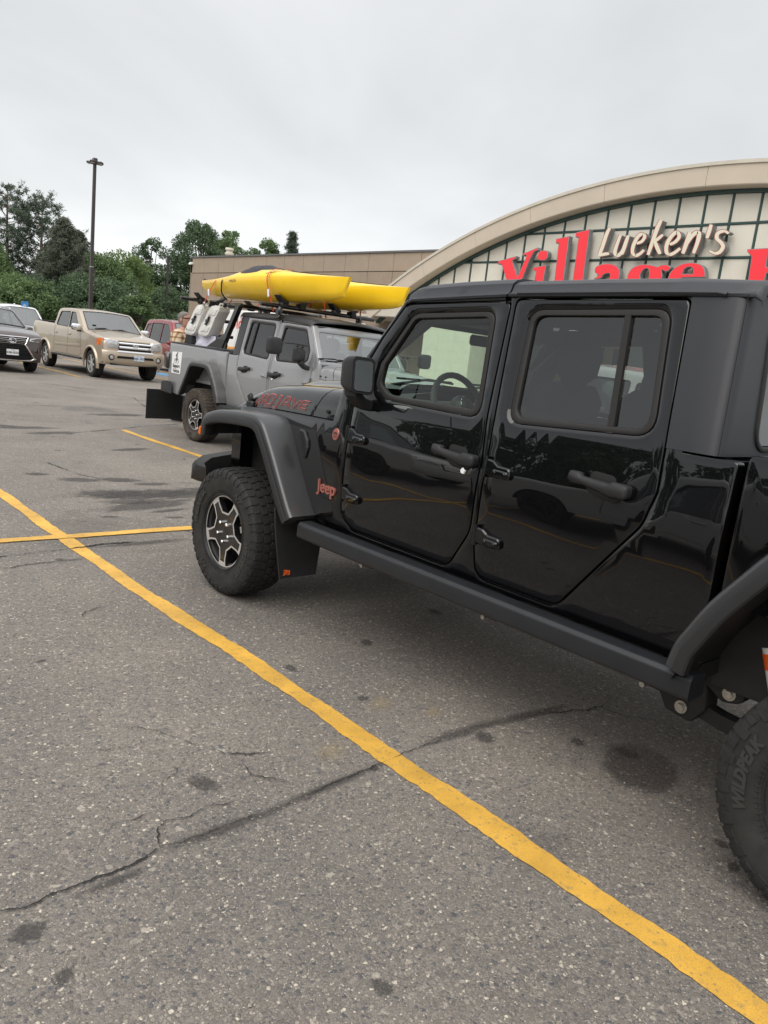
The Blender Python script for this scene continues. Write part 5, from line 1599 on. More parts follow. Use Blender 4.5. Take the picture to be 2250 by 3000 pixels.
def build_car(root, sp):
    """sp: contour [(y, z, tag)] from the front sill over the roof to the rear sill; tags name the piece that starts there"""
    hw, paint = sp['hw'], sp['paint']
    belt = sp['belt']; tum = sp['tumble']; r0 = sp.get('round', .07)
    L0, L1 = min(p[0] for p in sp['contour']), max(p[0] for p in sp['contour'])
    def hwid(y, z):
        w = hw - tum * max(0, z - belt) - .06 * max(0, (.50 - z)) + .012 * sin(pi * min(1, max(0, (z - .3) / (belt - .3))))
        f = max(0, (y - (L1 - sp.get('nose', .9))) / sp.get('nose', .9)); w -= sp.get('nose_t', .16) * f * f
        b_ = max(0, ((L0 + .6) - y) / .6); w -= sp.get('tail_t', .08) * b_ * b_
        return w
    # contour resampled with tags
    C = sp['contour']; pts = []; tags = []
    for a, b in zip(C, C[1:]):
        n = max(1, int(hypot(b[0] - a[0], b[1] - a[1]) / .07))
        for k in range(n):
            t = k / n; pts.append((a[0] + (b[0] - a[0]) * t, a[1] + (b[1] - a[1]) * t)); tags.append(a[2])
    pts.append(C[-1][:2]); tags.append(C[-1][2])
    # soften corners
    for _ in range(sp.get('soft', 2)):
        q = list(pts)
        for i in range(1, len(pts) - 1):
            q[i] = (pts[i - 1][0] * .25 + pts[i][0] * .5 + pts[i + 1][0] * .25, pts[i - 1][1] * .25 + pts[i][1] * .5 + pts[i + 1][1] * .25)
        pts = q
    zb = pts[0][1]
    bottom = []
    for wy in sorted(sp['wheels']):
        ra = sp['arch']
        for k in range(15):
            a = pi - pi * k / 14
            bottom.append((wy + ra * cos(a), max(zb, sp['wr'] + ra * sin(a) * .98)))
    outline = pts + bottom
    poly = ccw(outline); rev = poly[0] != outline[0]
    ins = inset(poly, r0)
    if rev: ins = ins[::-1]
    n = len(pts)
    inn = [(ins[i][0] - pts[i][0], ins[i][1] - pts[i][1]) for i in range(n)]
    # keep the inset short at the two ends of the contour
    body = MB()
    side_out = [(pts[i][0] + inn[i][0], pts[i][1] + inn[i][1]) for i in range(1, n - 1)]
    side_out = [(pts[0][0] + inn[1][0], pts[0][1])] + side_out + [(pts[-1][0] + inn[-2][0], pts[-1][1])] + bottom
    wins = [ccw(rnd(w)) for w in sp['windows']]
    for sd in (-1, 1):
        panel(body, side_out, wins, lambda y, z, d: (sd * (hwid(y, z) - d), y, z), 0, .03, .10, .012, .012, .04)
    def cols(i):
        y, z = pts[i]; dy, dz = inn[i] if 0 < i < n - 1 else ((inn[1] if i == 0 else inn[-2])[0], 0)
        w = hwid(y + dy, z + dz); rr = min(r0, w * .3)
        out = [(w, 1.0), (w - rr * .10, .56), (w - rr * .30, .29), (w - rr * .60, .09), (w - rr, .0)]
        res = [(x, y + dy * k, z + dz * k) for x, k in out]
        pil = w - rr - sp.get('pillar', .05); cr = sp.get('crown', .035)
        ndl = hypot(dy, dz) or 1
        for t in (1, .8, .55, .28, 0):
            x = pil * t; e = cr * (1 - t * t)
            res.append((x, y - dy / ndl * e, z - dz / ndl * e))
        return [(-x, y_, z_) for x, y_, z_ in res] + [p for p in res[-2::-1]]
    rows = [cols(i) for i in range(n)]
    m = len(rows[0]); gl = {t for t in sp['glass']}
    body.grid(rows, skip=lambda i, k: tags[i] in gl and 5 <= k < m - 6)
    o = body.build('body', paint, root, 40)
    for t in gl:
        idx = [i for i in range(n - 1) if tags[i] == t]
        mb = MB(); mb.grid([[(x, y, z) for x, y, z in rows[i][5:m - 5]] for i in idx + [idx[-1] + 1]])
        mb.build(t, 'glass_shield', root, None)
        tr = MB(); ring = [rows[i][5] for i in idx + [idx[-1] + 1]] + [p for p in rows[idx[-1] + 1][5:m - 5]] + [rows[i][m - 6] for i in (idx + [idx[-1] + 1])[::-1]] + [p for p in rows[idx[0]][5:m - 5]][::-1]
        tr.tube(ring, .014, 5, closed=True); tr.build('window_trim', 'plastic', root)
    for w in wins:
        for sd in (-1, 1):
            f = lambda y, z, d: (sd * (hwid(y, z) - d), y, z)
            sheet(w, f, .3, .018).build('window_pane', sp.get('side_glass', 'glass_car'), root, None)
            sl = MB(); panel(sl, inset(w, -.012), [inset(w, .010)], f, .003, .02, .3, .003, .003, .02, d0=-.001); sl.build('window_trim', sp.get('trim', 'plastic'), root)
    for ln in sp.get('seams', []):
        for sd in (-1, 1):
            mb = MB(); mb.tube([(sd * (hwid(y, z) + .0005), y, z) for y, z in dense(ln, .12, False)], .0035, 4); mb.build('door_seam', 'dark', o)
    inn_ = MB(); zt = belt - .24; zc = max(p[1] for p in pts)
    inn_.box((0, (L0 + L1) / 2, (zb + .12 + zt) / 2), (2 * hw - .16, (L1 - L0) - .5, zt - zb - .12))
    inn_.build('cabin_floor', 'interior', root)
    for x in (-.36, .36):
        for y in sp.get('seats', []):
            q = MB(); q.box((x, y, belt + .05), (.46, .16, .55), .06, Matrix.Rotation(.2, 3, 'X')); q.box((x, y - .08, belt + .42), (.25, .11, .18), .05); q.build('seat', 'seat', root, 50)
    ub = MB(); ub.box((0, (L0 + L1) / 2, zb + .10), (2 * hw - .5, (L1 - L0) - .4, .14)); ub.build('chassis', 'chassis', root)
    for wy in sp['wheels']:
        for sd in (-1, 1):
            cyl_wheel(root, sd * (hw - sp['ww'] / 2 - sp.get('wi', .02)), wy, sp['wr'], sp['ww'], sd < 0, sp.get('rim', 'rim_grey'), sp.get('spokes', 6), sp.get('double', False))
            wl = MB(); wl.lathe([(sp['arch'] - .005, hw - .03), (sp['arch'] - .005, hw - .45)], 24, lambda r, a, h: (sd * h, wy + r * cos(a), sp['wr'] + r * .98 * sin(a))); wl.lathe([(sp['arch'], hw - .45), (.02, hw - .45)], 24, lambda r, a, h: (sd * h, wy + r * cos(a), sp['wr'] + r * .98 * sin(a))); wl.v = [(x, y, max(z, zb + .02)) for x, y, z in wl.v]; wl.build('wheel_well', 'dark', root)
    fc_ = sorted([(z, y) for (y, z) in pts if y > L1 - .35 and z < belt + .15])
    def front(x, z):
        x = abs(x); y0 = lerp_tab(fc_, z); wn = hwid(y0, z) - r0 - sp.get('pillar', .05); cr = sp.get('crown', .035)
        if x <= wn: return y0 + cr * (1 - (x / wn) ** 2)
        ya = L1 - sp.get('nose', .9) * (1 - sqrt(max(0, hw - x) / sp.get('nose_t', .16)))
        t = min(1, (x - wn) / (r0 + sp.get('pillar', .05)))
        return min(y0 - r0 * .5 * t * t, ya + .01)
    hwid.front = front
    return hwid

def car_mirror(root, sd, x, y, z, cap='plastic', size=(.20, .12, .16), arm='plastic'):
    mb = MB(); rows = []
    for k, s_ in ((-.5, .72), (-.35, .96), (0, 1.04), (.35, .92), (.5, .60)):
        rows.append([(sd * (x + size[0] / 2 + u * size[0] * s_), y - k * size[1] * 1.0, z + v * size[2] * s_) for u, v in rnd([(-.5, -.42, .2), (.5, -.36, .25), (.5, .5, .3), (-.5, .5, .2)], 4)])
    mb.loft(rows); m_ = mb.build('wing_mirror', cap, root, 60)
    a = MB(); a.box((sd * (x + .02), y, z - size[2] * .45), (.16, .07, .05), .02); a.build('mirror_arm', arm, m_)
    return m_

def plate(root, y, z, top, txt, bg_='print_white', fg='print_blue', sub='print_blue', sgn=1, x=0, w=.32):
    p = MB(); p.prism(rnd([(x - w / 2, z - .08, .012), (x + w / 2, z - .08, .012), (x + w / 2, z + .08, .012), (x - w / 2, z + .08, .012)]), lambda u, v, d: (u, y - sgn * d, v), -.004, .006, .002)
    o = p.build('licence_plate', bg_, root)
    t = MB(); vs, fs = textgeo(txt, .098 if len(txt) < 8 else .080, 1.0, 0, .0022); t.add([(x - sgn * q[0], y + sgn * .0055, z - .012 + q[1]) for q in vs], fs)
    t.build('plate_number', fg, o, None, recalc=False)
    t = MB(); vs, fs = textgeo(top, .036, 1.0); t.add([(x - sgn * q[0], y + sgn * .0055, z + .056 + q[1]) for q in vs], fs)
    t.build('plate_state', sub, o, None, recalc=False)
    return o

M['rim_silver'] = P('silver_alloy', (.50, .50, .49), .35, .4)
# ---- tan crew cab pickup (facing the camera)
TX, TY = 10.22, 23.9
tundra = thing('pickup_truck', 'champagne tan pickup with chrome mirrors facing the camera beside the dark brown SUV', 'pickup truck', (TX, TY, 0), pi)
con = [(.86, .46, 'b'), (.93, .50, 'b'), (.94, .66, 'b'), (.91, .80, 'g'), (.86, 1.17, 'h'), (.80, 1.215, 'h'), (.2, 1.30, 'h'), (-.52, 1.385, 'c'), (-.60, 1.39, 'windshield'), (-1.36, 1.94, 'r'), (-1.50, 1.985, 'r'), (-2.2, 2.02, 'r'), (-3.05, 2.00, 'r'), (-3.18, 1.94, 'rear_window'), (-3.30, 1.52, 'd'), (-3.34, 1.475, 'd'), (-5.38, 1.515, 't'), (-5.44, 1.46, 't'), (-5.46, .62, 't'), (-5.40, .56, 't')]
hwT = build_car(tundra, dict(contour=con, hw=.985, paint='tan_paint', belt=1.34, tumble=.19, round=.085, wheels=[0, -4.05], wr=.41, ww=.29, arch=.50, glass=('windshield', 'rear_window'), nose=.75, nose_t=.07, tail_t=.03, crown=.04, pillar=.05, wi=-.01,
    windows=[[(-1.08, 1.42, .06), (-1.60, 1.88, .10), (-1.95, 1.90, .05), (-1.93, 1.42, .06)], [(-2.00, 1.42, .05), (-2.03, 1.90, .05), (-2.90, 1.885, .14), (-3.10, 1.45, .08)]],
    seams=[[(-.85, 1.36), (-.80, .65), (-1.0, .56), (-1.98, .56)], [(-1.97, 1.40), (-1.98, .56)], [(-3.16, 1.40), (-3.20, 1.0), (-3.22, .60)], [(-1.98, .56), (-3.0, .56)]], seats=[-1.9, -2.8], rim='rim_silver', spokes=6, double=False))
for x, y, sd in ((0, 0, 1),):
    # fender flares
    for wy in (0, -4.05):
        for sd in (-1, 1):
            mb = MB(); rows = []
            for k in range(25):
                a = radians(-12) + radians(204) * k / 24
                c_, s_ = cos(a), sin(a)
                sec = [(.555, -.02), (.545, .030), (.515, .050), (.490, .046), (.488, .0)]
                rows.append([(sd * (hwT(wy + r * c_, .41 + r * s_) + h), wy + r * c_, .41 + r * s_) for r, h in sec])
            mb.loft(rows); mb.build('fender_flare', 'tan_paint', tundra, 50)
    for sd in (-1, 1):
        mb = MB(); mb.tube([(sd * 1.02, -.70, .50), (sd * 1.02, -3.25, .50)], .055, 10, squash=.6); mb.build('side_step', 'plastic_soft', tundra)
        mb = MB(); mb.prism(rnd([(-.86, .85), (-3.14, .80), (-3.14, .86), (-.86, .92)]), lambda y, z, d: (sd * (hwT(y, z) - d), y, z), -.018, .005, .006); mb.build('side_moulding', 'tan_paint', tundra)
        if sd < 0 or True:
            tx_ = MB(); vs, fs = textgeo('TUNDRA', .062, 1.1, .2, .0015); tx_.add([(sd * (hwT(-.95, .99) + .004), -1.02 + q[0] * sd, .985 + q[1]) for q in vs], fs); tx_.build('name_lettering', 'chrome', tundra, None, recalc=False)
        mb = MB()
        for y in (-1.80, -3.02):
            mb.box((sd * (hwT(y, 1.20) + .018), y, 1.20), (.035, .17, .045), .012)
        h_ = mb.build('door_handle', 'tan_paint', tundra, 50)
        car_mirror(tundra, sd, .99, -.92, 1.43, 'chrome', (.27, .15, .22))
        # lamps wrap the corner
        hl = MB(); rows = []
        for x, y, za, zb in ((.985, .38, 1.00, 1.20), (.965, .60, .975, 1.215), (.92, .80, .955, 1.215), (.80, .905, .95, 1.205), (.56, .945, .96, 1.185), (.53, .95, 1.0, 1.15)):
            rows.append([(sd * x, y, za), (sd * x, y + .012, za + .02), (sd * x, y + .012, zb - .02), (sd * x, y, zb), (sd * x * .9, y - .12, zb), (sd * x * .9, y - .12, za)])
        hl.loft(rows); h0 = hl.build('headlight', 'clear_lens', tundra, 40)
        am = MB(); rows = []
        for x, y, za, zb in ((.992, .40, 1.01, 1.19), (.975, .61, .985, 1.205), (.932, .81, .965, 1.205)):
            rows.append([(sd * x, y, za), (sd * x, y + .016, za + .02), (sd * x, y + .016, zb - .02), (sd * x, y, zb), (sd * x * .95, y - .06, zb), (sd * x * .95, y - .06, za)])
        am.loft(rows); am.build('turn_signal', 'amber', h0, 40)
    F_ = hwT.front
gr = MB(); panel(gr, rnd([(-.51, .90, .03), (.51, .90, .03), (.53, 1.165, .05), (-.53, 1.165, .05)]), [], lambda u, v, d: (u, F_(u, v) + .008 - d, v), 0, .04, .08); g0 = gr.build('grille', 'dark', tundra, 30)
for za, zb in ((1.075, 1.150), (.950, 1.035)):
    q = MB(); q.loft([[(x, F_(x, z) + .014 + e, z) for z, e in ((za, -.02), (za + .008, .012), ((za + zb) / 2, .026), (zb - .008, .012), (zb, -.02))] for x in [-.50 + .1 * k for k in range(11)]]); q.build('grille_bar', 'chrome', g0, 50)
sur = MB(); sur.tube([(x, F_(x, z) + .012, z) for x, z in dense(ccw(rnd([(-.53, .885, .03), (.53, .885, .03), (.55, 1.18, .05), (-.55, 1.18, .05)])), .1)], .014, 6, closed=True); sur.build('grille_surround', 'tan_paint', g0)
bmp = MB(); rows = []
for x in [-.99 + .11 * k for k in range(19)]:
    q = min(1, abs(x) / .99); yb_ = .985 - .05 * q ** 2 - .28 * max(0, q - .80) ** 1.4 * 3
    rows.append([(x, yb_ - .10, .52), (x, yb_ - .015, .53), (x, yb_ + .012, .60), (x, yb_ + .020, .74), (x, yb_ + .010, .835), (x, yb_ - .015, .875), (x, yb_ - .12, .885)])
bmp.loft(rows); b0 = bmp.build('front_bumper', 'tan_paint', tundra, 45)
Bq = lambda x: .985 - .05 * (abs(x) / .99) ** 2 - .28 * max(0, abs(x) / .99 - .80) ** 1.4 * 3
q = MB(); q.loft([[(x, Bq(x) + e, z) for z, e in ((.845, -.02), (.85, .022), (.878, .020), (.895, .0), (.895, -.03))] for x in [-.56 + .112 * k for k in range(11)]]); q.build('bumper_strip', 'chrome', b0, 50)
em = MB()
for rx, rz in ((.085, .058), (.030, .056)):
    em.tube([(rx * cos(k * pi / 14), F_(0, 1.055) + .045, 1.055 + rz * sin(k * pi / 14)) for k in range(28)], .009, 6, closed=True)
em.tube([(.055 * cos(k * pi / 14), F_(0, 1.055) + .048, 1.080 + .024 * sin(k * pi / 14)) for k in range(28)], .008, 6, closed=True)
em.build('emblem', 'chrome', g0)
vt = MB(); vs, fs = textgeo('V8', .055, 1, .2, .002); vt.add([(-.43 - q[0], F_(.43, .99) + .045, .99 + q[1]) for q in vs], fs); vt.build('emblem_lettering', 'rim_grey', g0, None, recalc=False)
q = MB(); q.prism(dense(ccw(rnd([(-.60, .665, .03), (.60, .665, .03), (.55, .735, .03), (-.55, .735, .03)])), .1), lambda u, v, d: (u, Bq(u) + .024 - d, v), -.002, .03); q.build('bumper_intake', 'dark', b0)
for sd in (-1, 1):
    fg = MB(); fg.lathe([(.0001, .030), (.05, .022), (.060, .010)], 20, lambda r, a, h: (sd * .74 + r * cos(a), Bq(.74) + h, .68 + r * sin(a))); fo = fg.build('fog_lamp', 'clear_lens', b0)
    fg = MB(); fg.lathe([(.062, .012), (.070, .034), (.086, .030), (.092, .0)], 20, lambda r, a, h: (sd * .74 + r * cos(a), Bq(.74) + h, .68 + r * sin(a))); fg.build('fog_lamp_bezel', 'plastic_soft', b0)
M['print_plate'] = P('plate_pale_blue', (.66, .73, .78), .5); M['print_navy'] = P('plate_navy', (.03, .06, .20), .5)
plate(tundra, 1.018, .70, 'Minnesota', 'BJR-383', 'print_plate', 'print_navy', 'print_navy', 1, -.10)
tb = MB(); tb.box((0, .86, .50), (1.5, .10, .10), .02); tb.build('air_dam', 'plastic', tundra)
for sx in (-.45, .12):
    w_ = MB(); w_.tube([(sx, -.64, 1.445), (sx + .20, -.66, 1.49), (sx + .52, -.63, 1.46)], .012, 5); w_.build('wiper', 'plastic', tundra)
st = MB(); st.box((.60, -.80, 1.545), (.12, .004, .09), .0, Matrix.Rotation(-.95, 3, 'X')); st.build('windshield_sticker', 'print_green', tundra)
cv = MB(); cv.prism(rnd([(-.86, -3.42), (.86, -3.42), (.86, -5.36), (-.86, -5.36)]), lambda u, v, d: (u, v, 1.545 - d), 0, .02, .006); cv.build('bed_cover', 'plastic_soft', tundra)

# ---- dark brown SUV with a spindle grille
LX, LY = 6.84, 24.45
lexus = thing('suv', 'dark brown SUV with hourglass chrome grille and white licence plate at the left edge', 'SUV', (LX, LY, 0), pi)
con = [(.92, .32, 'b'), (1.0, .40, 'b'), (1.02, .60, 'b'), (.97, .98, 'h'), (.90, 1.07, 'h'), (.2, 1.19, 'h'), (-.42, 1.245, 'c'), (-.50, 1.25, 'windshield'), (-1.35, 1.70, 'r'), (-1.55, 1.745, 'r'), (-2.2, 1.77, 'r'), (-3.2, 1.73, 'r'), (-3.35, 1.70, 'rear_window'), (-3.80, 1.22, 't'), (-3.86, 1.15, 't'), (-3.90, .60, 't'), (-3.84, .38, 't')]
hwL = build_car(lexus, dict(contour=con, hw=.945, paint='plum_paint', belt=1.12, tumble=.26, round=.09, wheels=[0, -2.80], wr=.365, ww=.235, arch=.43, glass=('windshield', 'rear_window'), nose=.95, nose_t=.17, tail_t=.10, crown=.05, pillar=.04,
    windows=[[(-.98, 1.20, .05), (-1.60, 1.63, .08), (-2.0, 1.65, .03), (-1.98, 1.17, .03)], [(-2.06, 1.17, .03), (-2.08, 1.65, .03), (-2.75, 1.63, .06), (-3.20, 1.30, .08), (-3.1, 1.20, .05)]],
    seams=[[(-.72, 1.15), (-.66, .55), (-2.0, .42)], [(-2.02, 1.15), (-2.03, .42)], [(-3.0, 1.15), (-2.95, .8), (-2.4, .42)]], seats=[-1.65, -2.5], rim='rim_silver', spokes=5, double=True))
fy = lambda x, z: hwL.front(x, z)
gp = [(-.44, 1.005), (.44, 1.005), (.34, .80), (.60, .43), (.50, .36), (-.50, .36), (-.60, .43), (-.34, .80)]
mb = MB(); panel(mb, gp, [], lambda u, v, d: (u, fy(u, v) + .012 - d, v), 0, .05, .08); g0 = mb.build('grille', 'dark', lexus, 30)
for k in range(4):
    z = .955 - .046 * k; hwg = .44 - .10 * (1.005 - z) / .205 - .02
    q = MB(); q.loft([[(x, fy(x, z) + .03 + e, z + dz) for dz, e in ((-.010, -.01), (0, .004), (.010, -.01))] for x in [-hwg + 2 * hwg * i / 12 for i in range(13)]]); q.build('grille_bar', 'chrome', g0, 50)
for k in range(6):
    z = .76 - .058 * k; hwg = .34 + .26 * (.80 - z) / .37 - .02
    q = MB(); q.loft([[(x, fy(x, z) + .026 + e, z + dz) for dz, e in ((-.009, -.01), (0, .003), (.009, -.01))] for x in [-hwg + 2 * hwg * i / 12 for i in range(13)]]); q.build('grille_bar', 'rim_grey', g0, 50)
sur = MB(); sur.tube([(x, fy(x, z) + .028, z) for x, z in dense(ccw(gp), .08)], .020, 8, closed=True); sur.build('grille_surround', 'chrome', g0)
lw = MB(); lw.loft([[(x, fy(x, .40) + .035 + e, .335 + dz + .05 * (abs(x) / .62) ** 4) for dz, e in ((0, -.03), (.008, .0), (.035, .0), (.045, -.03))] for x in [-.66 + .11 * i for i in range(13)]]); lw.build('lower_trim', 'chrome', lexus, 50)
em = MB(); em.tube([(.095 * cos(k * pi / 14), fy(0, .90) + .055, .895 + .068 * sin(k * pi / 14)) for k in range(28)], .010, 6, closed=True)
em.tube([(.025, fy(0, .9) + .055, .945), (.052, fy(0, .9) + .055, .865), (-.03, fy(0, .9) + .055, .860)], .011, 6); em.build('emblem', 'chrome', g0)
for sd in (-1, 1):
    hl = MB(); hl.prism(dense(ccw([(.47, .905), (.50, .985), (.80, 1.02), (.90, 1.005), (.86, .93), (.70, .895)]), .05), lambda u, v, d: (sd * u, hwL.front(u, v) + .006 - d, v), -.012, .09, .006); hl.build('headlight', 'clear_lens', lexus, 40)
    fl_ = MB(); fl_.prism(dense(ccw([(.64, .60), (.70, .74), (.88, .80), (.885, .70), (.76, .58)]), .06), lambda u, v, d: (sd * u, hwL.front(u, v) + .006 - d, v), -.006, .06, .004); f0 = fl_.build('fog_lamp_recess', 'dark', lexus)
    fl_ = MB(); fl_.ball((sd * .76, hwL.front(.76, .68) - .05, .68), (.05, .03, .035)); fl_.build('fog_lamp', 'clear_lens', f0)
    car_mirror(lexus, sd, .93, -.98, 1.20, 'plum_paint', (.24, .16, .16))
    rr = MB(); rr.tube([(sd * .66, -1.45, 1.735), (sd * .66, -1.55, 1.80), (sd * .66, -2.4, 1.82), (sd * .66, -3.2, 1.775), (sd * .66, -3.3, 1.72)], .018, 8); rr.build('roof_rail', 'chrome', lexus)
plate(lexus, hwL.front(0, .575) + .03, .575, 'TEXAS', 'KSB-0535', 'print_white', 'print_black', 'print_blue', 1, 0)
for sx in (-.40, .10):
    w_ = MB(); w_.tube([(sx, -.54, 1.295), (sx + .25, -.58, 1.335), (sx + .52, -.55, 1.31)], .010, 5); w_.build('wiper', 'plastic', lexus)

def plain_suv(root, paint, hw=.95, zr=1.78, glass_s='glass_car'):
    k = zr / 1.78
    con = [(.88, .34, 'b'), (.95, .42, 'b'), (.96, .66, 'b'), (.92, .96, 'h'), (.84, 1.05, 'h'), (-.42, 1.16, 'c'), (-.50, 1.17, 'windshield'), (-1.30, 1.68 * k, 'r'), (-1.55, 1.75 * k, 'r'), (-2.4, 1.78 * k, 'r'), (-3.4, 1.73 * k, 'r'), (-3.5, 1.70 * k, 'rear_window'), (-3.85, 1.15, 't'), (-3.90, 1.05, 't'), (-3.92, .50, 't'), (-3.86, .40, 't')]
    hwf = build_car(root, dict(contour=con, hw=hw, paint=paint, belt=1.08, tumble=.22, round=.10, wheels=[0, -2.85], wr=.36, ww=.23, arch=.43, glass=('windshield', 'rear_window'), nose=.9, nose_t=.16, tail_t=.12, crown=.045, pillar=.04, side_glass=glass_s,
        windows=[[(-.95, 1.14, .05), (-1.55, 1.60 * k, .08), (-2.0, 1.64 * k, .03), (-1.98, 1.12, .03)], [(-2.06, 1.12, .03), (-2.08, 1.64 * k, .03), (-2.95, 1.62 * k, .04), (-2.95, 1.14, .05)], [(-3.05, 1.15, .04), (-3.05, 1.61 * k, .04), (-3.35, 1.56 * k, .06), (-3.62, 1.20, .05)]],
        seams=[[(-.70, 1.10), (-.64, .55), (-2.0, .44)], [(-2.02, 1.10), (-2.03, .44)], [(-3.0, 1.1), (-2.95, .85), (-2.40, .44)]], seats=[-1.6, -2.5], rim='rim_grey', spokes=5, double=True))
    for sd in (-1, 1):
        hl = MB(); hl.prism(dense(ccw(rnd([(.42, .84, .03), (.40, .93, .03), (.80, .99, .05), (.86, .90, .04), (.74, .82, .04)])), .06), lambda u, v, d: (sd * u, hwf.front(u, v) + .006 - d, v), -.012, .08, .006); hl.build('headlight', 'clear_lens', root, 40)
        tl = MB(); tl.box((sd * (hw - .13), -3.80, 1.04), (.16, .22, .28), .04); tl.build('tail_lamp', 'red_lens', root)
        car_mirror(root, sd, hw - .02, -.92, 1.16, paint, (.22, .15, .16))
        dh = MB()
        for y in (-1.85, -2.85): dh.box((sd * (hwf(y, .98) + .015), y, .98), (.03, .16, .035), .01)
        dh.build('door_handle', paint, root, 50)
    g_ = MB(); g_.prism(rnd([(-.36, .70, .04), (.36, .70, .04), (.40, .93, .05), (-.40, .93, .05)]), lambda u, v, d: (u, hwf.front(u, v) + .008 - d, v), 0, .05, .006); g0 = g_.build('grille', 'dark', root)
    for z in (.76, .82, .88):
        q = MB(); q.tube([(x, hwf.front(x, z) + .014, z) for x in (-.35, -.2, 0, .2, .35)], .010, 6); q.build('grille_bar', 'chrome', g0)
    return hwf
s1 = thing('minivan', 'red minivan behind the tan pickup with grey tinted side windows', 'minivan', (15.5, 28.3, 0), pi)
plain_suv(s1, 'red_paint', .99, 2.08, 'glass_car'); s1.scale = (1, 1.05, 1)
s2 = thing('suv', 'white SUV between the dark brown SUV and the tan pickup bed', 'SUV', (10.85, 35.0, 0), pi)
plain_suv(s2, 'white_car', .98, 2.02); an = MB(); an.box((-.2, -2.6, 2.06), (.06, .10, .07), .02); an.build('roof_antenna', 'white_car', s2)
s3 = thing('suv', 'white SUV parked beyond the black pickup, glimpsed through its front side window', 'SUV', (9.75, 8.3, 0), 0)
plain_suv(s3, 'white_car', .95, 1.78)
s4 = thing('suv', 'silver SUV by the store, seen through the black pickup rear side window', 'SUV', (13.2, 6.6, 0), pi)
plain_suv(s4, 'silver_paint', .95, 1.74)
s5 = thing('suv', 'white SUV parked on the near side, mirrored in the black pickup doors', 'SUV', (-2.65, 5.0, 0), 0, 'cars mirrored in the black doors')
plain_suv(s5, 'white_car', .95, 1.70)
s6 = copy_tree(s5); s6.location = (-2.55, 8.0, 0); s6.rotation_euler.z = pi; s6['label'] = 'white SUV nose to nose with the other, mirrored in the black pickup fender'
s7 = thing('suv', 'dark brown SUV mirrored in the rear flank of the black pickup', 'SUV', (-2.7, -1.4, 0), 0, 'cars mirrored in the black doors')
plain_suv(s7, 'plum_paint', .95, 1.70)
# ------------------------------------------------------------------ load and fittings of the grey pickup (local frame of the truck)
def G(x, Y, z):
    """world point -> the grey truck's own frame"""
    return (GX - x, GY - Y, z)
mg = MB(); mfn = lambda u, v, d: ((.770 + .012 * (1 - ((v - 1.0) / .42) ** 2)) - d, GY - u, v)
mg.prism(rnd([(11.90, .955, .01), (11.60, .955, .01), (11.57, 1.305, .01), (11.91, 1.295, .01)]), mfn, -.003, .001)
mg0 = mg.build('magnetic_sign', 'print_white', grey)
tx = MB()
for wd, zz in (('Support', 1.075), ('Vehicle', .995)):
    vs, fs = textgeo(wd, .082, 1.0, 0, .0022); tx.add([mfn(11.745 - q[0] * .92, zz + q[1], -.0045) for q in vs], fs)
tx.build('sign_lettering', 'print_black', mg0, None, recalc=False)
cy = MB(); cf = lambda u, v, d: mfn(11.745 - u, 1.20 + v, d)
for cx in (-.042, .042):
    ribbon(cy, [(cx + .034 * cos(k * pi / 12), -.048 + .034 * sin(k * pi / 12)) for k in range(24)], .006, cf, -.0045, 0, True)
for st_, w_ in (([(-.042, -.048), (-.015, .0), (.035, -.002), (.0, -.045), (-.015, .0)], .006), ([(.042, -.048), (.032, .012)], .006), ([(-.022, .03), (.010, .062), (.020, .07)], .030), ([(-.020, .028), (.012, .012), (-.004, -.035)], .014), ([(.014, .055), (.028, .02), (.040, .014)], .010)):
    ribbon(cy, st_, w_, cf, -.0048)
cy.prism([(.026 + .014 * cos(k * pi / 8), .085 + .014 * sin(k * pi / 8)) for k in range(16)], cf, -.005, -.0046); cy.build('cyclist_pictogram', 'print_black', mg0, None, recalc=False)

for sd in (-1, 1):
    # extended towing mirror clamped on the door mirror
    rows = []
    for k, s_ in ((-.06, .70), (-.045, .95), (0, 1.0), (.03, .97), (.04, .9)):
        rows.append([(sd * (1.30 + u * s_ * .20), -1.06 - k, 1.575 + v * s_ * .21) for u, v in rnd([(-.5, -.5, .35), (.5, -.5, .30), (.5, .5, .22), (-.5, .5, .35)], 5)])
    mb = MB(); mb.loft(rows); tm = mb.build('towing_mirror', 'plastic_soft', grey, 50)
    a = MB(); a.tube([(sd * 1.22, -1.07, 1.585), (sd * 1.16, -1.04, 1.625), (sd * 1.0, -1.03, 1.625), (sd * .80, -1.03, 1.615)], .008, 8)
    for x in (.96, .88): a.box((sd * x, -1.05, 1.605), (.035, .05, .045), .008)
    a.build('mirror_bracket', 'rim_black', tm)
    # hitch mounted spray flap
    mb = MB(); mb.box((sd * .66, -5.22, .39), (.66, .018, .50), .006); mb.build('spray_flap', 'plastic', grey)
    # sport rack
    rk = MB()
    rk.loft([[(sd * x, GY - y + dy, z) for x, dy in ((.67, -.045), (.74, -.045), (.74, .045), (.67, .045))] for y, z in ((10.48, 1.42), (10.30, 1.70), (10.05, 2.07))])
    rk.tube([(sd * .705, GY - 9.98, 2.075), (sd * .705, GY - 10.35, 2.075)], .04, 4)
    rk.loft([[(sd * x, GY - y + dy, z) for x, dy in ((.42, -.03), (.47, -.03), (.47, .03), (.42, .03))] for y, z in ((11.35, 1.43), (11.30, 2.11))])
    rk.prism([(GY - 10.95, 1.425), (GY - 10.35, 1.425), (GY - 10.32, 1.50), (GY - 10.42, 1.66)], lambda u, v, d: (sd * (.725 - d), u, v), 0, .03, .004)
    rk.box((sd * .70, GY - 10.7, 1.43), (.10, 1.3, .03), .008)
    rk.build('bed_rack', 'rim_black', grey, 40)
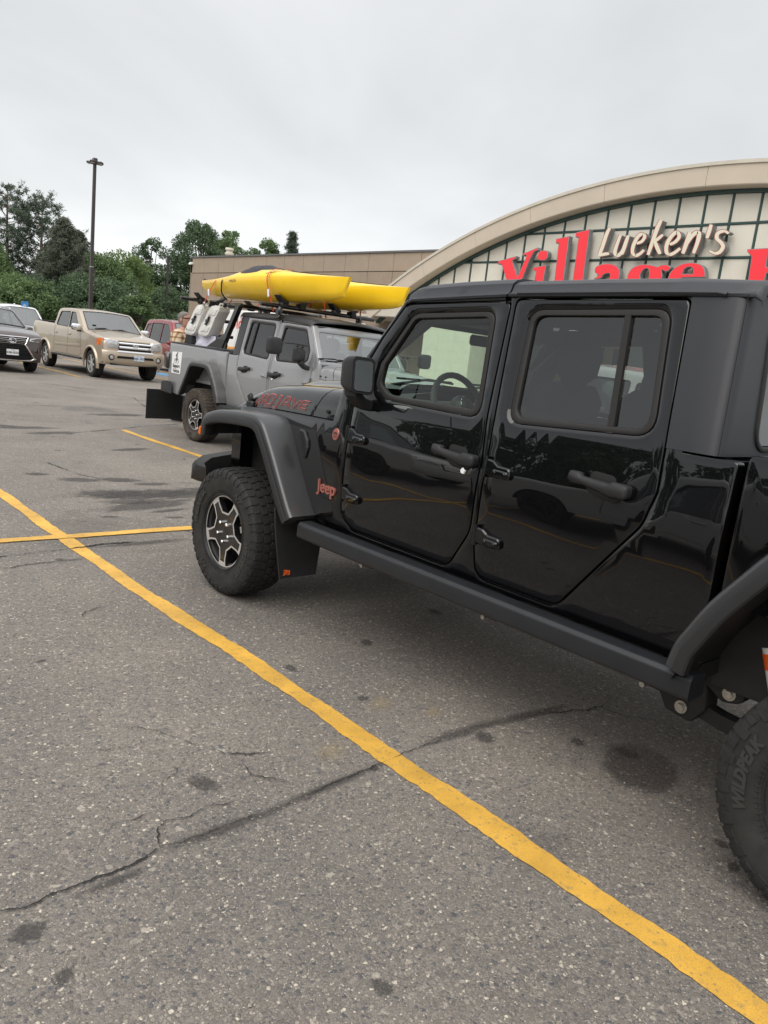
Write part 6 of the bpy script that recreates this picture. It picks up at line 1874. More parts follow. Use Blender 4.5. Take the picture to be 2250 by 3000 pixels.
cbR = MB(); cbR.tube([(-.97, GY - 11.29, 2.13), (.97, GY - 11.29, 2.13)], .030, 10); cbR.tube([(.97, GY - 11.29, 2.13), (1.0, GY - 11.29, 2.13)], .024, 10); cbR.build('rack_crossbar', 'rim_black', grey)
cbF = MB(); cbF.tube([(-.98, GY - 9.03, 2.10), (1.0, GY - 9.03, 2.10)], .030, 10); cf0 = cbF.build('rack_crossbar', 'rim_black', grey)
for sd in (-1, 1):
    ft = MB(); ft.box((sd * .70, GY - 9.03, 2.03), (.07, .10, .14), .02); ft.box((sd * .715, GY - 9.03, 1.955), (.05, .12, .05), .01); ft.build('rack_foot', 'rim_black', cf0)
cbM = MB(); cbM.tube([(-.72, GY - 10.05, 2.08), (.72, GY - 10.05, 2.08)], .028, 8); cbM.build('rack_crossbar', 'rim_black', grey)
bt = MB(); bt.tube([(.55, GY - 11.29, 2.13), (.52, GY - 11.29, 2.13)], .036, 10); bt.build('tie_band', 'tan_paint', grey)

def kayak(cx, ybow, ystern, label, cover, z0=0.0):
    """bow toward -Y (towards the windshield)"""
    o = thing('kayak', label, 'kayak', (cx, (ybow + ystern) / 2, 0), 0, 'kayaks on the roof rack')
    L = ystern - ybow; n = 40
    keel = [(0, .10), (.03, .03), (.10, .0), (.30, -.045), (.5, -.06), (.72, -.04), (.90, .01), (.965, .05), (1, .16)]
    sheer = [(0, .285), (.06, .283), (.2, .278), (.4, .262), (.6, .245), (.8, .228), (1, .235)]
    deck = [(0, .005), (.05, .012), (.2, .045), (.38, .12), (.50, .135), (.60, .125), (.72, .06), (.86, .02), (1, .0)]
    halfw = [(0, .012), (.02, .035), (.08, .10), (.2, .21), (.36, .305), (.5, .335), (.64, .31), (.80, .21), (.92, .10), (.98, .04), (1, .012)]
    sm = lambda tab, t: sum(lerp_tab(tab, t + k * .012) for k in range(-3, 4)) / 7
    def sect(t):
        y = ybow + L * t - (ybow + ystern) / 2
        k, s_, d, w = sm(keel, t) + 2.215, sm(sheer, t) + 2.215, sm(deck, t), sm(halfw, t)
        rake = .10 * max(0, (.06 - t) / .06) * 1.0
        pts = [(0, k), (.45, k + .012), (.80, k + (s_ - k) * .32), (.97, k + (s_ - k) * .70), (1.0, s_ - .012), (.985, s_ + .004), (.90, s_ + d * .30), (.62, s_ + d * .78), (.30, s_ + d * .98), (0, s_ + d)]
        R = [(w * x, y + (.10 * max(0, 1 - (z - k) / max(.05, s_ - k)) if t < .02 else 0) * (1 - t / .02) , z) for x, z in pts]
        return R + [(-x, yy, z) for x, yy, z in R[-2:0:-1]]
    mb = MB(); mb.loft([sect(i / n) for i in range(n + 1)])
    hull = mb.build('hull', 'kayak', o, 50)
    yl = lambda t: ybow + L * t - (ybow + ystern) / 2
    top = lambda t, x=0: sm(sheer, t) + 2.215 + sm(deck, t) * (1 - .9 * (x / max(.05, sm(halfw, t))) ** 2)
    if cover:
        cv = MB(); rows = []
        for i in range(15):
            t = .40 + .27 * i / 14; w = sm(halfw, t) * .84 * (sin(pi * (i + .6) / 15.2)) ** .45
            rows.append([(x * w, yl(t), top(t, x * w) + .008 + .055 * (1 - x * x) * sin(pi * (i + .3) / 14.6) * (1 + .25 * sin(i * 1.9 + x * 3))) for x in (-1, -.8, -.5, -.2, 0, .2, .5, .8, 1)])
        cv.grid(rows); cv.build('cockpit_cover', 'nylon', o, 60)
    else:
        cv = MB(); cv.tube([(sm(halfw, .5) * .66 * cos(a), yl(.5 + .12 * sin(a)), top(.5 + .12 * sin(a), .2 * cos(a)) + .02) for a in [k * pi / 12 for k in range(24)]], .018, 6, closed=True); cv.build('cockpit_rim', 'rim_black', o)
    ht = MB(); ht.prism([(.13 * cos(k * pi / 10), yl(.27) + .20 * sin(k * pi / 10)) for k in range(20)], lambda u, v, d: (u, v, top(.27 - (v - yl(.27)) / L * -1, u) + .010 - d), 0, .03); ht.build('hatch_cover', 'plastic', o)
    dl = MB()
    for pts in ([(-.9, .40), (-.5, .30), (-.3, .20), (0, .10)], [(.9, .40), (.5, .30), (.3, .20), (0, .10)], [(-.8, .36), (.8, .33)], [(-.7, .44), (.7, .44)], [(-.8, .70), (.8, .72)], [(-.6, .78), (.6, .70)]):
        P_ = []
        for a, b in zip(pts, pts[1:]):
            for k in range(5):
                q = k / 5; t = a[1] + (b[1] - a[1]) * q; x = (a[0] + (b[0] - a[0]) * q) * sm(halfw, t)
                P_.append((x, yl(t), top(t, x) + .006))
        dl.tube(P_, .005, 5, cap=False)
    dl.build('deck_cord', 'cord', o)
    tg_ = MB(); tg_.tube([(0, yl(.965), top(.965) + .01), (.0, yl(.99), top(.98) + .03), (0, yl(1.0), top(1) - .06)], .010, 6); tg_.build('carry_handle', 'rim_black', o)
    lg = MB(); vs, fs = textgeo('AVALON', .045, 1.2, .2, .001)
    lg.add([(-(sm(halfw, .62 - q[0] / L) * 1.0 + .003), yl(.62) - q[0] * 1, sm(sheer, .62) + 2.215 - .045 + q[1]) for q in vs], fs); lg.build('hull_lettering', 'rim_grey', o, None, recalc=False) if cover else None
    return o
k1 = kayak(6.22, 7.82, 11.55, 'yellow kayak with a black cockpit cover, nearer of the two on the rack', True)
k2 = kayak(7.12, 7.70, 11.45, 'yellow kayak with open cockpit, lower behind the covered one on the rack', False)
# saddles and straps belong to the rack of the truck
for kx in (6.22, 7.12):
    for yb in (9.03, 11.29):
        for s_ in (-1, 1):
            sdl = MB(); sdl.loft([[(GX - (kx + s_ * u), GY - yb + dy, z) for u, z in ((.10, 2.13), (.20, 2.16), (.27, 2.235), (.25, 2.245), (.18, 2.185), (.10, 2.16))] for dy in (-.06, .06)])
            sdl.box((GX - (kx + s_ * .15), GY - yb, 2.12), (.12, .10, .09), .02)
            sdl.build('kayak_saddle', 'plastic', grey, 40)
def strap(kx, yb, lean, mat='strap', w=.030, tag_=True):
    pts = [(-.30, 2.02), (-.325, 2.20), (-.345, 2.36), (-.335, 2.47), (-.26, 2.55), (-.10, 2.615), (.10, 2.615), (.26, 2.55), (.335, 2.47), (.345, 2.36), (.32, 2.10)]
    if yb > 10.5: pts = [(-.20, 2.09), (-.215, 2.20), (-.218, 2.34), (-.212, 2.425), (-.16, 2.468), (-.06, 2.492), (.06, 2.492), (.16, 2.468), (.212, 2.425), (.218, 2.34), (.20, 2.09)]
    mb = MB(); rows = []
    for x, z in smooth_path(pts, 3):
        yy = GY - yb - lean * (z - 2.1)
        rows.append([(GX - (kx + x * 1.02), yy - w / 2, z), (GX - (kx + x * 1.02), yy + w / 2, z)])
    mb.grid(rows); o = mb.build('tie_strap', mat, grey, None)
    if tag_:
        q = MB(); q.box((GX - (kx - (.355 if yb < 10.5 else .228)), GY - yb - lean * .15, 2.25), (.008, .040, .10), .002, Matrix.Rotation(.25, 3, 'X')); q.build('strap_tag', 'paper', o)
        q = MB(); q.box((GX - (kx - (.345 if yb < 10.5 else .21)), GY - yb, 2.08), (.03, .05, .06), .008); q.build('strap_buckle', 'steel', o)
strap(6.22, 9.05, .35); strap(6.22, 11.10, -1.0); strap(7.12, 9.05, .2, tag_=False); strap(7.12, 11.05, -1.0, tag_=False)
bk = MB(); bk.tube([(GX - (6.22 + x), GY - 10.50, z) for x, z in smooth_path([(-.16, 2.15), (-.255, 2.24), (-.272, 2.36), (-.258, 2.43), (-.18, 2.482), (0, 2.525), (.18, 2.482), (.258, 2.43), (.272, 2.36), (.2, 2.2)], 3)], .010, 6); bk.build('tie_cord', 'cord', grey)

# ---- white fuel packs leaning in the bed
def jug(y0, x, label):
    o = thing('fuel_container', label, 'container', (x, y0, 0), 0, 'white containers in the truck bed')
    lean = .76
    def jf(u, v, d):      # u towards +Y, v up along the leaning pack, d inward (+X)
        return (d, -u - v * lean, 1.60 + v * .98)
    c = rnd([(-.345, .02, .04), (-.27, -.02, .05), (-.03, .0, .05), (.02, .06, .04), (.02, .20, .03), (-.01, .24, .02), (.0, .38, .03), (-.03, .47, .05), (-.16, .485, .05), (-.30, .47, .05), (-.345, .40, .04), (-.33, .28, .03), (-.345, .16, .03)], 4)
    c = [(-(u) - .345, v) for u, v in c]
    c2 = [(u, v) for u, v in c]
    mb = MB(); mb.prism(c2, jf, .0, .19, .010); body = mb.build('shell', 'white_plastic', o, 45)
    rs = MB()
    for v0, v1 in ((.06, .155), (.325, .43)):
        rs = MB(); rs.prism(rnd([(-.055 - .0, v0, .02), (-.055, v1, .02), (-.275, v1, .02), (-.275, v0, .02)]), lambda u, v, d: jf(u + .325 * 0, v, d), -.010, .004, .006)
        rs.build('raised_rib', 'white_plastic', o, 45)
    cx = sum(p[0] for p in c2) / len(c2)
    kn = MB()
    kn.prism([(cx - .018, .17), (cx + .018, .17), (cx + .018, .31), (cx - .018, .31)], jf, -.035, -.008, .006)
    kn.prism([(cx - .040, .225), (cx + .040, .225), (cx + .040, .262), (cx - .040, .262)], jf, -.04, -.012, .006)
    kn.build('lock_knob', 'rim_black', o)
    cp = MB(); cp.lathe([(.0001, .055), (.03, .05), (.033, .0)], 14, lambda r, a, h: jf(cx + .12 + r * cos(a), .475 + h, .10 + r * sin(a))); cp.build('cap', 'print_black', o)
    hd = MB(); hd.tube([jf(cx - .06, .478, .10), jf(cx - .05, .52, .10), jf(cx + .04, .52, .10), jf(cx + .05, .478, .10)], .014, 8); hd.build('handle', 'white_plastic', o)
    return o
jug(11.62, 6.14, 'white fuel container leaning in the truck bed, rear one nearest the tailgate')
jug(11.17, 6.14, 'white fuel container leaning in the truck bed, front one nearest the cab')
jr = MB(); jr.box((GX - 6.36, GY - 11.35, 1.62), (.06, 1.1, .05), .01); jr.box((GX - 6.36, GY - 11.35, 1.85), (.05, 1.0, .05), .01); jr.build('pack_mount', 'rim_black', grey)
pb = thing('paper_bag', 'crumpled lilac white paper sheets under the white containers', 'paper', (6.16, 11.40, 1.41))
mb = MB(); rows = []
for i in range(9):
    rows.append([(.05 + .06 * random.random() - .02, .38 - .76 * i / 8, .21 * j / 4 - .02 + .01 * random.random()) for j in range(5)])
mb.grid(rows); rows2 = [[(x + .10 + .03 * random.random(), y, z) for x, y, z in r] for r in rows]; mb.grid(rows2); mb.build('sheet', 'paper', pb, None, recalc=False)
bx = thing('storage_box', 'black storage box with sloping end at the tailgate corner of the bed', 'box', (6.30, 11.86, 1.40))
mb = MB(); mb.prism(rnd([(-.16, .0, .02), (.12, .0, .02), (.02, .26, .03), (-.14, .26, .03)]), lambda u, v, d: (d - .15, u, v), 0, .35, .012); mb.build('tub', 'plastic', bx); mb = MB(); mb.box((.02, -.06, .275), (.37, .18, .025), .008); mb.build('lid', 'plastic_soft', bx)

# ---- white delivery truck with red lettering
vn = thing('delivery_truck', 'white delivery truck with red Old Dutch lettering behind the white containers', 'truck', (9.75, 12.5, 0), pi)
mb = MB(); mb.box((0, -1.55, 1.42), (1.9, 2.6, 1.58), .03); bx0 = mb.build('cargo_box', 'white', vn)
mb = MB(); mb.loft([[(x, y, z) for y, z in rnd([(-.20, .55), (1.55, .50, .1), (1.60, 1.05, .12), (.95, 1.20, .06), (.45, 1.82, .10), (-.20, 1.88, .05)], 4)] for x in (-.92, -.80, .80, .92)]); mb.build('cab', 'white', vn)
mb = MB(); mb.prism(rnd([(-.80, 1.22, .05), (.80, 1.22, .05), (.70, 1.74, .05), (-.70, 1.74, .05)]), lambda u, v, d: (u, .95 - (v - 1.2) * .80 + .015 - d, v), -.01, .02); mb.build('windshield', 'glass_shield', vn)
lt = MB(); vs, fs = textgeo('Old Dutch', .34, 1.0, 0, .006); lt.add([(.954, -2.62 + .78 + q[0], 1.93 + q[1] * 1.0) for q in vs], fs); lt.build('box_lettering', 'print_red', bx0, None, recalc=False)
lt = MB(); vs, fs = textgeo('potato chips', .16, 1.0, .2, .003); lt.add([(.954, -1.8 + q[0], 1.62 + q[1]) for q in vs], fs); lt.build('box_lettering', 'print_orange', bx0, None, recalc=False)
mb = MB(); mb.box((.953, -1.55, 1.40), (.006, 2.5, .07)); mb.build('box_stripe', 'print_orange', bx0)
for y in (1.0, -2.0):
    for sd in (-1, 1): cyl_wheel(vn, sd * .82, y, .36, .22, sd < 0, 'rim_grey', 6)
mb = MB(); mb.box((0, -.8, .52), (1.5, 4.2, .16)); mb.build('chassis', 'chassis', vn)

# ---- lamp posts and the parking sign
def lamp(x, y, h, heads, label, th=.13):
    o = thing('street_lamp', label, 'street lamp', (x, y, 0), 0, 'parking lot lamp posts')
    mb = MB(); mb.tube([(0, 0, -.02), (0, 0, .75)], .30, 16); mb.build('footing', 'concrete', o)
    mb = MB(); mb.loft([[(sx * w, sy * w, z) for sx, sy in ((-1, -1), (1, -1), (1, 1), (-1, 1))] for z, w in ((.75, th), (h * .5, th), (h * .52, th * .93), (h, th * .85))]); mb.build('pole', 'lamp_bronze', o, 20)
    mb = MB(); mb.box((0, 0, h * .47), (th * 2.06, th * 2.06, .05)); mb.build('pole_band', 'steel', o)
    for a in heads:
        R_ = Matrix.Rotation(a, 3, 'Z')
        q = MB(); q.box(R_ @ Vector((.24, 0, h - .02)), (.32, .24, .10), .03, R_); q.box(R_ @ Vector((.10, 0, h - .03)), (.20, .08, .07), .01, R_); hd = q.build('lamp_head', 'lamp_bronze', o)
        q = MB(); q.box(R_ @ Vector((.24, 0, h - .075)), (.24, .17, .03), .008, R_); q.build('lens', 'clear_lens', hd)
    q = MB(); q.box((0, 0, h + .04), (.22, .22, .3), .04); q.build('pole_cap', 'lamp_bronze', o)
    return o
M['lamp_bronze'] = P('lamp_bronze', (.060, .050, .050), .45, .3, var=.1, vscale=3)
lamp(15.35, 40, 9.25, (radians(0), radians(130), radians(230), radians(310)), 'tall dark bronze lamp post with several flat heads rising behind the tan pickup', .075)
lamp(34.2, 70.5, 8.4, (radians(160), radians(185)), 'shorter lamp post standing before the trees by the tan wall corner', .10)
sg = thing('parking_sign', 'small blue parking sign on a post behind the white SUV', 'sign', (11.15, 36.5, 0), 0)
mb = MB(); mb.tube([(0, 0, 0), (0, 0, 2.18)], .025, 6); mb.build('post', 'steel', sg)
mb = MB(); mb.prism(rnd([(-.20, 1.93, .04), (.20, 1.93, .04), (.20, 2.22, .04), (-.20, 2.22, .04)]), lambda u, v, d: (u * .74, -.03 + u * -.66 * 0 + d, v), 0, .01); p0 = mb.build('sign_plate', 'print_blue', sg)
mb = MB(); ribbon(mb, [(-.03, .03), (-.03, -.04), (.03, -.04), (.05, -.09)], .022, lambda u, v, d: (u, -.034, 2.08 + v), 0); ribbon(mb, [(-.06 + .055 * cos(k * pi / 8) , -.055 + .055 * sin(k * pi / 8)) for k in range(16)], .014, lambda u, v, d: (u + .05, -.034, 2.08 + v), 0, 0, True); mb.prism([(-.03 + .02 * cos(k * pi / 5), .07 + .02 * sin(k * pi / 5)) for k in range(10)], lambda u, v, d: (u, -.034, 2.08 + v), 0, .0005); mb.build('sign_symbol', 'print_white', p0, None, recalc=False)
# store poster seen through the tinted rear window
po = thing('window_poster', 'dark poster with coloured fruit and white web address on the shop pillar', 'poster', (22.9, 12.9, 0))
mb = MB(); mb.box((.0, .1, 2.15), (.04, 1.9, 1.5), .01); b0 = mb.build('board', 'print_poster', po) if False else None
M['print_poster'] = P('print_poster', (.10, .12, .11), .6)
mb = MB(); mb.box((.0, .1, 2.15), (.04, 1.9, 1.5), .01); b0 = mb.build('board', 'print_poster', po)
for yy, zz, r_, mt in ((-.15, 2.60, .20, 'print_orange'), (.12, 2.66, .18, 'print_green'), (.30, 2.52, .20, 'print_yellow'), (.02, 2.42, .17, 'print_red'), (-.35, 2.50, .16, 'print_orange')):
    if mt not in M: M['print_yellow'] = P('print_yellow', (.75, .50, .06), .5)
    q = MB(); q.prism([(yy + r_ * cos(k * pi / 10), zz + r_ * sin(k * pi / 10)) for k in range(20)], lambda u, v, d: (-.022 - .001 * r_ * 10 + d, u, v), -.004, .0); q.build('printed_fruit', mt, b0)
q = MB(); vs, fs = textgeo('Luekens.com', .22, 1.0, 0, .004); q.add([(-.026, .12 - x, 1.78 + y) for x, y, z in vs], fs); q.build('web_address', 'print_white', b0, None, recalc=False)

# ------------------------------------------------------------------ the man in the plaid shirt
M['plaid'] = D.materials.new('plaid_shirt'); M['plaid'].use_nodes = True
def _plaid():
    m = M['plaid']; t = m.node_tree; b = t.nodes['Principled BSDF']; co = N(t, 'ShaderNodeTexCoord'); sx = N(t, 'ShaderNodeSeparateXYZ'); lk(m, co.outputs['Object'], sx.inputs[0])
    ad_ = N(t, 'ShaderNodeMath', operation='ADD'); lk(m, sx.outputs['X'], ad_.inputs[0]); lk(m, sx.outputs['Y'], ad_.inputs[1])
    def band(s, per, lo):
        a = N(t, 'ShaderNodeMath', operation='MULTIPLY'); lk(m, s, a.inputs[0]); a.inputs[1].default_value = 2 * pi / per
        q = N(t, 'ShaderNodeMath', operation='SINE'); lk(m, a.outputs[0], q.inputs[0])
        g_ = N(t, 'ShaderNodeMath', operation='GREATER_THAN'); lk(m, q.outputs[0], g_.inputs[0]); g_.inputs[1].default_value = lo; return g_.outputs[0]
    m1 = N(t, 'ShaderNodeMixRGB'); m1.inputs[1].default_value = (.62, .50, .36, 1); m1.inputs[2].default_value = (.34, .20, .11, 1); lk(m, band(ad_.outputs[0], .085, .55), m1.inputs[0])
    m2 = N(t, 'ShaderNodeMixRGB', blend_type='MULTIPLY'); m2.inputs[2].default_value = (.55, .42, .30, 1); lk(m, band(sx.outputs['Z'], .085, .5), m2.inputs[0]); lk(m, m1.outputs[0], m2.inputs[1])
    lk(m, m2.outputs[0], b.inputs['Base Color']); b.inputs['Roughness'].default_value = .9
_plaid()
def skin_body(name, verts, edges, radii, mat, parent, root=0, sub=2):
    me = D.meshes.new(name); me.from_pydata(verts, edges, [])
    o = D.objects.new(name, me); COL.objects.link(o)
    sk = o.modifiers.new('skin', 'SKIN'); sk.use_smooth_shade = True
    for i, r in enumerate(radii):
        me.skin_vertices[0].data[i].radius = (r, r) if not isinstance(r, tuple) else r
        me.skin_vertices[0].data[i].use_root = (i == root)
    sb = o.modifiers.new('sub', 'SUBSURF'); sb.levels = sub; sb.render_levels = sub
    bpy.context.view_layer.update()
    new = D.meshes.new_from_object(o.evaluated_get(bpy.context.evaluated_depsgraph_get()))
    D.objects.remove(o); D.meshes.remove(me)
    new.name = name; new.materials.clear(); new.materials.append(M[mat]); new.polygons.foreach_set('use_smooth', [True] * len(new.polygons))
    return link(name, new, parent)
man = thing('person', 'grey haired man in tan plaid shirt standing behind the truck bed, facing the load', 'person', (6.80, 13.3, .04), radians(-140), None, (1.07, 1.07, 1.07))
# local frame: +y is where he faces
V = [(0, 0, .96), (0, -.01, 1.12), (0, -.02, 1.28), (0, -.02, 1.42), (0, .0, 1.50), (0, .03, 1.60),
     (.10, 0, .90), (.11, .02, .50), (.12, -.02, .09), (.13, .12, .05), (-.10, 0, .90), (-.11, .02, .50), (-.12, -.02, .09), (-.13, .12, .05),
     (.19, -.02, 1.42), (.25, .02, 1.15), (.20, .26, 1.10), (.18, .34, 1.10), (-.19, -.02, 1.42), (-.25, .02, 1.15), (-.20, .26, 1.10), (-.18, .34, 1.10)]
E_ = [(0, 1), (1, 2), (2, 3), (3, 4), (4, 5), (0, 6), (6, 7), (7, 8), (8, 9), (0, 10), (10, 11), (11, 12), (12, 13), (3, 14), (14, 15), (15, 16), (16, 17), (3, 18), (18, 19), (19, 20), (20, 21)]
Rr = [(.13, .09), (.125, .09), (.13, .09), (.115, .075), .058, .060, .095, .068, .045, .04, .095, .068, .045, .04, .060, .048, .036, .03, .060, .048, .036, .03]
for sd in (-1, 1):   # fingers
    for k in range(4):
        i = len(V); bx_ = sd * .18 + (k - 1.5) * .020; ln = (.062, .078, .074, .056)[k]
        V += [(bx_, .385, 1.10), (bx_, .385 + ln * .55, 1.09), (bx_, .385 + ln * .85, 1.06)]
        E_ += [(17 if sd > 0 else 21, i), (i, i + 1), (i + 1, i + 2)]; Rr += [.010, .009, .008]
    i = len(V); V += [(sd * .18 - sd * .045, .36, 1.09), (sd * .18 - sd * .058, .40, 1.07)]; E_ += [(17 if sd > 0 else 21, i), (i, i + 1)]; Rr += [.012, .010]
body_ = skin_body('body', V, E_, Rr, 'skin', man)
sh = [0, 1, 2, 3, 14, 15, 18, 19]
Vs = [V[0], V[1], V[2], V[3], V[14], V[15], (.225, .14, 1.125), V[18], V[19], (-.225, .14, 1.125), (0, .0, 1.515)]
skin_body('shirt', Vs, [(0, 1), (1, 2), (2, 3), (3, 4), (4, 5), (5, 6), (3, 7), (7, 8), (8, 9), (3, 10)], [(.20, .155), (.20, .16), (.215, .165), (.22, .15), .105, .075, .062, .105, .082, .064, .082], 'plaid', man)
Vt = [(0, 0, .94), (.10, 0, .88), (.11, .02, .50), (.12, -.02, .10), (-.10, 0, .88), (-.11, .02, .50), (-.12, -.02, .10)]
skin_body('trousers', Vt, [(0, 1), (1, 2), (2, 3), (0, 4), (4, 5), (5, 6)], [(.17, .13), .11, .085, .07, .11, .085, .07], 'denim', man)
for sd in (-1, 1):
    q = MB(); q.box((sd * .125, .05, .02), (.10, .28, .09), .035); q.build('shoe', 'rim_black', man, 60)
hd = MB()
for i in range(15):       # head: stacked profile with brow, nose, chin
    pass
rows = []
for z, fy_, by_, wx in ((1.555, .045, -.045, .050), (1.575, .085, -.055, .058), (1.60, .098, -.060, .066), (1.63, .098, -.072, .072), (1.66, .100, -.088, .075), (1.69, .096, -.096, .077), (1.72, .100, -.100, .078), (1.75, .094, -.098, .076), (1.775, .078, -.085, .068), (1.795, .050, -.060, .048), (1.805, .015, -.025, .018)):
    ring = []
    for k in range(20):
        a = 2 * pi * k / 20; s_ = sin(a); cy_ = cos(a)
        y = (fy_ if cy_ > 0 else -by_) * cy_ if cy_ > 0 else -by_ * cy_ * -1 * -1
        y = fy_ * cy_ if cy_ > 0 else -(-by_) * -cy_ * -1
        ring.append((wx * s_ * (1 if abs(s_) < .99 else 1), y + .02, z))
    rows.append(ring)
hd.loft(rows)
hd.loft([[(x * w, .105 + y_, z) for x, y_ in ((-1, 0), (0, .012 * k), (1, 0))] for z, w, k in ((1.71, .008, .2), (1.685, .011, 1.2), (1.662, .016, 2.0), (1.652, .014, .6))])
for sd in (-1, 1):
    hd.ball((sd * .078, -.005, 1.675), (.010, .022, .034), 8, 6)
    hd.ball((sd * .031, .108, 1.692), (.014, .008, .008), 8, 6)
hd.ball((0, .113, 1.612), (.026, .007, .007), 8, 6)
head = hd.build('head', 'skin', man, 60)
hr_ = MB(); rows = []
for z, fy_, by_, wx, cut in ((1.60, -.02, .078, .070, .2), (1.64, -.01, .098, .081, .1), (1.69, .0, .112, .085, 0.0), (1.73, .03, .116, .087, -.2), (1.765, .085, .110, .084, -1), (1.79, .075, .09, .072, -1), (1.812, .05, .06, .046, -1), (1.82, .01, .02, .01, -1)):
    ring = []
    for k in range(24):
        a = 2 * pi * k / 24; c_ = cos(a); jj = 1 + random.uniform(-.03, .03)
        ring.append((wx * sin(a) * jj, (fy_ * max(0, c_) if c_ > 0 else by_ * c_) * jj + .02, z + random.uniform(-.003, .003)))
    rows.append(ring)
hr_.loft(rows); hr_.build('hair', 'hair', man, 60)
# ------------------------------------------------------------------ trees
def leafmat(name, c, var=.35, sc=1.1):
    m = P(name, c, .6, 0, 0, .3)
    t = m.node_tree; b = t.nodes['Principled BSDF']
    ge = N(t, 'ShaderNodeNewGeometry'); n = N(t, 'ShaderNodeTexNoise'); n.inputs['Scale'].default_value = sc; n.inputs['Detail'].default_value = 3
    lk(m, ge.outputs['Position'], n.inputs['Vector'])
    r = N(t, 'ShaderNodeMapRange'); r.inputs['From Min'].default_value = .3; r.inputs['From Max'].default_value = .7; r.inputs['To Min'].default_value = 1 - var; r.inputs['To Max'].default_value = 1 + var
    lk(m, n.outputs['Fac'], r.inputs['Value'])
    r2 = N(t, 'ShaderNodeMapRange'); r2.inputs['To Min'].default_value = .75; r2.inputs['To Max'].default_value = 1.25; lk(m, ge.outputs['Random Per Island'], r2.inputs['Value'])
    mm = N(t, 'ShaderNodeMath', operation='MULTIPLY'); lk(m, r.outputs[0], mm.inputs[0]); lk(m, r2.outputs[0], mm.inputs[1])
    s = N(t, 'ShaderNodeVectorMath', operation='SCALE'); s.inputs[0].default_value = c; lk(m, mm.outputs[0], s.inputs['Scale']); lk(m, s.outputs[0], b.inputs['Base Color'])
    # thin leaves pass some light
    out = t.nodes['Material Output']; mix = N(t, 'ShaderNodeMixShader'); mix.inputs[0].default_value = .38; tl = N(t, 'ShaderNodeBsdfTranslucent')
    lk(m, s.outputs[0], tl.inputs[0]); lk(m, b.outputs[0], mix.inputs[1]); lk(m, tl.outputs[0], mix.inputs[2]); lk(m, mix.outputs[0], out.inputs[0])
    return m
M['leaf_dark'] = leafmat('leaf_dark', (.110, .165, .088)); M['leaf_mid'] = leafmat('leaf_mid', (.150, .222, .096)); M['leaf_light'] = leafmat('leaf_light', (.200, .270, .105))  # distance haze is put into the leaf colours, lightened and greyed
M['needle'] = leafmat('pine_needle', (.115, .150, .108), .3, .9); M['needle_grey'] = leafmat('spruce_needle', (.155, .175, .132), .3, .8)
M['bark'] = P('bark', (.10, .082, .066), .9, var=.3, vscale=4, bump=.5, bscale=25); M['pine_bark'] = P('pine_bark', (.155, .105, .078), .9, var=.3, vscale=3, bump=.5, bscale=20)
RG = np.random.default_rng(11)
def quads(centres, size, aspect=1.0, spread=None, up=0.0):
    """one randomly turned, slightly folded leaf card per centre"""
    n = len(centres); C_ = np.asarray(centres)
    a = RG.normal(size=(n, 3)); a[:, 2] *= (1 - up); a /= np.linalg.norm(a, axis=1)[:, None] + 1e-9
    if spread is not None:
        a = a * .55 + spread; a /= np.linalg.norm(a, axis=1)[:, None] + 1e-9
    h = RG.normal(size=(n, 3)); b = np.cross(a, h); b /= np.linalg.norm(b, axis=1)[:, None] + 1e-9
    s = size * RG.uniform(.6, 1.35, n)[:, None]
    A = a * s; B = b * s * aspect
    v = np.stack([C_ - A, C_ + B * .8 - A * .1, C_ + A, C_ - B * .8 + A * .1], 1).reshape(-1, 3)
    return v
def mesh_quads(name, v, mat):
    me = D.meshes.new(name); nv = len(v); nf = nv // 4
    me.vertices.add(nv); me.vertices.foreach_set('co', v.astype(np.float32).ravel())
    me.loops.add(nv); me.loops.foreach_set('vertex_index', np.arange(nv, dtype=np.int32))
    me.polygons.add(nf); me.polygons.foreach_set('loop_start', np.arange(0, nv, 4, dtype=np.int32)); me.polygons.foreach_set('loop_total', np.full(nf, 4, np.int32))
    me.materials.append(M[mat]); me.update(); me.validate()
    return me
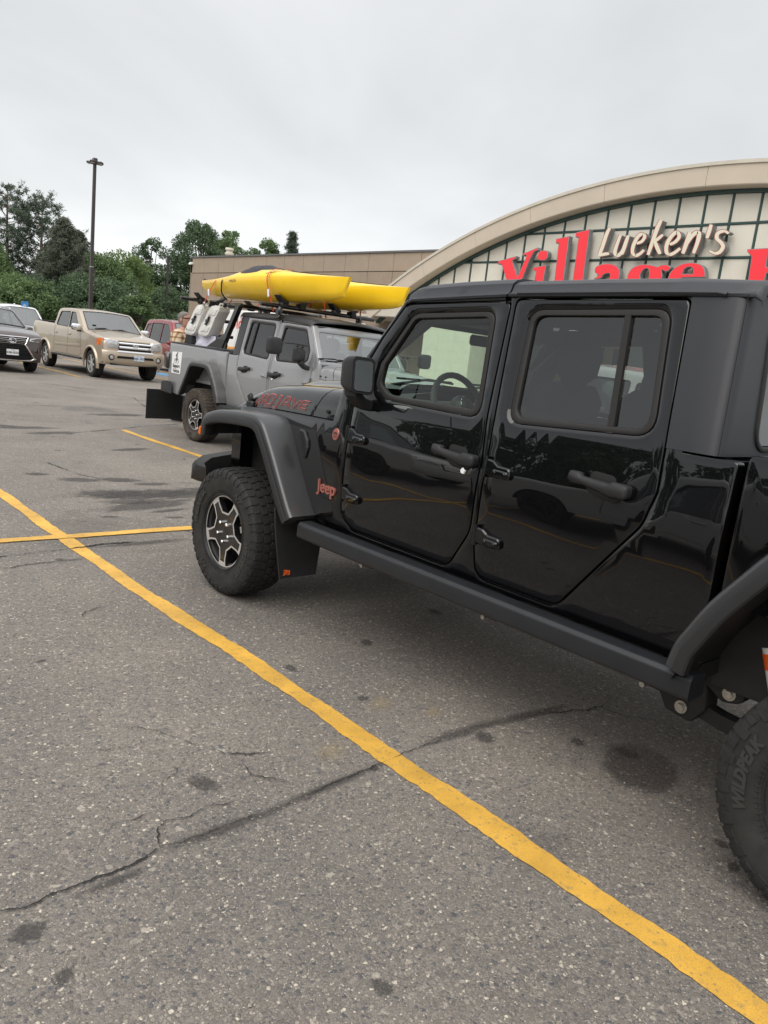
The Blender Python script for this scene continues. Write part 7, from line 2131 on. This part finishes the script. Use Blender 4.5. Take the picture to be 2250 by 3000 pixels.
def broadleaf(x, y, h, w, mat, label, seed, clumps=85, leaves=190, low=.12, lop=0.0, size=.118, group='trees beyond the parking lot'):
    rn = random.Random(seed); o = thing('broadleaf_tree', label, 'tree', (x, y, 0), 0, group)
    tk = MB(); r0 = .02 * h + .06
    axis = [(0, 0, -.05), (rn.uniform(-.1, .1), rn.uniform(-.1, .1), h * .2), (rn.uniform(-.3, .3), rn.uniform(-.3, .3), h * .5), (lop * .5 + rn.uniform(-.3, .3), rn.uniform(-.3, .3), h * .86)]
    tk.tube(smooth_path(axis, 4), [r0 * (1.15 - .95 * i / 12) for i in range(13)], 7)
    cl = []
    for k in range(clumps):
        z = low + (1 - low) * rn.random() ** .85
        prof = sin(pi * min(1, (z - low) / (1 - low) * .80 + .16)) ** .75
        a = rn.uniform(0, 2 * pi); rr = w / 2 * prof * rn.uniform(.35, 1.0) ** .5
        c = Vector((rr * cos(a) + lop * z, rr * sin(a), z * h * .96)); cr = w * rn.uniform(.07, .15)
        cl.append((c, cr))
        if k % 3 == 0:
            q = z * h * rn.uniform(.45, .7); tk.tube([(lop * .3 * q / h, 0, q), tuple(c * .5 + Vector((lop * .2 * q / h, 0, q * .5))), tuple(c)], [r0 * .35, r0 * .2, r0 * .06], 5)
    tk.build('trunk', 'bark', o)
    P_ = []
    for c, cr in cl:
        n = int(leaves * rn.uniform(.6, 1.4)); d = RG.normal(size=(n, 3)); d /= np.linalg.norm(d, axis=1)[:, None]
        r = cr * RG.uniform(.25, 1.05, n) ** .6
        q = np.array(c) + d * r[:, None] * np.array([1.15, 1.15, .85]); P_.append(q)
    link('crown', mesh_quads('crown', quads(np.concatenate(P_), size, .75), mat), o)
    return o
def pine(x, y, h, w, label, seed, bare=.45, dens=1.0, mat='needle', group='trees beyond the parking lot', full=False):
    rn = random.Random(seed); o = thing('pine_tree' if not full else 'spruce_tree', label, 'tree', (x, y, 0), 0, group)
    tk = MB(); lean = rn.uniform(-.25, .25)
    tk.tube([(lean * t, 0, h * t - .05) for t in (0, .3, .6, .85, 1)], [.24 * h / 12, .2 * h / 12, .13 * h / 12, .06 * h / 12, .02], 8)
    P_ = []; DR = []
    nb = int((46 if not full else 130) * dens * (h / 12))
    for b_ in range(nb):
        z = bare + (1 - bare) * (b_ + rn.random()) / nb * .985
        k = (z - bare) / (1 - bare); a = b_ * 2.4 + rn.uniform(-.6, .6)
        if not full:
            L = w / 2 * (.55 + .9 * k - 1.25 * k ** 3.2) * rn.uniform(.55, 1.15) + .2; rise = L * rn.uniform(.15, .75)
        else:
            L = w / 2 * (1 - k) ** .8 * rn.uniform(.6, 1.15) + .15; rise = L * rn.uniform(-.1, .3)
        s0 = Vector((lean * z, 0, z * h - .5 * rise)); e = s0 + Vector((L * cos(a), L * sin(a), rise)); mid = s0.lerp(e, .55) + Vector((0, 0, -.07 * L))
        tk.tube([tuple(s0), tuple(mid), tuple(e)], [.045, .028, .008], 4)
        nt_ = int((5 if not full else 6) * max(.8, L) * dens) + 2
        for t_ in range(nt_):
            q = rn.uniform(.45 if not full else .15, 1.05); jit = (.30 if not full else .25) * (.4 + .6 * L / 2)
            c = s0.lerp(e, q) + Vector((rn.gauss(0, jit), rn.gauss(0, jit), rn.gauss(.05, jit * .8)))
            n = int(30 * dens * rn.uniform(.5, 1.5)); rr_ = rn.uniform(.18, .42)
            d = RG.normal(size=(n, 3)); d[:, 2] = d[:, 2] * .8 + .45; d /= np.linalg.norm(d, axis=1)[:, None]
            P_.append(np.array(c) + d * RG.uniform(.2, 1.0, n)[:, None] * rr_); DR.append(d)
    tk.build('trunk', 'pine_bark', o)
    link('crown', mesh_quads('crown', quads(np.concatenate(P_), .15, .24, np.concatenate(DR) * .8), mat), o)
    return o
def at(px, Y):
    """ground X for an image column measured on the photo near the horizon, at depth Y"""
    return lerp_tab([(-400, .06), (0, .268), (25, .2862), (120, .322), (190, .350), (300, .397), (430, .4544), (560, .522), (655, .565), (780, .6345), (862, .682), (1000, .77)], px) * Y
pine(at(25, 82), 82, 13.4, 7.6, 'tall sparse pine with bare lower trunk at the left edge', 3, .24)
pine(at(122, 80), 80, 12.8, 7.2, 'tall open pine with forked dark crown, second from the left edge', 5, .22)
pine(at(190, 74), 74, 10.3, 9.0, 'dense grey green spruce just left of the tall lamp post', 8, .06, 1.25, 'needle_grey', full=True)
pine(at(232, 80), 80, 10.2, 9.0, 'smaller dense spruce directly behind the tall lamp post', 18, .05, 1.2, 'needle_grey', full=True)
pine(at(150, 88), 88, 9.0, 8, 'low broad spruce filling the gap between the two tall pines', 28, .05, 1.1, 'needle_grey', full=True)
broadleaf(at(300, 76), 76, 7.9, 7.5, 'leaf_mid', 'round bright green tree right of the tall lamp post', 21, low=.05)
broadleaf(at(362, 80), 80, 9.0, 8.0, 'leaf_light', 'yellow green leafy tree with sky showing through its middle', 22, clumps=62, low=.05)
broadleaf(at(405, 86), 86, 8.6, 7.5, 'leaf_mid', 'mid green tree with thick foliage left of the shorter lamp post', 23, low=.05)
broadleaf(at(448, 92), 92, 12.6, 5.0, 'leaf_dark', 'slim dark tree peeking up above the shorter lamp post', 24, clumps=34, low=.45)
broadleaf(at(482, 84), 84, 8.0, 6.5, 'leaf_dark', 'dark green tree behind the shorter lamp post', 25, low=.05)
broadleaf(at(545, 82), 82, 9.6, 8.0, 'leaf_dark', 'large dark tree against the tan wall corner', 26, low=.05, clumps=95)
broadleaf(at(592, 80), 80, 13.9, 6.6, 'leaf_dark', 'tallest dark broadleaf tree above the roof vent', 27, clumps=100, low=.2, lop=-.8)
broadleaf(at(655, 86), 86, 14.4, 5.6, 'leaf_mid', 'upper crown of a tree beside the roof vent above the tan wall', 29, clumps=50, low=.4)
broadleaf(at(694, 90), 90, 15.2, 5.2, 'leaf_mid', 'green crown showing above the tan wall right of the vent', 30, clumps=55, low=.4)
broadleaf(at(782, 88), 88, 14.6, 6.0, 'leaf_mid', 'wide green crown showing above the middle of the tan wall', 31, clumps=60, low=.4)
pine(at(862, 86), 86, 15.6, 4.0, 'pointed small spruce alone above the tan wall', 32, .35, .9, 'needle', full=True)
broadleaf(at(60, 70), 70, 4.6, 8.0, 'leaf_mid', 'low green bush under the tall pines', 41, clumps=60, low=.02, size=.11)
broadleaf(at(-30, 74), 74, 8.5, 6.5, 'leaf_mid', 'light green tree cut by the left frame edge', 42, low=.05)
broadleaf(at(330, 68), 68, 5.0, 9.0, 'leaf_dark', 'low dark thicket below the yellow green tree', 43, clumps=70, low=.02)
broadleaf(at(415, 64), 64, 4.4, 3.6, 'leaf_mid', 'small bush between the two lamp posts', 44, clumps=45, low=.02, size=.10)
broadleaf(at(255, 70), 70, 5.4, 8.0, 'leaf_dark', 'dark low trees behind the cab of the tan pickup', 45, clumps=70, low=.02)
broadleaf(at(120, 72), 72, 4.6, 9.0, 'leaf_dark', 'dark low brush behind the white SUV', 46, clumps=75, low=.02)
broadleaf(at(510, 72), 72, 5.6, 7.0, 'leaf_dark', 'dark low brush left of the tan wall', 47, clumps=70, low=.02)
broadleaf(at(10, 68), 68, 3.6, 7.0, 'leaf_mid', 'low green brush at the left frame edge', 48, clumps=60, low=.02)
# undergrowth behind them, one continuous mass
n_ = 9000; px_ = RG.uniform(-8, 62, n_); py_ = RG.uniform(90, 100, n_); pz_ = RG.uniform(0, 1, n_) ** .8 * (4.2 + 1.2 * np.sin(px_ * .4) + .8 * np.sin(px_ * 1.1))
link('undergrowth', mesh_quads('undergrowth', quads(np.stack([px_, py_, pz_], 1), .42, .8), 'leaf_dark'), None, kind='stuff')
# trees on the near side of the lot: seen in the glass and paint of the black pickup
src = [broadleaf(-30, 6, 8.5, 8, 'leaf_dark', 'dark round tree across the lot, mirrored in the black doors', 61, low=.06, size=.22, leaves=80, group='trees mirrored in the black pickup'),
       pine(-33, -4, 11, 6, 'pine across the lot, mirrored in the rear side window', 62, .3, .8, group='trees mirrored in the black pickup')]
for i, (x, y, s_, k) in enumerate(((-34, 14, 1.1, 0), (-31, 22, .9, 0), (-36, 31, 1.2, 0), (-30, -11, .85, 0), (-35, -19, 1.1, 0), (-32, -28, .95, 0), (-38, 40, 1.15, 0), (-37, 9, 1.1, 1), (-34, 27, .9, 1))):
    c_ = copy_tree(src[k]); c_.location = (x, y, 0); c_.scale = (s_, s_, s_ * random.uniform(.85, 1.1)); c_.rotation_euler.z = i * 1.3
    c_['label'] = ('dark round tree across the lot' if k == 0 else 'pine across the lot') + ', seen only as a reflection in the black pickup'

# loose grit on the asphalt in the foreground
gm = MB(); rg_ = random.Random(5)
for i in range(420):
    Y_ = .5 + 6 * rg_.random() ** 1.6; X_ = rg_.uniform(.3, 4.2); r_ = rg_.uniform(.0018, .0048) * (1.5 if rg_.random() < .06 else 1)
    c_ = Vector((X_, Y_, r_ * .6 + .001)); vs_ = [c_ + Vector((rg_.uniform(.7, 1.3) * r_ * a, rg_.uniform(.7, 1.3) * r_ * b, rg_.uniform(.5, .9) * r_ * c)) for a, b, c in ((1, 0, 0), (-1, 0, 0), (0, 1, 0), (0, -1, 0), (0, 0, 1), (0, 0, -1))]
    gm.add(vs_, [(0, 2, 4), (2, 1, 4), (1, 3, 4), (3, 0, 4), (2, 0, 5), (1, 2, 5), (3, 1, 5), (0, 3, 5)])
M['grit'] = P('grit', (.30, .27, .23), .8, var=.6, vscale=40)
gm.build('gravel', 'grit', None, 20, False, kind='stuff')
